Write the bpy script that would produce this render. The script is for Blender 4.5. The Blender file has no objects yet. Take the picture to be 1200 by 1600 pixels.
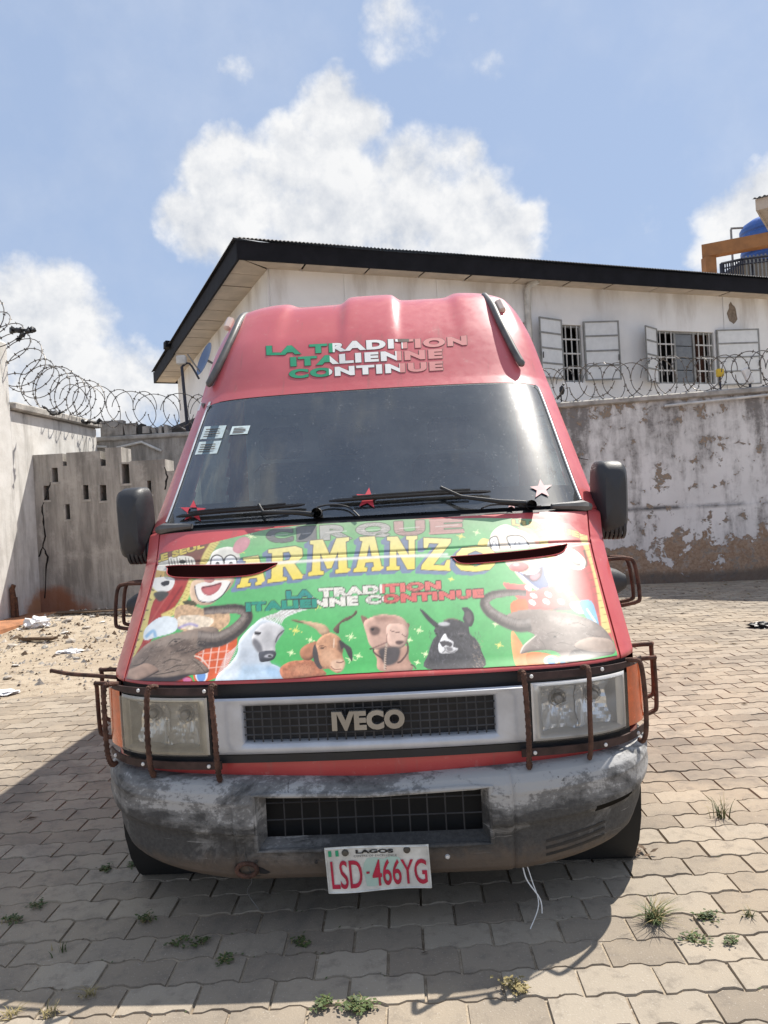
import bpy, bmesh, math, random
import numpy as np
from mathutils import Matrix, Vector
R = math.radians
random.seed(7); rng = np.random.default_rng(7)
scene = bpy.context.scene
COL = scene.collection

# ------------------------------------------------------------------ camera
CAM_H, LENS, ROLL = 1.42, 26.0, R(3.15)
FPX = LENS / 36.0 * 1600.0
cd = bpy.data.cameras.new("Camera")
cam = bpy.data.objects.new("Camera", cd); COL.objects.link(cam)
cd.sensor_fit = 'VERTICAL'; cd.sensor_height = 36.0; cd.sensor_width = 27.0
cd.lens = LENS; cd.clip_start = 0.05; cd.clip_end = 5000
CAM_M = Matrix.Translation((0, 0, CAM_H)) @ Matrix.Rotation(R(90), 4, 'X') @ Matrix.Rotation(-ROLL, 4, 'Z')
cam.matrix_world = CAM_M
scene.camera = cam
CR = np.array(CAM_M.to_3x3()); CO = np.array((0, 0, CAM_H))

def ray(px, py):
    v = CR @ np.array(((px - 600) / FPX, -(py - 800) / FPX, -1.0))
    return v
def at(px, py, y):                       # measured pixel -> world point at depth y
    v = ray(px, py); return CO + v * (y / v[1])
def on_plane(px, py, p0, n):
    v = ray(px, py); t = np.dot(np.array(p0) - CO, n) / np.dot(v, n); return CO + v * t
def proj(P):                             # (N,3) world -> pixels
    Q = (np.asarray(P) - CO) @ CR
    return np.stack([600 + FPX * Q[..., 0] / -Q[..., 2], 800 - FPX * Q[..., 1] / -Q[..., 2]], -1)

# ------------------------------------------------------------------ light
SUN_DIR = np.array((0.50, 0.46, 1.0)); SUN_DIR = SUN_DIR / np.linalg.norm(SUN_DIR)
sun_el = math.asin(SUN_DIR[2]); sun_az = math.atan2(SUN_DIR[0], SUN_DIR[1])
sd = bpy.data.lights.new("Sun", 'SUN'); sd.energy = 5.0; sd.angle = R(0.53); sd.color = (1.0, 0.945, 0.86)
sun = bpy.data.objects.new("Sun", sd); COL.objects.link(sun)
sun.rotation_euler = Vector(tuple(SUN_DIR)).to_track_quat('Z', 'Y').to_euler()
sun.location = (6, 8, 12)
scene.view_settings.view_transform = 'Standard'; scene.view_settings.look = 'None'
scene.view_settings.exposure = 0.50; scene.view_settings.gamma = 1.0
scene.view_settings.use_curve_mapping = False

world = bpy.data.worlds.new("World"); scene.world = world; world.use_nodes = True
def build_world():
    nt = world.node_tree; N = nt.nodes; L = nt.links; N.clear()
    def nd(t, **k):
        n = N.new(t)
        for a, b in k.items(): setattr(n, a, b)
        return n
    def sock(s, n, i=0):
        if isinstance(s, (int, float)): n.inputs[i].default_value = s
        else: L.new(s, n.inputs[i])
    def M(op, a, b=0.0, c=None, clamp=False):
        n = nd('ShaderNodeMath', operation=op, use_clamp=clamp); sock(a, n, 0); sock(b, n, 1)
        if c is not None: sock(c, n, 2)
        return n.outputs[0]
    tc = nd('ShaderNodeTexCoord'); D = tc.outputs['Generated']
    sky = nd('ShaderNodeTexSky', sky_type='NISHITA', sun_disc=False)
    sky.sun_elevation = sun_el; sky.sun_rotation = sun_az; sky.altitude = 0
    sky.air_density = 1.0; sky.dust_density = 0.5; sky.ozone_density = 1.3
    # cumulus banks: puffs at world directions, broken up with noise
    puffs = [(300,360,48),(350,330,62),(330,275,48),(360,240,46),(420,330,80),(440,270,70),(455,210,46),(500,180,50),(530,160,44),(560,185,42),(520,250,80),
             (540,320,95),(620,330,90),(620,265,58),(660,300,70),(700,265,46),(735,255,40),(750,300,50),(720,345,70),(780,350,52),(825,350,32),(800,385,42),(480,380,90),
             (285,345,44),(600,390,90),
             (30,490,75),(100,480,60),(145,500,44),(60,550,80),(140,570,62),(200,600,62),(250,610,56),(-60,520,110),(80,610,80),(170,640,70),
             (1130,345,46),(1165,330,46),(1210,310,60),(1190,380,70),(1110,400,36),(1260,360,100),(1010,345,26),
             (612,38,44),(590,30,30),(660,48,36),(740,62,36),(370,100,24)]
    soft = {(612,38,44):.62,(590,30,30):.45,(660,48,36):.42,(740,62,36):.36,(370,100,24):.25,(1010,345,26):.2}
    wn = nd('ShaderNodeTexNoise', noise_dimensions='3D'); wn.inputs['Scale'].default_value = 9; wn.inputs['Detail'].default_value = 5; wn.inputs['Roughness'].default_value = .6
    L.new(D, wn.inputs['Vector'])
    ws = nd('ShaderNodeVectorMath', operation='SUBTRACT'); L.new(wn.outputs['Color'], ws.inputs[0]); ws.inputs[1].default_value = (.5,.5,.5)
    wm = nd('ShaderNodeVectorMath', operation='SCALE'); L.new(ws.outputs[0], wm.inputs[0]); wm.inputs['Scale'].default_value = .06
    wa = nd('ShaderNodeVectorMath', operation='ADD'); L.new(D, wa.inputs[0]); L.new(wm.outputs[0], wa.inputs[1])
    nz = nd('ShaderNodeVectorMath', operation='NORMALIZE'); L.new(wa.outputs[0], nz.inputs[0]); DW = nz.outputs[0]
    acc = None
    for p in puffs:
        v = ray(p[0], p[1]); ln = np.linalg.norm(v); v = v / ln
        ang = p[2] * 1.22 / FPX / ln; cosr = math.cos(ang)
        dn = nd('ShaderNodeVectorMath', operation='DOT_PRODUCT'); L.new(DW, dn.inputs[0]); dn.inputs[1].default_value = tuple(v)
        k = soft.get(p, 1.0) / (1 - cosr)
        o = M('MULTIPLY_ADD', dn.outputs['Value'], k, -cosr * k)
        acc = o if acc is None else M('SMOOTH_MAX', acc, o, .35)
    acc = M('MAXIMUM', acc, -.6)
    def fbm(scale, det, rough, off=None):
        n = nd('ShaderNodeTexNoise', noise_dimensions='3D'); n.inputs['Scale'].default_value = scale
        n.inputs['Detail'].default_value = det; n.inputs['Roughness'].default_value = rough
        if off is None: L.new(D, n.inputs['Vector'])
        else:
            a = nd('ShaderNodeVectorMath', operation='ADD'); L.new(D, a.inputs[0]); a.inputs[1].default_value = off; L.new(a.outputs[0], n.inputs['Vector'])
        return n.outputs['Fac']
    f1 = fbm(14, 9, .60); off = tuple(np.array(SUN_DIR) * .022)
    f2 = fbm(14, 9, .60, off)
    # the same kind of sky all around: fair-weather clouds outside the measured ones
    g = fbm(4.2, 8, .58, (3.1, 1.7, .4))
    ax = nd('ShaderNodeVectorMath', operation='DOT_PRODUCT'); L.new(D, ax.inputs[0]); ax.inputs[1].default_value = tuple(ray(600, 500) / np.linalg.norm(ray(600, 500)))
    infr = nd('ShaderNodeMapRange'); infr.inputs['From Min'].default_value = .72; infr.inputs['From Max'].default_value = .84
    L.new(ax.outputs['Value'], infr.inputs['Value'])
    gen = M('MULTIPLY_ADD', g, 6.0, -2.95); gen = M('SUBTRACT', gen, M('MULTIPLY', infr.outputs[0], 4.0))
    base = M('SMOOTH_MAX', acc, gen, .3)
    den = M('ADD', base, M('MULTIPLY_ADD', f1, 2.0, -1.12))
    mr = nd('ShaderNodeMapRange', interpolation_type='SMOOTHSTEP'); mr.inputs['From Min'].default_value = -.12; mr.inputs['From Max'].default_value = .72
    L.new(den, mr.inputs['Value'])
    # thin veil
    veil = M('MULTIPLY', M('MULTIPLY_ADD', fbm(4.0, 7, .6, (.3, 2.2, 5.)), 2.4, -1.05, clamp=True), .28)
    alpha = M('MAXIMUM', mr.outputs[0], veil)
    lit = M('MULTIPLY_ADD', M('SUBTRACT', f1, f2), 3.2, .66, clamp=True)
    thick = nd('ShaderNodeMapRange'); thick.inputs['From Min'].default_value = .3; thick.inputs['From Max'].default_value = 1.7; thick.inputs['To Min'].default_value = 1.0; thick.inputs['To Max'].default_value = .72
    L.new(den, thick.inputs['Value'])
    lit = M('MULTIPLY', lit, thick.outputs[0])
    cr = nd('ShaderNodeMix', data_type='RGBA'); L.new(lit, cr.inputs['Factor'])
    cr.inputs['A'].default_value = (6.6, 7.0, 7.7, 1); cr.inputs['B'].default_value = (10.2, 10.2, 10.2, 1)
    hz = nd('ShaderNodeMix', data_type='RGBA'); hz.inputs['Factor'].default_value = .72
    L.new(sky.outputs[0], hz.inputs['A']); hz.inputs['B'].default_value = (5.1, 6.5, 9.2, 1)
    mx = nd('ShaderNodeMix', data_type='RGBA'); L.new(alpha, mx.inputs['Factor']); L.new(hz.outputs['Result'], mx.inputs['A']); L.new(cr.outputs['Result'], mx.inputs['B'])
    bg = nd('ShaderNodeBackground'); bg.inputs['Strength'].default_value = .068; L.new(mx.outputs['Result'], bg.inputs['Color'])
    out = nd('ShaderNodeOutputWorld'); L.new(bg.outputs[0], out.inputs['Surface'])
build_world()

# ------------------------------------------------------------------ helpers
def tag(o, label=None, cat=None, group=None, kind=None):
    if label: o['label'] = label
    if cat: o['category'] = cat
    if group: o['group'] = group
    if kind: o['kind'] = kind
    return o
def empty(name, loc=(0, 0, 0), rz=0):
    o = bpy.data.objects.new(name, None); COL.objects.link(o)
    o.location = loc; o.rotation_euler = (0, 0, rz); o.empty_display_size = .2
    return o
class MB:
    def __init__(s): s.v = []; s.f = []; s.m = []
    def add(s, vs, fs, m=0):
        b = len(s.v); s.v += [tuple(map(float, p)) for p in vs]
        s.f += [tuple(b + i for i in f) for f in fs]; s.m += [m] * len(fs)
        return s
    def box(s, x0, x1, y0, y1, z0, z1, m=0, M=None, jit=0):
        vs = [(x, y, z) for z in (z0, z1) for y in (y0, y1) for x in (x0, x1)]
        if jit: vs = [tuple(c + random.uniform(-jit, jit) for c in p) for p in vs]
        if M is not None: vs = [tuple(M @ Vector(p)) for p in vs]
        return s.add(vs, [(0,2,3,1),(4,5,7,6),(0,1,5,4),(2,6,7,3),(0,4,6,2),(1,3,7,5)], m)
    def bbox(s, x0, x1, y0, y1, z0, z1, b=.01, m=0, M=None):   # bevelled box
        vs = []; 
        for z, i in ((z0, b), (z0 + b, 0), (z1 - b, 0), (z1, b)):
            X0, X1, Y0, Y1 = x0 + i, x1 - i, y0 + i, y1 - i; c = b
            vs += [(X0+c,Y0,z),(X1-c,Y0,z),(X1,Y0+c,z),(X1,Y1-c,z),(X1-c,Y1,z),(X0+c,Y1,z),(X0,Y1-c,z),(X0,Y0+c,z)]
        if M is not None: vs = [tuple(M @ Vector(p)) for p in vs]
        fs = [tuple(range(7, -1, -1)), tuple(range(24, 32))]
        for k in range(3):
            for i in range(8):
                j = (i + 1) % 8; fs.append((k*8+i, k*8+j, k*8+8+j, k*8+8+i))
        return s.add(vs, fs, m)
    def tube(s, pts, r, n=8, m=0, cap=True, closed=False):
        P = [np.array(p, float) for p in pts]; k = len(P); vs = []; up = None
        rr = r if hasattr(r, '__len__') else [r] * k
        for i in range(k):
            a = P[(i - 1) % k] if (closed or i > 0) else P[0]; b = P[(i + 1) % k] if (closed or i < k - 1) else P[-1]
            t = b - a; t = t / (np.linalg.norm(t) + 1e-9)
            if up is None:
                h = np.array((0, 0, 1.)) if abs(t[2]) < .9 else np.array((1., 0, 0)); up = np.cross(t, h)
            up = up - t * np.dot(up, t); up = up / (np.linalg.norm(up) + 1e-9); w = np.cross(t, up)
            for j in range(n):
                q = 2 * math.pi * j / n; vs.append(P[i] + rr[i] * (math.cos(q) * up + math.sin(q) * w))
        fs = []
        for i in range(k if closed else k - 1):
            i2 = (i + 1) % k
            for j in range(n):
                j2 = (j + 1) % n; fs.append((i*n+j, i*n+j2, i2*n+j2, i2*n+j))
        if cap and not closed: fs += [tuple(range(n - 1, -1, -1)), tuple((k - 1) * n + j for j in range(n))]
        return s.add(vs, fs, m)
    def lathe(s, prof, n=24, axis='z', c=(0, 0, 0), m=0, M=None):
        vs = []
        for r, h in prof:
            for j in range(n):
                q = 2 * math.pi * j / n; a, b = r * math.cos(q), r * math.sin(q)
                p = {'z': (a, b, h), 'x': (h, a, b), 'y': (a, h, b)}[axis]
                p = Vector((p[0] + c[0], p[1] + c[1], p[2] + c[2])); vs.append(tuple(M @ p) if M is not None else tuple(p))
        fs = []
        for i in range(len(prof) - 1):
            for j in range(n):
                j2 = (j + 1) % n; fs.append((i*n+j, i*n+j2, (i+1)*n+j2, (i+1)*n+j))
        return s.add(vs, fs, m)
    def quad(s, a, b, c, d, m=0): return s.add([a, b, c, d], [(0, 1, 2, 3)], m)
    def build(s, name, mats, parent=None, smooth=False, ang=None):
        me = bpy.data.meshes.new(name); me.from_pydata(s.v, [], s.f)
        for x in (mats if isinstance(mats, (list, tuple)) else [mats]): me.materials.append(x)
        if any(s.m): me.polygons.foreach_set('material_index', s.m)
        bm = bmesh.new(); bm.from_mesh(me); bmesh.ops.recalc_face_normals(bm, faces=bm.faces); bm.to_mesh(me); bm.free()
        if smooth:
            me.polygons.foreach_set('use_smooth', [True] * len(me.polygons))
            me.set_sharp_from_angle(angle=R(ang or 40))
        o = bpy.data.objects.new(name, me); COL.objects.link(o)
        if parent is not None: o.parent = parent
        return o
def link_copy(o, parent=None, loc=None):
    c = o.copy(); COL.objects.link(c); c.parent = parent
    if loc is not None: c.location = loc
    return c
def smoothpath(pts, n=6, closed=False):
    P = [np.array(p, float) for p in pts]; k = len(P); out = []
    for i in range(k if closed else k - 1):
        if closed: p0, p1, p2, p3 = P[i-1], P[i], P[(i+1) % k], P[(i+2) % k]
        else: p0, p1, p2, p3 = P[max(i-1, 0)], P[i], P[i+1], P[min(i+2, k-1)]
        for j in range(n):
            t = j / n
            out.append(.5 * ((2*p1) + (-p0+p2)*t + (2*p0-5*p1+4*p2-p3)*t*t + (-p0+3*p1-3*p2+p3)*t**3))
    if not closed: out.append(P[-1])
    return out

# ------------------------------------------------------------------ materials
class NT:
    def __init__(s, name):
        s.mat = bpy.data.materials.new(name); s.mat.use_nodes = True; s.t = s.mat.node_tree; s.t.nodes.clear()
        s.out = s.n('ShaderNodeOutputMaterial'); s.tc = s.n('ShaderNodeTexCoord')
    def n(s, t, **k):
        x = s.t.nodes.new(t)
        for a, b in k.items(): setattr(x, a, b)
        return x
    def link(s, a, b): s.t.links.new(a, b)
    def put(s, v, i):
        if hasattr(v, 'is_output'): s.link(v, i)
        elif v is not None:
            if i.type == 'RGBA' and len(v) == 3: v = (*v, 1)
            i.default_value = v
    def math(s, op, a, b=0.0, c=None, clamp=False):
        x = s.n('ShaderNodeMath', operation=op, use_clamp=clamp); s.put(a, x.inputs[0]); s.put(b, x.inputs[1])
        if c is not None: s.put(c, x.inputs[2])
        return x.outputs[0]
    def vec(s, space='Object', scale=(1, 1, 1), loc=(0, 0, 0)):
        m = s.n('ShaderNodeMapping'); m.inputs['Scale'].default_value = scale; m.inputs['Location'].default_value = loc
        if space == 'World':
            g = s.n('ShaderNodeNewGeometry'); s.link(g.outputs['Position'], m.inputs[0])
        else: s.link(s.tc.outputs[space], m.inputs[0])
        return m.outputs[0]
    def noise(s, v, scale=5, detail=6, rough=.55, dist=0):
        x = s.n('ShaderNodeTexNoise'); s.link(v, x.inputs['Vector']); x.inputs['Scale'].default_value = scale
        x.inputs['Detail'].default_value = detail; x.inputs['Roughness'].default_value = rough; x.inputs['Distortion'].default_value = dist
        return x.outputs['Fac']
    def voro(s, v, scale=5, feature='F1'):
        x = s.n('ShaderNodeTexVoronoi', feature=feature); s.link(v, x.inputs['Vector']); x.inputs['Scale'].default_value = scale
        return x.outputs['Distance']
    def ramp(s, v, a, b, lo=0.0, hi=1.0, smooth=True):
        x = s.n('ShaderNodeMapRange', interpolation_type='SMOOTHSTEP' if smooth else 'LINEAR'); s.put(v, x.inputs['Value'])
        x.inputs['From Min'].default_value = a; x.inputs['From Max'].default_value = b; x.inputs['To Min'].default_value = lo; x.inputs['To Max'].default_value = hi
        return x.outputs[0]
    def mix(s, f, a, b, mode='MIX'):
        x = s.n('ShaderNodeMix', data_type='RGBA', blend_type=mode); s.put(f, x.inputs['Factor']); s.put(a, x.inputs['A']); s.put(b, x.inputs['B'])
        return x.outputs['Result']
    def sep(s, v):
        x = s.n('ShaderNodeSeparateXYZ'); s.link(v, x.inputs[0]); return x.outputs
    def bump(s, h, strength=.3, dist=.01):
        x = s.n('ShaderNodeBump'); s.link(h, x.inputs['Height']); x.inputs['Strength'].default_value = strength; x.inputs['Distance'].default_value = dist
        return x.outputs[0]
    def attr(s, name, t='GEOMETRY'):
        x = s.n('ShaderNodeAttribute', attribute_name=name, attribute_type=t); return x
    def bsdf(s, color=(.5, .5, .5), rough=.6, metal=0.0, normal=None, coat=0.0, coat_rough=.1, spec=.5, **k):
        x = s.n('ShaderNodeBsdfPrincipled'); s.put(color, x.inputs['Base Color']); s.put(rough, x.inputs['Roughness']); s.put(metal, x.inputs['Metallic'])
        if normal is not None: s.link(normal, x.inputs['Normal'])
        x.inputs['Coat Weight'].default_value = coat; x.inputs['Coat Roughness'].default_value = coat_rough
        x.inputs['Specular IOR Level'].default_value = spec
        for a, b in k.items(): s.put(b, x.inputs[a.replace('_', ' ')])
        return x.outputs[0]
    def done(s, sh): s.link(sh, s.out.inputs['Surface']); return s.mat

def simple(name, color, rough=.6, metal=0.0, var=.12, scale=6, bump=0.0, bscale=60, coat=0.0, spec=.5, space='Object'):
    t = NT(name); v = t.vec(space); n = t.noise(v, scale, 6, .6)
    c = t.mix(t.ramp(n, .3, .7), [x * (1 - var) for x in color], [min(1, x * (1 + var)) for x in color])
    nm = t.bump(t.noise(v, bscale, 4, .6), bump, .01) if bump else None
    return t.done(t.bsdf(c, t.ramp(n, .2, .8, max(0, rough - .08), min(1, rough + .08)), metal, nm, coat, spec=spec))
def m_dirt():
    t = NT("dry_dirt"); v = t.vec('World')
    a = t.noise(v, .6, 6, .6); b = t.noise(v, 9, 8, .7); c = t.noise(v, 70, 4, .6)
    col = t.mix(t.ramp(a, .3, .7), (.34, .275, .20), (.44, .375, .29))
    col = t.mix(t.ramp(b, .48, .68), col, (.235, .185, .135)); col = t.mix(t.ramp(c, .6, .72), col, (.52, .47, .40))
    return t.done(t.bsdf(col, .95, 0, t.bump(t.math('ADD', b, t.math('MULTIPLY', c, .5)), .6, .03), spec=.2))
def m_paver():
    t = NT("concrete_paver"); v = t.vec('World'); tint = t.attr('tint').outputs['Fac']
    a = t.noise(v, .9, 5, .6); b = t.noise(v, 14, 8, .7); c = t.noise(v, 160, 3, .6)
    col = t.mix(tint, (.225, .188, .148), (.345, .298, .238))
    col = t.mix(t.ramp(a, .42, .66, 0, .55), col, (.41, .335, .245))           # blown sand
    col = t.mix(t.ramp(b, .48, .68, 0, .55), col, (.17, .145, .12)); col = t.mix(t.ramp(c, .60, .75, 0, .55), col, (.56, .52, .46))
    col = t.mix(t.ramp(t.noise(v, .8, 7, .68, .8), .54, .66, 0, .5), col, (.13, .115, .10))
    return t.done(t.bsdf(col, .93, 0, t.bump(t.math('ADD', b, t.math('MULTIPLY', c, .7)), .4, .006), spec=.25))
def m_peel():
    t = NT("peeling_white_paint"); v = t.vec('Object'); s = t.sep(v); z = s[2]
    g1 = t.noise(t.vec('Object', (1, 1, .8)), 1.5, 10, .66, .3); g2 = t.noise(v, 5.5, 9, .68, .4); st = t.noise(t.vec('Object', (2.6, 1, .5)), 1.2, 8, .65)
    big = t.noise(v, .55, 6, .6); fine = t.noise(v, 26, 6, .7)
    col = t.mix(t.ramp(big, .35, .65), (.66, .645, .62), (.78, .765, .74))
    mould = t.math('ADD', t.math('ADD', st, t.math('MULTIPLY', g2, .5)), t.ramp(z, 1.3, 3.1, -.05, .13))
    col = t.mix(t.ramp(mould, .66, .94, 0, .85), col, (.30, .285, .27))
    lw = t.math('MULTIPLY', t.ramp(z, 1.17, 1.235, 0, 1), t.ramp(z, 1.235, 1.30, 1, 0)); col = t.mix(t.math('MULTIPLY', lw, t.ramp(g1, .35, .6)), col, (.12, .115, .11))
    col = t.mix(t.ramp(t.math('ADD', mould, t.math('MULTIPLY', fine, .35)), 1.0, 1.16, 0, .6), col, (.115, .105, .10))
    h = t.math('ADD', t.math('ADD', t.math('MULTIPLY', g1, 1.25), t.math('MULTIPLY', g2, .62)), t.ramp(z, .0, 1.75, -.16, -.62))
    h = t.math('ADD', h, t.ramp(s[0], -3, 3, -.05, .05))
    top = t.math('ADD', t.math('ADD', g2, t.math('MULTIPLY', g1, .35)), t.ramp(z, 2.55, 3.1, 0, .07))
    edge = t.ramp(h, .575, .60); peel = t.ramp(h, .60, .607)
    plaster = t.mix(t.ramp(fine, .35, .7), (.26, .175, .115), (.40, .30, .215))
    plaster = t.mix(t.ramp(g2, .52, .62, 0, .8), plaster, (.36, .335, .30))
    col = t.mix(t.math('MULTIPLY', edge, .5), col, (.22, .20, .18)); col = t.mix(peel, col, plaster)
    pk = t.ramp(top, .775, .783); col = t.mix(pk, col, t.mix(t.ramp(fine, .4, .6), (.33, .24, .165), (.25, .235, .21)))
    damp = t.math('ADD', t.ramp(z, .02, .42, .5, 0), t.math('MULTIPLY', g1, .35))
    col = t.mix(t.ramp(damp, .40, .62, 0, .75), col, (.10, .09, .08))
    hh = t.math('SUBTRACT', t.math('MULTIPLY', fine, .12), t.math('ADD', peel, t.math('MULTIPLY', pk, .8)))
    return t.done(t.bsdf(col, .92, 0, t.bump(hh, .7, .012), spec=.2))
def m_limewash():
    t = NT("stained_limewash"); v = t.vec('Object'); s = t.sep(v); z = s[2]
    st = t.noise(t.vec('Object', (2, 2, .35)), 1.6, 8, .65); g = t.noise(v, 3, 8, .65); f = t.noise(v, 30, 5, .7)
    col = t.mix(t.ramp(g, .3, .7), (.60, .58, .54), (.74, .725, .69)); col = t.mix(t.ramp(st, .47, .68, 0, .7), col, (.33, .315, .29))
    col = t.mix(t.ramp(t.math('ADD', st, t.ramp(z, 2.9, 3.4, 0, .12)), .66, .78, 0, .7), col, (.15, .14, .13))
    rust = t.math('ADD', t.math('MULTIPLY', g, .6), t.ramp(z, .1, 1.3, .5, -.2)); rust = t.math('ADD', rust, t.ramp(s[0], 11.0, 12.0, -.35, .05))
    col = t.mix(t.ramp(rust, .50, .72, 0, .85), col, (.40, .17, .06))
    return t.done(t.bsdf(col, .93, 0, t.bump(t.math('ADD', f, g), .35, .01), spec=.2))
def m_greyplaster():
    t = NT("weathered_grey_plaster"); v = t.vec('Object'); s = t.sep(v); z = s[2]
    st = t.noise(t.vec('Object', (3.2, 3, .45)), 1.5, 9, .68); g = t.noise(v, 2.6, 8, .66); f = t.noise(v, 28, 6, .72)
    col = t.mix(t.ramp(st, .33, .66), (.42, .395, .36), (.20, .187, .17)); col = t.mix(t.ramp(g, .50, .68, 0, .65), col, (.50, .47, .43))
    col = t.mix(t.ramp(f, .58, .72, 0, .55), col, (.11, .10, .09))
    rust = t.math('ADD', t.math('MULTIPLY', g, .55), t.ramp(z, .1, 1.15, .42, -.25)); rust = t.math('ADD', rust, t.ramp(s[0], .0, 1.1, .12, -.3))
    col = t.mix(t.ramp(rust, .46, .66, 0, .8), col, (.27, .095, .04))
    return t.done(t.bsdf(col, .95, 0, t.bump(t.math('ADD', f, g), .5, .015), spec=.2))
def m_facade():
    t = NT("facade_white_paint"); v = t.vec('Object'); s = t.sep(v); z = s[2]
    st = t.noise(t.vec('Object', (1.4, 1.4, .3)), 1.0, 8, .62); g = t.noise(v, .8, 6, .6)
    col = t.mix(t.ramp(g, .3, .7), (.72, .72, .72), (.82, .82, .82))
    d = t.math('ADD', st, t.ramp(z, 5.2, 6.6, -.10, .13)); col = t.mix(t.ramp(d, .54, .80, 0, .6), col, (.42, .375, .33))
    return t.done(t.bsdf(col, .9, 0, t.bump(t.noise(v, 40, 4, .6), .2, .01), spec=.25))
MAT = dict(dirt=m_dirt(), paver=m_paver(), peel=m_peel(), lime=m_limewash(), grey=m_greyplaster(), facade=m_facade(),
    soffit=simple("soffit_board", (.52, .45, .375), .85, var=.12, scale=2.5), fascia=simple("black_fascia_board", (.012, .012, .015), .75, var=.3, scale=3, spec=.15),
    iron=simple("roof_sheet", (.07, .068, .07), .6, .2, var=.35, scale=2), dark=simple("deep_dark", (.012, .012, .013), .8),
    steel=simple("pale_steel_frame", (.26, .26, .25), .55, .2, var=.2), bar=simple("white_window_bar", (.55, .54, .52), .55, var=.15),
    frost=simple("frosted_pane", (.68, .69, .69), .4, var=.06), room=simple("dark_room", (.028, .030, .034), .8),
    curtain=simple("brown_curtain", (.10, .045, .03), .9, var=.4, scale=9), razor=simple("razor_wire_steel", (.16, .145, .13), .5, .6, var=.35, scale=12),
    rag=simple("black_plastic_rag", (.012, .012, .013), .45, bump=.5, bscale=30), rust=simple("rusty_iron", (.115, .055, .032), .8, .3, var=.45, scale=22, bump=.5, bscale=120),
    concrete=simple("raw_concrete", (.36, .34, .31), .93, var=.3, scale=5, bump=.5, bscale=40), pvc=simple("grey_white_pvc", (.55, .54, .51), .5, var=.2),
    ochre=simple("ochre_render", (.36, .165, .065), .85, var=.15, scale=3), tank=simple("blue_tank_plastic", (.035, .115, .40), .4, var=.12, scale=3),
    navy=simple("dark_steel_paint", (.018, .02, .035), .5, var=.2), stone=simple("rubble_stone", (.40, .36, .31), .95, var=.35, scale=3, bump=.6, bscale=25, space='World'),
    litter=simple("white_plastic_litter", (.72, .72, .73), .55, var=.1), weed=simple("green_weed", (.060, .088, .024), .7, var=.35, scale=40, space='World'),
    straw=simple("dry_straw_grass", (.25, .20, .085), .8, var=.35, scale=40, space='World'), yellow=simple("yellow_plastic", (.65, .45, .03), .5),
    lampwhite=simple("white_lamp_housing", (.7, .7, .68), .4), stick=simple("dead_leaf_brown", (.10, .065, .04), .9, var=.4, scale=30, space='World'),
    dish=simple("blue_dish", (.05, .10, .22), .4), crack=simple("open_crack", (.012, .010, .009), .95), rustslab=simple("rust_stained_concrete", (.33, .15, .075), .93, var=.35, scale=4, bump=.5, bscale=40))

# ------------------------------------------------------------------ ground
def gh(x, y):
    n = math.sin(x * 1.7 + 1.3 * math.sin(y * 1.1)) * .5 + math.sin(y * 2.3 + x * .7) * .5
    edge = -2.5 + .35 * n if y > 6.8 else -2.5 - (6.8 - y) * 2.2 + .3 * n      # dirt lies left of and beyond this line
    t = min(1, max(0, (edge - x + .6) / 1.5)); t = t * t * (3 - 2 * t)
    if y > 13.2: t = 1
    h = -.0065 + .003 * math.sin(x * 5.1 + 2 * math.sin(y * 3.3)) * math.sin(y * 4.3 + x) + .032 * t
    m = math.exp(-((x + 4.6) / 1.25) ** 2 - ((y - 11.0) / 1.15) ** 2) * .16
    return h + m + .012 * t * n + (random.random() - .5) * .02 * t
def axis(lo, hi, step, far):
    a = list(np.arange(lo, hi + 1e-6, step)); s = step; x = hi
    while x < far: s *= 1.6; x += s; a.append(x)
    s = step; x = lo
    while x > -far: s *= 1.6; x -= s; a.insert(0, x)
    return a
gx = axis(-7, 7, .14, 900); gy = axis(-1, 15, .14, 900)
mb = MB(); nx = len(gx)
for y in gy:
    for x in gx: mb.v.append((x, y, gh(x, y) if (-7 <= x <= 7 and -1 <= y <= 15) else (-.03 if abs(x) < 30 and abs(y) < 40 else -.04)))
for j in range(len(gy) - 1):
    for i in range(nx - 1): mb.f.append((j*nx+i, j*nx+i+1, (j+1)*nx+i+1, (j+1)*nx+i))
mb.m = [0] * len(mb.f)
ground = tag(mb.build('ground', MAT['dirt'], smooth=True, ang=180), kind='structure')

# ------------------------------------------------------------------ interlocking pavers
PW, PD, AMP = .228, .132, .0065
def prof(x):
    q = (x / (PW / 2)) % 1.0
    return AMP * (-1 if q < .29 else (-1 + 2 * (q - .29) / .21 if q < .5 else (1 if q < .79 else 1 - 2 * (q - .79) / .21)))
brk = [0, .29, .5, .79, 1.0, 1.29, 1.5, 1.79, 2.0]
def paver_geo(dx=0.0, gap=.0015, bev=.0035, tilt=(0, 0), dz=0.0):
    xs = [-PW/2 + b * PW/2 for b in brk]; front, back = [], []
    for x in xs:
        p = prof(x + PW/2); front.append((x, -PD/2 + p)); back.append((x, PD/2 + p))
    loop = front + back[::-1]
    def ins(d):
        out = []
        for (x, y) in loop:
            sx = -1 if x > PW/2 - 1e-6 else (1 if x < -PW/2 + 1e-6 else 0)
            yc = prof(x + PW/2); sy = 1 if y < yc else -1
            out.append((x + sx * d, y + sy * d))
        return out
    top, rim = ins(gap + bev), ins(gap); n = len(loop)
    vs = [(x, y, dz + tilt[0] * x + tilt[1] * y) for x, y in top] + [(x, y, dz - .022) for x, y in rim]
    fs = [tuple(range(n))] + [(i, (i+1) % n, n + (i+1) % n, n + i)[::-1] for i in range(n)]
    return vs, fs
PROT = R(-1.2); pc, ps = math.cos(PROT), math.sin(PROT)
slots = []
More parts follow.
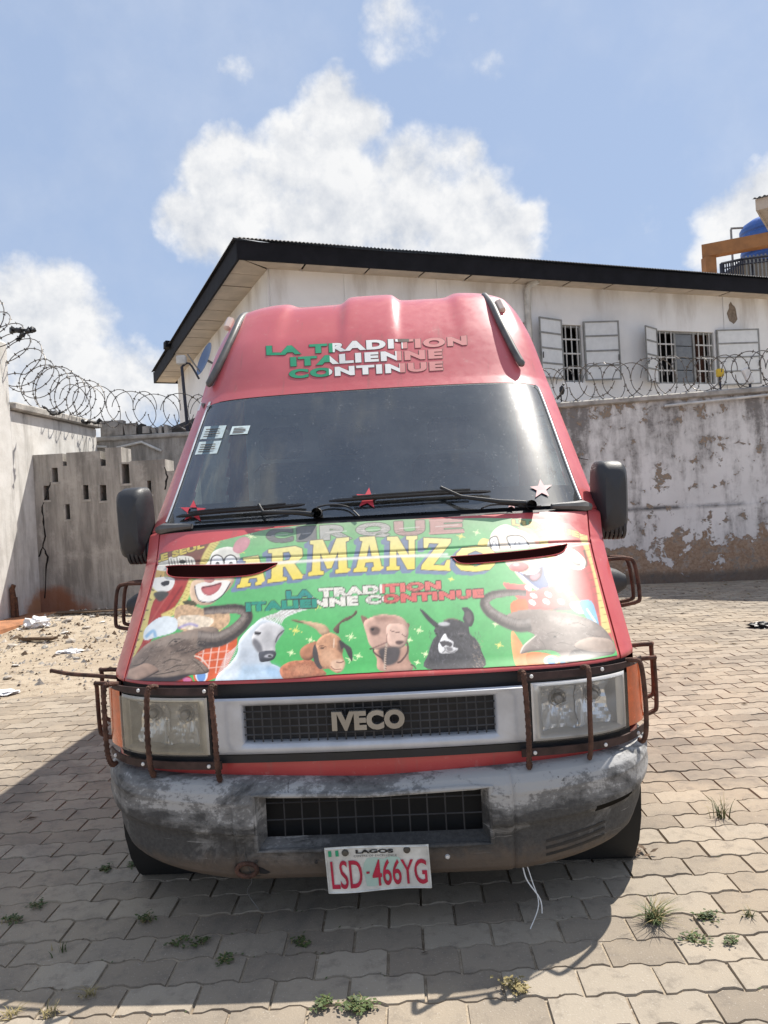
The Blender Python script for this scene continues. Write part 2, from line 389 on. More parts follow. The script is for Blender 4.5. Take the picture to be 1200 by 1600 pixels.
for j in range(-8, 100):
    y0 = .75 + j * PD
    for i in range(-40, 50):
        x0 = i * PW + (PW/2 if j % 2 else 0)
        X, Y = x0 * pc - y0 * ps, x0 * ps + y0 * pc
        if Y > 12.06 - .185 * (X - 5.03) - .08 or X < -5.5 - .2 or X > 8.5: continue
        e = -2.4 if Y > 6.8 else -2.4 - (6.8 - Y) * 2.2
        if X < e - 1.0: continue
        slots.append((X, Y))
px = proj(np.array([(x, y, 0) for x, y in slots]))
vis = [(-40 < p[0] < 1240 and -200 < p[1] < 1640 and y > .4) for p, (x, y) in zip(px, slots)]
def hidden(x, y): return -1.05 < x + .09 - .04 * (y - 2.5) < 1.0 and y > 3.0
order = sorted([k for k in range(len(slots)) if vis[k] and not hidden(*slots[k])], key=lambda k: slots[k][0] ** 2 + slots[k][1] ** 2)
near = set(order[:300])
paving = tag(empty('paving', (0, 0, 0)), kind='structure')
variants = []
for k in range(14):
    vs, fs = paver_geo(tilt=(random.uniform(-.012, .012), random.uniform(-.014, .014)), dz=random.uniform(-.002, .002))
    b = MB().add(vs, fs); o = b.build('paver', MAT['paver'], paving)
    a = o.data.attributes.new('tint', 'FLOAT', 'FACE'); tv = random.random(); a.data.foreach_set('value', [tv] * len(o.data.polygons))
    variants.append(o)
used = 0; rest = MB(); rt = []
for k, (X, Y) in enumerate(slots):
    if k in near:
        if used < len(variants): o = variants[used]
        else: o = link_copy(random.choice(variants), paving)
        used += 1; o.location = (X, Y, 0); o.rotation_euler = (0, 0, PROT + random.gauss(0, .006))
    else:
        if Y < -.3: continue
        vs, fs = paver_geo(tilt=(random.uniform(-.012, .012), random.uniform(-.014, .014)), dz=random.uniform(-.003, .003))
        rest.add([(X + x * pc - y * ps, Y + x * ps + y * pc, z) for x, y, z in vs], fs); rt += [random.random()] * len(fs)
ro = rest.build('distant_pavers', MAT['paver'], paving); tag(ro, kind='stuff')
a = ro.data.attributes.new('tint', 'FLOAT', 'FACE'); a.data.foreach_set('value', rt)

# ------------------------------------------------------------------ walls
def cellwall(xs, zs, hole, y0, y1, M=None, jit=0):
    b = MB(); xs = sorted(set(xs)); zs = sorted(set(zs)); nx, nz = len(xs) - 1, len(zs) - 1
    S = [[not hole((xs[i]+xs[i+1])/2, (zs[j]+zs[j+1])/2) for j in range(nz)] for i in range(nx)]
    tr = (lambda p: tuple(M @ Vector(p))) if M is not None else (lambda p: p)
    def q(*ps): b.add([tr(p) for p in ps], [tuple(range(len(ps)))])
    for i in range(nx):
        for j in range(nz):
            if not S[i][j]: continue
            x0, x1, z0, z1 = xs[i], xs[i+1], zs[j], zs[j+1]
            q((x0,y0,z0),(x1,y0,z0),(x1,y0,z1),(x0,y0,z1)); q((x0,y1,z0),(x0,y1,z1),(x1,y1,z1),(x1,y1,z0))
            if i == 0 or not S[i-1][j]: q((x0,y0,z0),(x0,y0,z1),(x0,y1,z1),(x0,y1,z0))
            if i == nx-1 or not S[i+1][j]: q((x1,y0,z0),(x1,y1,z0),(x1,y1,z1),(x1,y0,z1))
            if j == 0 or not S[i][j-1]: q((x0,y0,z0),(x0,y1,z0),(x1,y1,z0),(x1,y0,z0))
            if j == nz-1 or not S[i][j+1]: q((x0,y0,z1),(x1,y0,z1),(x1,y1,z1),(x0,y1,z1))
    return b
def weld(o):
    bm = bmesh.new(); bm.from_mesh(o.data); bmesh.ops.remove_doubles(bm, verts=bm.verts, dist=1e-4); bmesh.ops.recalc_face_normals(bm, faces=bm.faces); bm.to_mesh(o.data); bm.free(); return o

# right compound wall, local x along it, front face at y = 0 looking to the camera
RW = empty('compound_wall', (5.03, 12.06, 0), R(-10.5))
tag(RW, 'tall white compound wall with paint peeling to brown plaster under coiled wire', 'wall')
b = MB(); n = 60
xs = np.linspace(-7.2, 6.0, n)
b.box(-7.2, 6.0, .02, .22, -.1, 1.235); b.box(-7.2, 6.0, .045, .22, 1.235, 3.0)
weld(b.build('wall_face', MAT['peel'], RW))
b = MB(); b.bbox(-7.25, 1.72, -.01, .26, 3.0, 3.1, .02); b.build('coping', MAT['concrete'], RW, True)
b = MB(); b.bbox(1.75, 2.02, -.05, .30, -.1, 3.16, .02); b.build('pillar', MAT['peel'], RW)
b = MB(); b.tube(smoothpath([(-.35, -.02, 2.90), (.6, -.02, 2.93), (1.45, -.02, 2.955), (1.55, -.02, 2.93), (1.6, -.02, 2.75), (1.63, -.02, 2.35)], 4), .022, 8); b.build('conduit', MAT['pvc'], RW, True)
b = MB(); b.tube([(-3.4, -.015, 2.86), (-2.0, -.015, 2.90)], .016, 6); b.tube(smoothpath([(-2.1, -.01, 2.88), (-2.2, -.01, 2.4), (-1.9, -.01, 2.2), (-1.6, -.01, 2.1)], 5), .006, 5); b.build('loose_cable', MAT['dark'], RW, True)

# left boundary wall, running away from the camera; local x = distance, y = outwards
dLW = np.array((.28, 2.63)); angL = math.atan2(dLW[1], dLW[0])
LWm = empty('boundary_wall', (-5.55 - .1065 * -11.27 * -1 + 0, 0, 0))
LWm.location = (-5.55 - .28 / 2.63 * 11.27, 0, 0); LWm.rotation_euler = (0, 0, angL)
tag(LWm, 'sunlit limewashed boundary wall with a taller block and rust stained foot', 'wall')
b = MB(); b.bbox(6.0, 11.27, .0, .3, -.2, 4.3, .03); b.bbox(11.272, 13.95, .03, .25, -.2, 3.28, .02); b.build('wall_face', MAT['lime'], LWm)
b = MB(); b.bbox(11.28, 14.0, -.06, .33, 3.283, 3.40, .02); b.build('coping', MAT['concrete'], LWm)
b = MB(); b.bbox(9.2, 11.5, -.55, -.005, -.1, .17, .03, M=None); st = b.build('foundation_step', MAT['rustslab'], LWm)
def LWp(d, off, z): return np.array(LWm.matrix_basis @ Vector((d, off, z)))

# low broken wall with slots
PWy = 11.75
PWo = empty('slotted_wall', (-5.42, PWy, 0), R(-2)); tag(PWo, 'broken grey garden wall with slot openings and a long crack', 'wall')
n_ = (math.sin(R(-2)) * -1, math.cos(R(-2)))
def pw(px_, py_):
    p = on_plane(px_, py_, (-5.42, PWy, 0), (-math.sin(R(-2)), math.cos(R(-2)), 0)); q = PWo.matrix_basis.inverted() @ Vector(p); return q.x, q.z
holes = []
for (a, c, e, g) in [(81,731,91,753),(68,759,77,781),(130,758,139,780),(156,758,167,782),(102,788,110,811),(190,725,203,755),(230,751,237,772)]:
    x0, z1 = pw(a, c); x1, z0 = pw(e, g); holes.append((x0, x1, z0, z1))
tops = [(45, 98, 710), (98, 104, 728), (104, 157, 706), (157, 165, 728), (165, 190, 699), (190, 203, 722), (203, 258, 719), (258, 300, 735)]
topl = [(pw(a, 720)[0], pw(b_, 720)[0], pw((a+b_)/2, y)[1]) for a, b_, y in tops]
def ph(x, z):
    if any(h[0] < x < h[1] and h[2] < z < h[3] for h in holes): return True
    for a, b_, zt in topl:
        if a <= x <= b_: return z > zt
    return x < topl[0][0] or x > topl[-1][1]
X_ = [t[0] for t in topl] + [topl[-1][1]] + [h[0] for h in holes] + [h[1] for h in holes]; Z_ = [-.2, .5, 1.2] + [t[2] for t in topl] + [h[2] for h in holes] + [h[3] for h in holes]
w_ = weld(cellwall(X_, Z_, ph, 0, .42).build('wall_face', MAT['grey'], PWo))
for h in holes:      # thin lintel and cheek rims of pale render round each slot
    b = MB(); x0, x1, z0, z1 = h
    b.box(x0 - .03, x1 + .03, -.006, .04, z0 - .035, z0 - .004); b.box(x0 - .035, x0 - .003, -.006, .04, z0, z1); b.build('slot_rim', MAT['concrete'], PWo)
crk = [(81,752),(78,758),(70,782),(66,792),(68,815),(71,838),(67,855),(61,870)]; c2 = [(67,855),(75,870),(72,890),(70,935)]
def crackmesh(pts, name):
    b = MB(); P = [pw(*p) for p in pts]; L_, R_ = [], []
    for i, (x, z) in enumerate(P):
        w = .006 + random.random() * .012; L_.append((x - w, -.004, z)); R_.append((x + w, -.004, z))
    for i in range(len(P) - 1): b.quad(L_[i], R_[i], R_[i+1], L_[i+1])
    return b.build(name, MAT['crack'], PWo)
def dens(p, n=3):
    out = []
    for i in range(len(p) - 1):
        for k in range(n): out.append(tuple(np.array(p[i]) + (np.array(p[i+1]) - np.array(p[i])) * k / n + np.array((random.uniform(-1.2, 1.2), 0)) * (k > 0)))
    return out + [p[-1]]
crackmesh(dens(crk), 'crack'); crackmesh(dens(c2), 'crack')
crackmesh(dens([(257,730),(262,745),(258,765)]), 'crack')

# rear wall between them
BW = empty('rear_wall', (-5.2, 14.05, 0), R(-3)); tag(BW, 'grey stained block wall behind the slotted wall, topped with broken blocks', 'wall')
def bw(px_, py_):
    p = on_plane(px_, py_, (-5.2, 14.05, 0), (-math.sin(R(-3)), math.cos(R(-3)), 0)); q = BW.matrix_basis.inverted() @ Vector(p); return q.x, q.z
zt = bw(260, 684)[1]
b = MB(); b.box(-.3, 4.4, 0, .2, -.2, zt); b.build('wall_face', MAT['grey'], BW)
b = MB(); b.bbox(-.3, 4.4, -.04, .24, zt + .002, zt + .09, .02); b.build('coping', MAT['concrete'], BW)
for a, c, e, g in [(157,658,192,677),(193,661,213,679),(214,663,222,674),(222,665,234,677),(236,668,243,676),(247,666,254,677),(256,664,263,677)]:
    x0, z1 = bw(a, c); x1, z0 = bw(e, g)
    b = MB(); b.box(x0, x1, .0, .18, zt + .092, z1, jit=.02); b.build('broken_block', MAT['grey' if a < 200 else 'rag' if a == 214 else 'concrete'], BW)
b = MB(); b.tube([(*[bw(183, 700)[0]], -.03, bw(183, 700)[1]), (bw(222, 691)[0], -.03, bw(222, 691)[1]), (bw(253, 705)[0], -.03, bw(253, 705)[1])], .025, 8); b.tube([(bw(152,698)[0], -.03, bw(152,698)[1]), (bw(168,699)[0], -.03, bw(168,699)[1])], .025, 8); b.build('waste_pipe', MAT['pvc'], BW, True)
# sheet-metal lean-to edge poking over the rear wall next to the van
b = MB()
p0, p1, p2 = at(255, 672, 15.0), at(292, 641, 15.0), at(300, 655, 15.0)
for k in range(8):
    t0, t1 = k / 8, (k + .96) / 8; o_ = np.array((2.0, 1.1, .9))
    a0, a1 = p0 + (p0 * 0 + o_) * t0, p0 + o_ * t1; d_ = np.array((.1, 1.6, -.1))
    b.quad(a0, a1, a1 + d_, a0 + d_)
    b.quad(a0 - np.array((0, 0, .07)), a1 - np.array((0, 0, .07)), a1, a0)
for q in (.25, 1.85): b.tube([p0 + o_ * q / 2 + d_ * .5, (p0[0] + o_[0] * q / 2, p0[1] + .9 + o_[1] * q / 2, -.03)], .04, 6)
tag(b.build('lean_to_roof', MAT['iron']), 'dark sheet metal lean-to roof edge behind the rear wall', 'roof')

# ------------------------------------------------------------------ main building
E = np.array((-2.6, 14.5)); tR, tL = R(20), R(24)
MR = Matrix(((math.cos(tR), -math.sin(tR), 0, E[0]), (math.sin(tR), math.cos(tR), 0, E[1]), (0, 0, 1, 0), (0, 0, 0, 1)))
ML = Matrix(((-math.sin(tL), math.cos(tL), 0, E[0]), (math.cos(tL), math.sin(tL), 0, E[1]), (0, 0, 1, 0), (0, 0, 0, 1)))
ZE, ZS = 6.93, 6.56; OF, OL = .57, .75; LR, LL = 20.0, 13.4
bld = empty('white_building', (E[0], E[1], 0)); tag(bld, 'two storey white building with black fascia, corrugated roof and open barred windows', 'building')
BI = Matrix.Translation((-E[0], -E[1], 0))
nR = np.array((-math.sin(tR), math.cos(tR), 0)); pR = np.array(MR @ Vector((0, OF, 0)))
def fr(px_, py_):
    q = MR.inverted() @ Vector(on_plane(px_, py_, pR, nR)); return q.x, q.z
W1 = (*fr(877, 507), *fr(913, 597)); W2 = (*fr(1025, 516), *fr(1119, 600)); W0 = (*fr(800, 503), *fr(826, 597)); W3 = (*fr(1262, 520), *fr(1330, 600))
wins = []
for w in (W1, W2, W0, W3): wins.append((w[0], w[2], w[3], w[1]))
vent = (*fr(1167, 523), *fr(1177, 556)); vent = (vent[0], vent[2], vent[3], vent[1])
opn = wins + [vent]
X_ = [OL, LR] + [w[0] for w in opn] + [w[1] for w in opn]; Z_ = [-.1, ZS + .3] + [w[2] for w in opn] + [w[3] for w in opn]
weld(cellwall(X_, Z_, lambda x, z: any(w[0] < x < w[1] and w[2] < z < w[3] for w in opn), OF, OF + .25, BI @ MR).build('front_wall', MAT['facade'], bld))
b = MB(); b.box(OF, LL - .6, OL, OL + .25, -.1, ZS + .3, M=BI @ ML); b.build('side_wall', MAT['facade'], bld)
b = MB(); b.box(LR - .25, LR, OF + .26, 7, -.1, ZS + .3, M=BI @ MR); b.box(OL + 1.2, LR - .3, 7.0, 7.2, -.1, ZS + .3, M=BI @ MR); b.build('rear_wall', MAT['facade'], bld)
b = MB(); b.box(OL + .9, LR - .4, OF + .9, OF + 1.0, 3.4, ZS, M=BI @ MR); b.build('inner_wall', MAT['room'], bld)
for px_ in (542, 686, 1131):        # slim pilasters
    x = fr(px_, 480)[0]; b = MB(); b.box(x - .04, x + .04, OF - .025, OF - .002, 3.0, ZS, M=BI @ MR); b.build('pilaster', MAT['facade'], bld)
b = MB(); x, z = fr(1144, 490); P = [(x + .16 * math.cos(q) * (.7 + .5 * random.random()), OF - .004, z + .32 * math.sin(q) * (.7 + .4 * random.random())) for q in np.linspace(0, 6.28, 15)[:-1]]
b.add([tuple(BI @ MR @ Vector(p)) for p in P], [tuple(range(14))]); b.build('broken_patch', simple('exposed_render', (.20, .16, .125), .95, var=.3, scale=12), bld)
# soffit panels, fascia, roof
def strip(Mx, L, ov, other, seg):
    x = other * .0; k = 0
    while x < L - .05:
        w = min(seg * random.uniform(.85, 1.15), L - x); x1 = x + w
        # mitre the corner panel along the hip
        y0 = .06; a = .022
        pts = [(x + a if x > 0 else .06, y0), (x1 - a, y0), (x1 - a, ov), (max(x + a, other), ov)]
        if x1 - a < other: pts = [(x + a if x > 0 else .06, y0), (x1 - a, y0), (x1 - a, ov * (x1 - a) / other)]
        b = MB(); dz = random.uniform(0, .012); n = len(pts)
        vs = [(p[0], p[1], ZS + dz) for p in pts] + [(p[0], p[1], ZS + dz + .012) for p in pts]
        b.add([tuple(BI @ Mx @ Vector(v)) for v in vs], [tuple(range(n)), tuple(range(n, 2 * n))] + [(i, (i+1) % n, n + (i+1) % n, n + i) for i in range(n)])
        b.build('soffit_panel', MAT['soffit'], bld); x = x1
strip(MR, LR, OF, OL, 1.25); strip(ML, LL, OL, OF, .95)
b = MB(); b.box(.0, LR, .06, 7.0, ZS + .05, ZS + .09, M=BI @ MR); b.box(.3, LL, .06, 7.0, ZS + .055, ZS + .085, M=BI @ ML); b.build('soffit_backing', MAT['dark'], bld)
b = MB(); b.box(0, LR, 0, .05, ZS - .03, ZE - .03, M=BI @ MR); b.build('fascia', MAT['fascia'], bld)
for x0, x1, dz in ((.06, 4.4, 0), (4.4, 8.6, .015), (8.6, LL, -.012)):
    b = MB(); b.box(x0, x1 - .01, 0, .05, ZS - .03 + dz, ZE - .03 + dz, M=BI @ ML); b.build('fascia', MAT['fascia'], bld)
b = MB(); b.box(LL + .0, LL + .05, 0, 5, ZS - .03, ZE, M=BI @ ML); b.build('fascia', MAT['fascia'], bld)
b = MB(); b.box(9.0, 9.35, -.16, -.02, ZE - .1, ZE + .12, M=BI @ ML, jit=.02); b.build('loose_flashing', MAT['fascia'], bld)
def corrug(Mx, L, s):
    b = MB(); step = .02; n = int(L / step); run = 5.0
    for k in range(n + 1):
        u = k * step; z = ZE + .014 * math.cos(2 * math.pi * u / .08)
        zz = .0 if not s else .0
        b.v.append(tuple(BI @ Mx @ Vector((u - .02, -.07, z)))); b.v.append(tuple(BI @ Mx @ Vector((max(u, min(run, L)), run, z + run * .33))))
    for k in range(n): b.f.append((2*k, 2*k+2, 2*k+3, 2*k+1)); b.m.append(0)
    return b.build('corrugated_roof', MAT['iron'], bld, True)
corrug(MR, LR, 0); corrug(ML, LL, 1)
b = MB(); b.box(5, LR, 5, 7.4, ZE + 1.60, ZE + 1.66, M=BI @ MR); b.build('roof_ridge', MAT['iron'], bld)
# drain pipe
x, z = fr(822, 455); b = MB(); g = lambda p: tuple(BI @ MR @ Vector(p))
b.tube([g((x + .14, OF - .32, z + .16)), g((x + .02, OF - .14, z + .1)), g((x - .03, OF - .08, z)), g((x - .03, OF - .08, 2.4))], .075, 10); b.build('drain_pipe', MAT['pvc'], bld, True)
# windows: frame, bars, panes, open shutters
def window(x0, x1, z0, z1, kinds):
    b = MB(); f = .05; Mx = BI @ MR; yb = OF + .05
    b.box(x0, x1, yb, yb + .08, z0, z0 + f, M=Mx); b.box(x0, x1, yb, yb + .08, z1 - f, z1, M=Mx); b.box(x0, x0 + f, yb, yb + .08, z0 + f, z1 - f, M=Mx); b.box(x1 - f, x1, yb, yb + .08, z0 + f, z1 - f, M=Mx)
    n = len(kinds); w = (x1 - x0) / n
    for k in range(1, n): b.box(x0 + k * w - .03, x0 + k * w + .03, yb, yb + .08, z0 + f, z1 - f, M=Mx)
    wn = b.build('window', MAT['steel'], bld)
    for k, kind in enumerate(kinds):
        a, c = x0 + k * w + .04, x0 + (k + 1) * w - .04
        if kind == 'glass':
            for j in range(4):
                b = MB(); za = z0 + .05 + j * (z1 - z0 - .1) / 4; b.box(a, c, yb + .03, yb + .045, za + .01, za + (z1 - z0 - .1) / 4 - .01, M=Mx)
                b.build('pane', MAT['greyglass'], wn)
        else:
            nb = max(2, int(round((c - a) / .155)))
            for j in range(nb):
                xx = a + (j + .5) * (c - a) / nb; b = MB(); b.tube([g((xx, yb - .02, z0 + .02)), g((xx, yb - .02, z1 - .02))], .016, 6); b.build('bar', MAT['bar'], wn, True)
            for j in (1, 2, 3):
                zz = z0 + j * (z1 - z0) / 4; b = MB(); b.box(a, c, yb - .03, yb - .012, zz - .018, zz + .018, M=Mx); b.build('bar', MAT['bar'], wn)
            b = MB(); 
            if kind == 'curtain':
                xs = np.linspace(a, c, 24)
                for q in range(23):
                    ya, yb2 = OF + .32 + .03 * math.sin(q * 1.9), OF + .32 + .03 * math.sin((q + 1) * 1.9)
                    b.quad(g((xs[q], ya, z0)), g((xs[q+1], yb2, z0)), g((xs[q+1], yb2, z1)), g((xs[q], ya, z1)))
                b.build('curtain', MAT['curtain'], wn, True)
    return wn
MAT['greyglass'] = simple("grey_window_glass", (.16, .17, .18), .2, var=.15)
def shutter(xh, side, w, z0, z1, ang):      # hinge at xh, opens to side (-1 left, +1 right), ang off the wall
    ca, sa = math.cos(ang), math.sin(ang)
    def pt(u, z, d=0): return g((xh + side * (u * ca) , OF - .03 - u * sa - d, z))
    b = MB(); f = .035
    def rail(u0, u1, za, zb):
        P = [pt(u0, za), pt(u1, za), pt(u1, zb), pt(u0, zb)]; Q = [pt(u0, za, .035), pt(u1, za, .035), pt(u1, zb, .035), pt(u0, zb, .035)]
        b.add(P + Q, [(0,1,2,3),(7,6,5,4),(0,4,5,1),(1,5,6,2),(2,6,7,3),(3,7,4,0)])
    rail(0, w, z0, z0 + f); rail(0, w, z1 - f, z1); rail(0, f, z0 + f, z1 - f); rail(w - f, w, z0 + f, z1 - f)
    for k in (1, 2, 3): zz = z0 + k * (z1 - z0) / 4; rail(f, w - f, zz - f * .5, zz + f * .5)
    sh = b.build('shutter', MAT['steel'], bld)
    for k in range(4):
        za, zb = z0 + k * (z1 - z0) / 4 + .02, z0 + (k + 1) * (z1 - z0) / 4 - .02
        b = MB(); b.add([pt(f, za, .012), pt(w - f, za, .012), pt(w - f, zb, .012), pt(f, zb, .012)] + [pt(f, za, .02), pt(w - f, za, .02), pt(w - f, zb, .02), pt(f, zb, .02)], [(0,1,2,3),(7,6,5,4),(0,4,5,1),(1,5,6,2),(2,6,7,3),(3,7,4,0)])
        b.build('pane', MAT['frost'], sh)
    b = MB(); zz = (z0 + z1) / 2 - .25; b.tube([pt(w - .06, zz, .05), pt(w - .06, zz + .14, .06)], .012, 5); b.build('handle', MAT['dark'], sh)
    return sh
w = wins[0]; window(*w, ['bars']); shutter(w[1] + .02, 1, fr(958, 545)[0] - w[1] - .0, w[2] + .02, w[3] + .08, R(14)); shutter(w[0] - .02, -1, w[0] - fr(836, 545)[0] , w[2] + .05, w[3] + .1, R(14))
w = wins[1]; window(*w, ['bars', 'glass', 'curtain']); shutter(w[1] + .05, 1, fr(1170, 545)[0] - w[1], w[2] - .05, w[3] + .06, R(14)); shutter(w[0] - .02, -1, w[0] - fr(995, 545)[0], w[2] - .02, w[3] + .03, R(24))
w = wins[2]; window(*w, ['bars']); window(*wins[3], ['bars', 'glass', 'bars'])
b = MB(); w = vent; b.box(w[0] - .04, w[1] + .04, OF - .02, OF - .003, w[2] - .04, w[2] - .003, M=BI @ MR); b.box(w[0] - .04, w[1] + .04, OF - .02, OF - .003, w[3] + .003, w[3] + .04, M=BI @ MR); b.box(w[0] - .04, w[0] - .003, OF - .02, OF - .003, w[2], w[3], M=BI @ MR); b.box(w[1] + .003, w[1] + .04, OF - .02, OF - .003, w[2], w[3], M=BI @ MR); b.build('vent_frame', MAT['navy'], bld)

# dish and aerial mast by the side wall
def ls(px_, py_):
    q = np.array(ML @ Vector((0, OL, 0))); nn = np.array((math.cos(tL), math.sin(tL), 0)); return on_plane(px_, py_, q, nn)
dp = at(322, 562, 15.6)
dish = empty('satellite_dish', tuple(dp)); tag(dish, 'blue satellite dish on the side wall of the white building', 'satellite dish')
Md = Matrix.Rotation(R(-58), 4, 'Z') @ Matrix.Rotation(R(70), 4, 'X')
b = MB(); b.lathe([(r, .0 + .35 * r * r) for r in np.linspace(.0, .36, 7)] + [(.365, .05), (.0, -.01)], 24, 'z', M=Md); b.build('reflector', MAT['dish'], dish, True)
b = MB(); b.tube([(0, 0, 0), (.45, .35, -.25), (1.0, .6, -.25)], .025, 6); b.build('bracket', MAT['steel'], dish)
b = MB(); b.tube([tuple(Md @ Vector((0, -.3, .05))), tuple(Md @ Vector((0, -.05, .4)))], .015, 6); b.build('feed_arm', MAT['steel'], dish)
ap = at(291, 640, 14.9)
am = empty('lamp_mast', (ap[0], ap[1], -.03)); tag(am, 'thin steel mast with a bracket lamp rising behind the rear wall', 'mast')
tp = at(284, 573, 14.9) - np.array((ap[0], ap[1], -.03)); zz = tp[2]
b = MB(); b.tube([(0, 0, 0), (0, 0, ap[2] - .2), tuple(tp)], [.035, .035, .03], 8); b.build('pole', MAT['navy'], am, True)
p2 = at(296, 568, 14.9) - np.array((ap[0], ap[1], -.03)); p3 = at(311, 592, 14.9) - np.array((ap[0], ap[1], -.03)); p4 = at(283, 562, 14.9) - np.array((ap[0], ap[1], -.03))
b = MB(); b.tube(smoothpath([tp, p2, p3], 4), .022, 6); b.build('bracket', MAT['navy'], am, True)
b = MB(); b.bbox(p4[0] - .09, p4[0] + .1, -.06, .06, p4[2] - .1, p4[2] + .08, .02); b.build('lamp_head', MAT['pvc'], am)

# water tank on its stand behind the roof
TK = at(1178, 400, 31.0); tk = empty('water_tank', (TK[0] + .6, TK[1], 0)); tag(tk, 'blue ribbed plastic water tank on a raised platform beyond the roof', 'water tank')
zt0 = at(1150, 425, 31)[2]; zt1 = at(1175, 341, 31)[2]; rt_ = 1.05
prof_ = [(0, zt0), (rt_ * .97, zt0)]; nrib = 6; hb = (zt1 - zt0) * .82
for k in range(nrib):
    za = zt0 + hb * k / nrib; zb = zt0 + hb * (k + 1) / nrib; prof_ += [(rt_ * .96, za + .02), (rt_, za + .08), (rt_, zb - .08), (rt_ * .96, zb - .02)]
prof_ += [(rt_ * .9, zt0 + hb + .1), (rt_ * .6, zt0 + hb + .3), (.32, zt1 - .05)]
b = MB(); b.lathe(prof_, 32); b.build('tank_body', MAT['tank'], tk, True, 30)
b = MB(); b.lathe([(0, zt1 + .06), (.3, zt1 + .06), (.34, zt1), (.34, zt1 - .1), (.0, zt1 - .1)], 20); b.build('lid', MAT['navy'], tk, True)
b = MB(); b.tube([(-1.5, -.2, zt1 - .45), (-1.6, -.2, zt1 - .5), (-1.6, -.2, zt0 - 1.2)], .045, 8); b.tube([(-1.1, -.2, zt1 - .45), (-1.6, -.2, zt1 - .45)], .045, 8); b.build('inlet_pipe', MAT['steel'], tk, True)
b = MB(); b.box(-1.9, 2.6, -1.6, 1.6, zt0 - .14, zt0 - .004); 
for x in (-1.3, 0, 1.3):
    for y in (-1.1, 1.1): b.tube([(x, y, zt0 - .14), (x, y, 0)], .09, 8)
b.tube([(-1.3, -1.1, zt0 - 1.6), (0, -1.1, zt0 - .2)], .06, 6); b.tube([(1.3, -1.1, zt0 - 1.6), (0, -1.1, zt0 - .2)], .06, 6); b.tube([(-2.4, -1.1, zt0 - 1.0), (-.9, -1.1, zt0 - 1.1)], .06, 6)
b.build('platform', MAT['navy'], tk)
rl = empty('roof_terrace_railing', tuple(at(1127, 428, 28.5) * np.array((1, 1, 0)))); tag(rl, 'dark steel balcony railing below the blue water tank', 'railing')
zr = at(1127, 412, 28.5)[2]; 
pa, pb = at(1127, 412, 28.5), at(1160, 405, 28.5); pcx = at(1215, 398, 27.0); o0 = np.array(rl.location)
b = MB(); b.tube([pa - o0, pb - o0, pcx - o0], .05, 6); b.tube([pa - o0 - (0, 0, .2), pb - o0 - (0, 0, .2), pcx - o0 - (0, 0, .2)], .03, 6); b.tube([pa - o0, (0, 0, 0)], .07, 6); b.tube([pcx - o0, pcx * np.array((1, 1, 0)) - o0], .07, 6); b.tube([pa - o0 - (0, 0, 1.5), pb - o0 - (0, 0, 1.5), pcx - o0 - (0, 0, 1.5)], .05, 6); b.build('rail', MAT['navy'], rl)
for k in range(1, 18):
    t = k / 18; q = pa + (pb - pa) * t * 2 if t < .5 else pb + (pcx - pb) * (t - .5) * 2
    b = MB(); b.tube([q - o0 + (0, 0, .1 if t > .55 else 0), q - o0 - (0, 0, 1.5)], .028, 5); b.build('baluster', MAT['steel' if t > .5 else 'navy'], rl)
cf = at(1107, 400, 30.0); cfo = empty('concrete_frame', (cf[0], cf[1], 0)); tag(cfo, 'ochre painted concrete post and beam frame before the water tank', 'frame')
ztop = at(1107, 383, 30.0)[2]; bt = np.array((7.0, -3.4, 0)); bn = np.array((3.4, 7.0, 0)) / 7.78
b = MB(); A = np.array((-.22, -.2, 0)); b.box(-.22, .22, -.2, .2, 0, ztop - .5); b.build('post', MAT['ochre'], cfo); b = MB(); b.box(6.6, 7.0, -3.6, -3.2, 0, ztop - .5); b.build('post', MAT['ochre'], cfo)
b = MB(); vs = []
for z in (ztop - .498, ztop):
    for u, s in ((-.03, -1), (1.02, -1), (1.02, 1), (-.03, 1)): vs.append(bt * u + bn * .22 * s + np.array((0, 0, z)))
b.add(vs, [(0,1,2,3),(7,6,5,4),(0,4,5,1),(1,5,6,2),(2,6,7,3),(3,7,4,0)]); b.build('beam', MAT['ochre'], cfo)

# neighbouring house whose eave corner pokes in beside the tank
tip = at(1180, 312, 13.5); nh = empty('neighbour_house', (tip[0], tip[1], 0)); tag(nh, 'house eave corner with corrugated roof edge jutting in above the water tank', 'house')
d1 = np.array((.587, .81, 0)); d2 = np.array((.81, -.587, 0)); zz = tip[2]
def qd(u, v, z): return d1 * u + d2 * v + np.array((0, 0, z))
b = MB(); b.add([qd(u, v, z) for z in (zz - .16, zz - .12) for u, v in ((.03, .03), (3.2, .03), (3.2, 2.4), (.03, 2.4))], [(0,1,2,3),(7,6,5,4),(0,4,5,1),(1,5,6,2),(2,6,7,3),(3,7,4,0)]); b.build('soffit', MAT['soffit'], nh)
b = MB(); b.add([qd(u, v, z) for z in (zz - .2, zz) for u, v in ((0, 0), (3.25, 0), (3.25, .03), (.03, .03), (.03, 2.4), (0, 2.4))], [(0,1,2,3,4,5),(6,7,8,9,10,11)] + [(i, (i+1) % 6, 6 + (i+1) % 6, 6 + i) for i in range(6)]); b.build('fascia', MAT['soffit'], nh)
b = MB(); n = 130
for k in range(n + 1):
    v = -.05 + k * .02; z = zz + .012 + .014 * math.cos(2 * math.pi * v / .08); b.v += [tuple(qd(-.06, v, z)), tuple(qd(1.7, v, z + .55))]
for k in range(n): b.f.append((2*k, 2*k+2, 2*k+3, 2*k+1)); b.m.append(0)
b.build('corrugated_roof', MAT['iron'], nh, True)
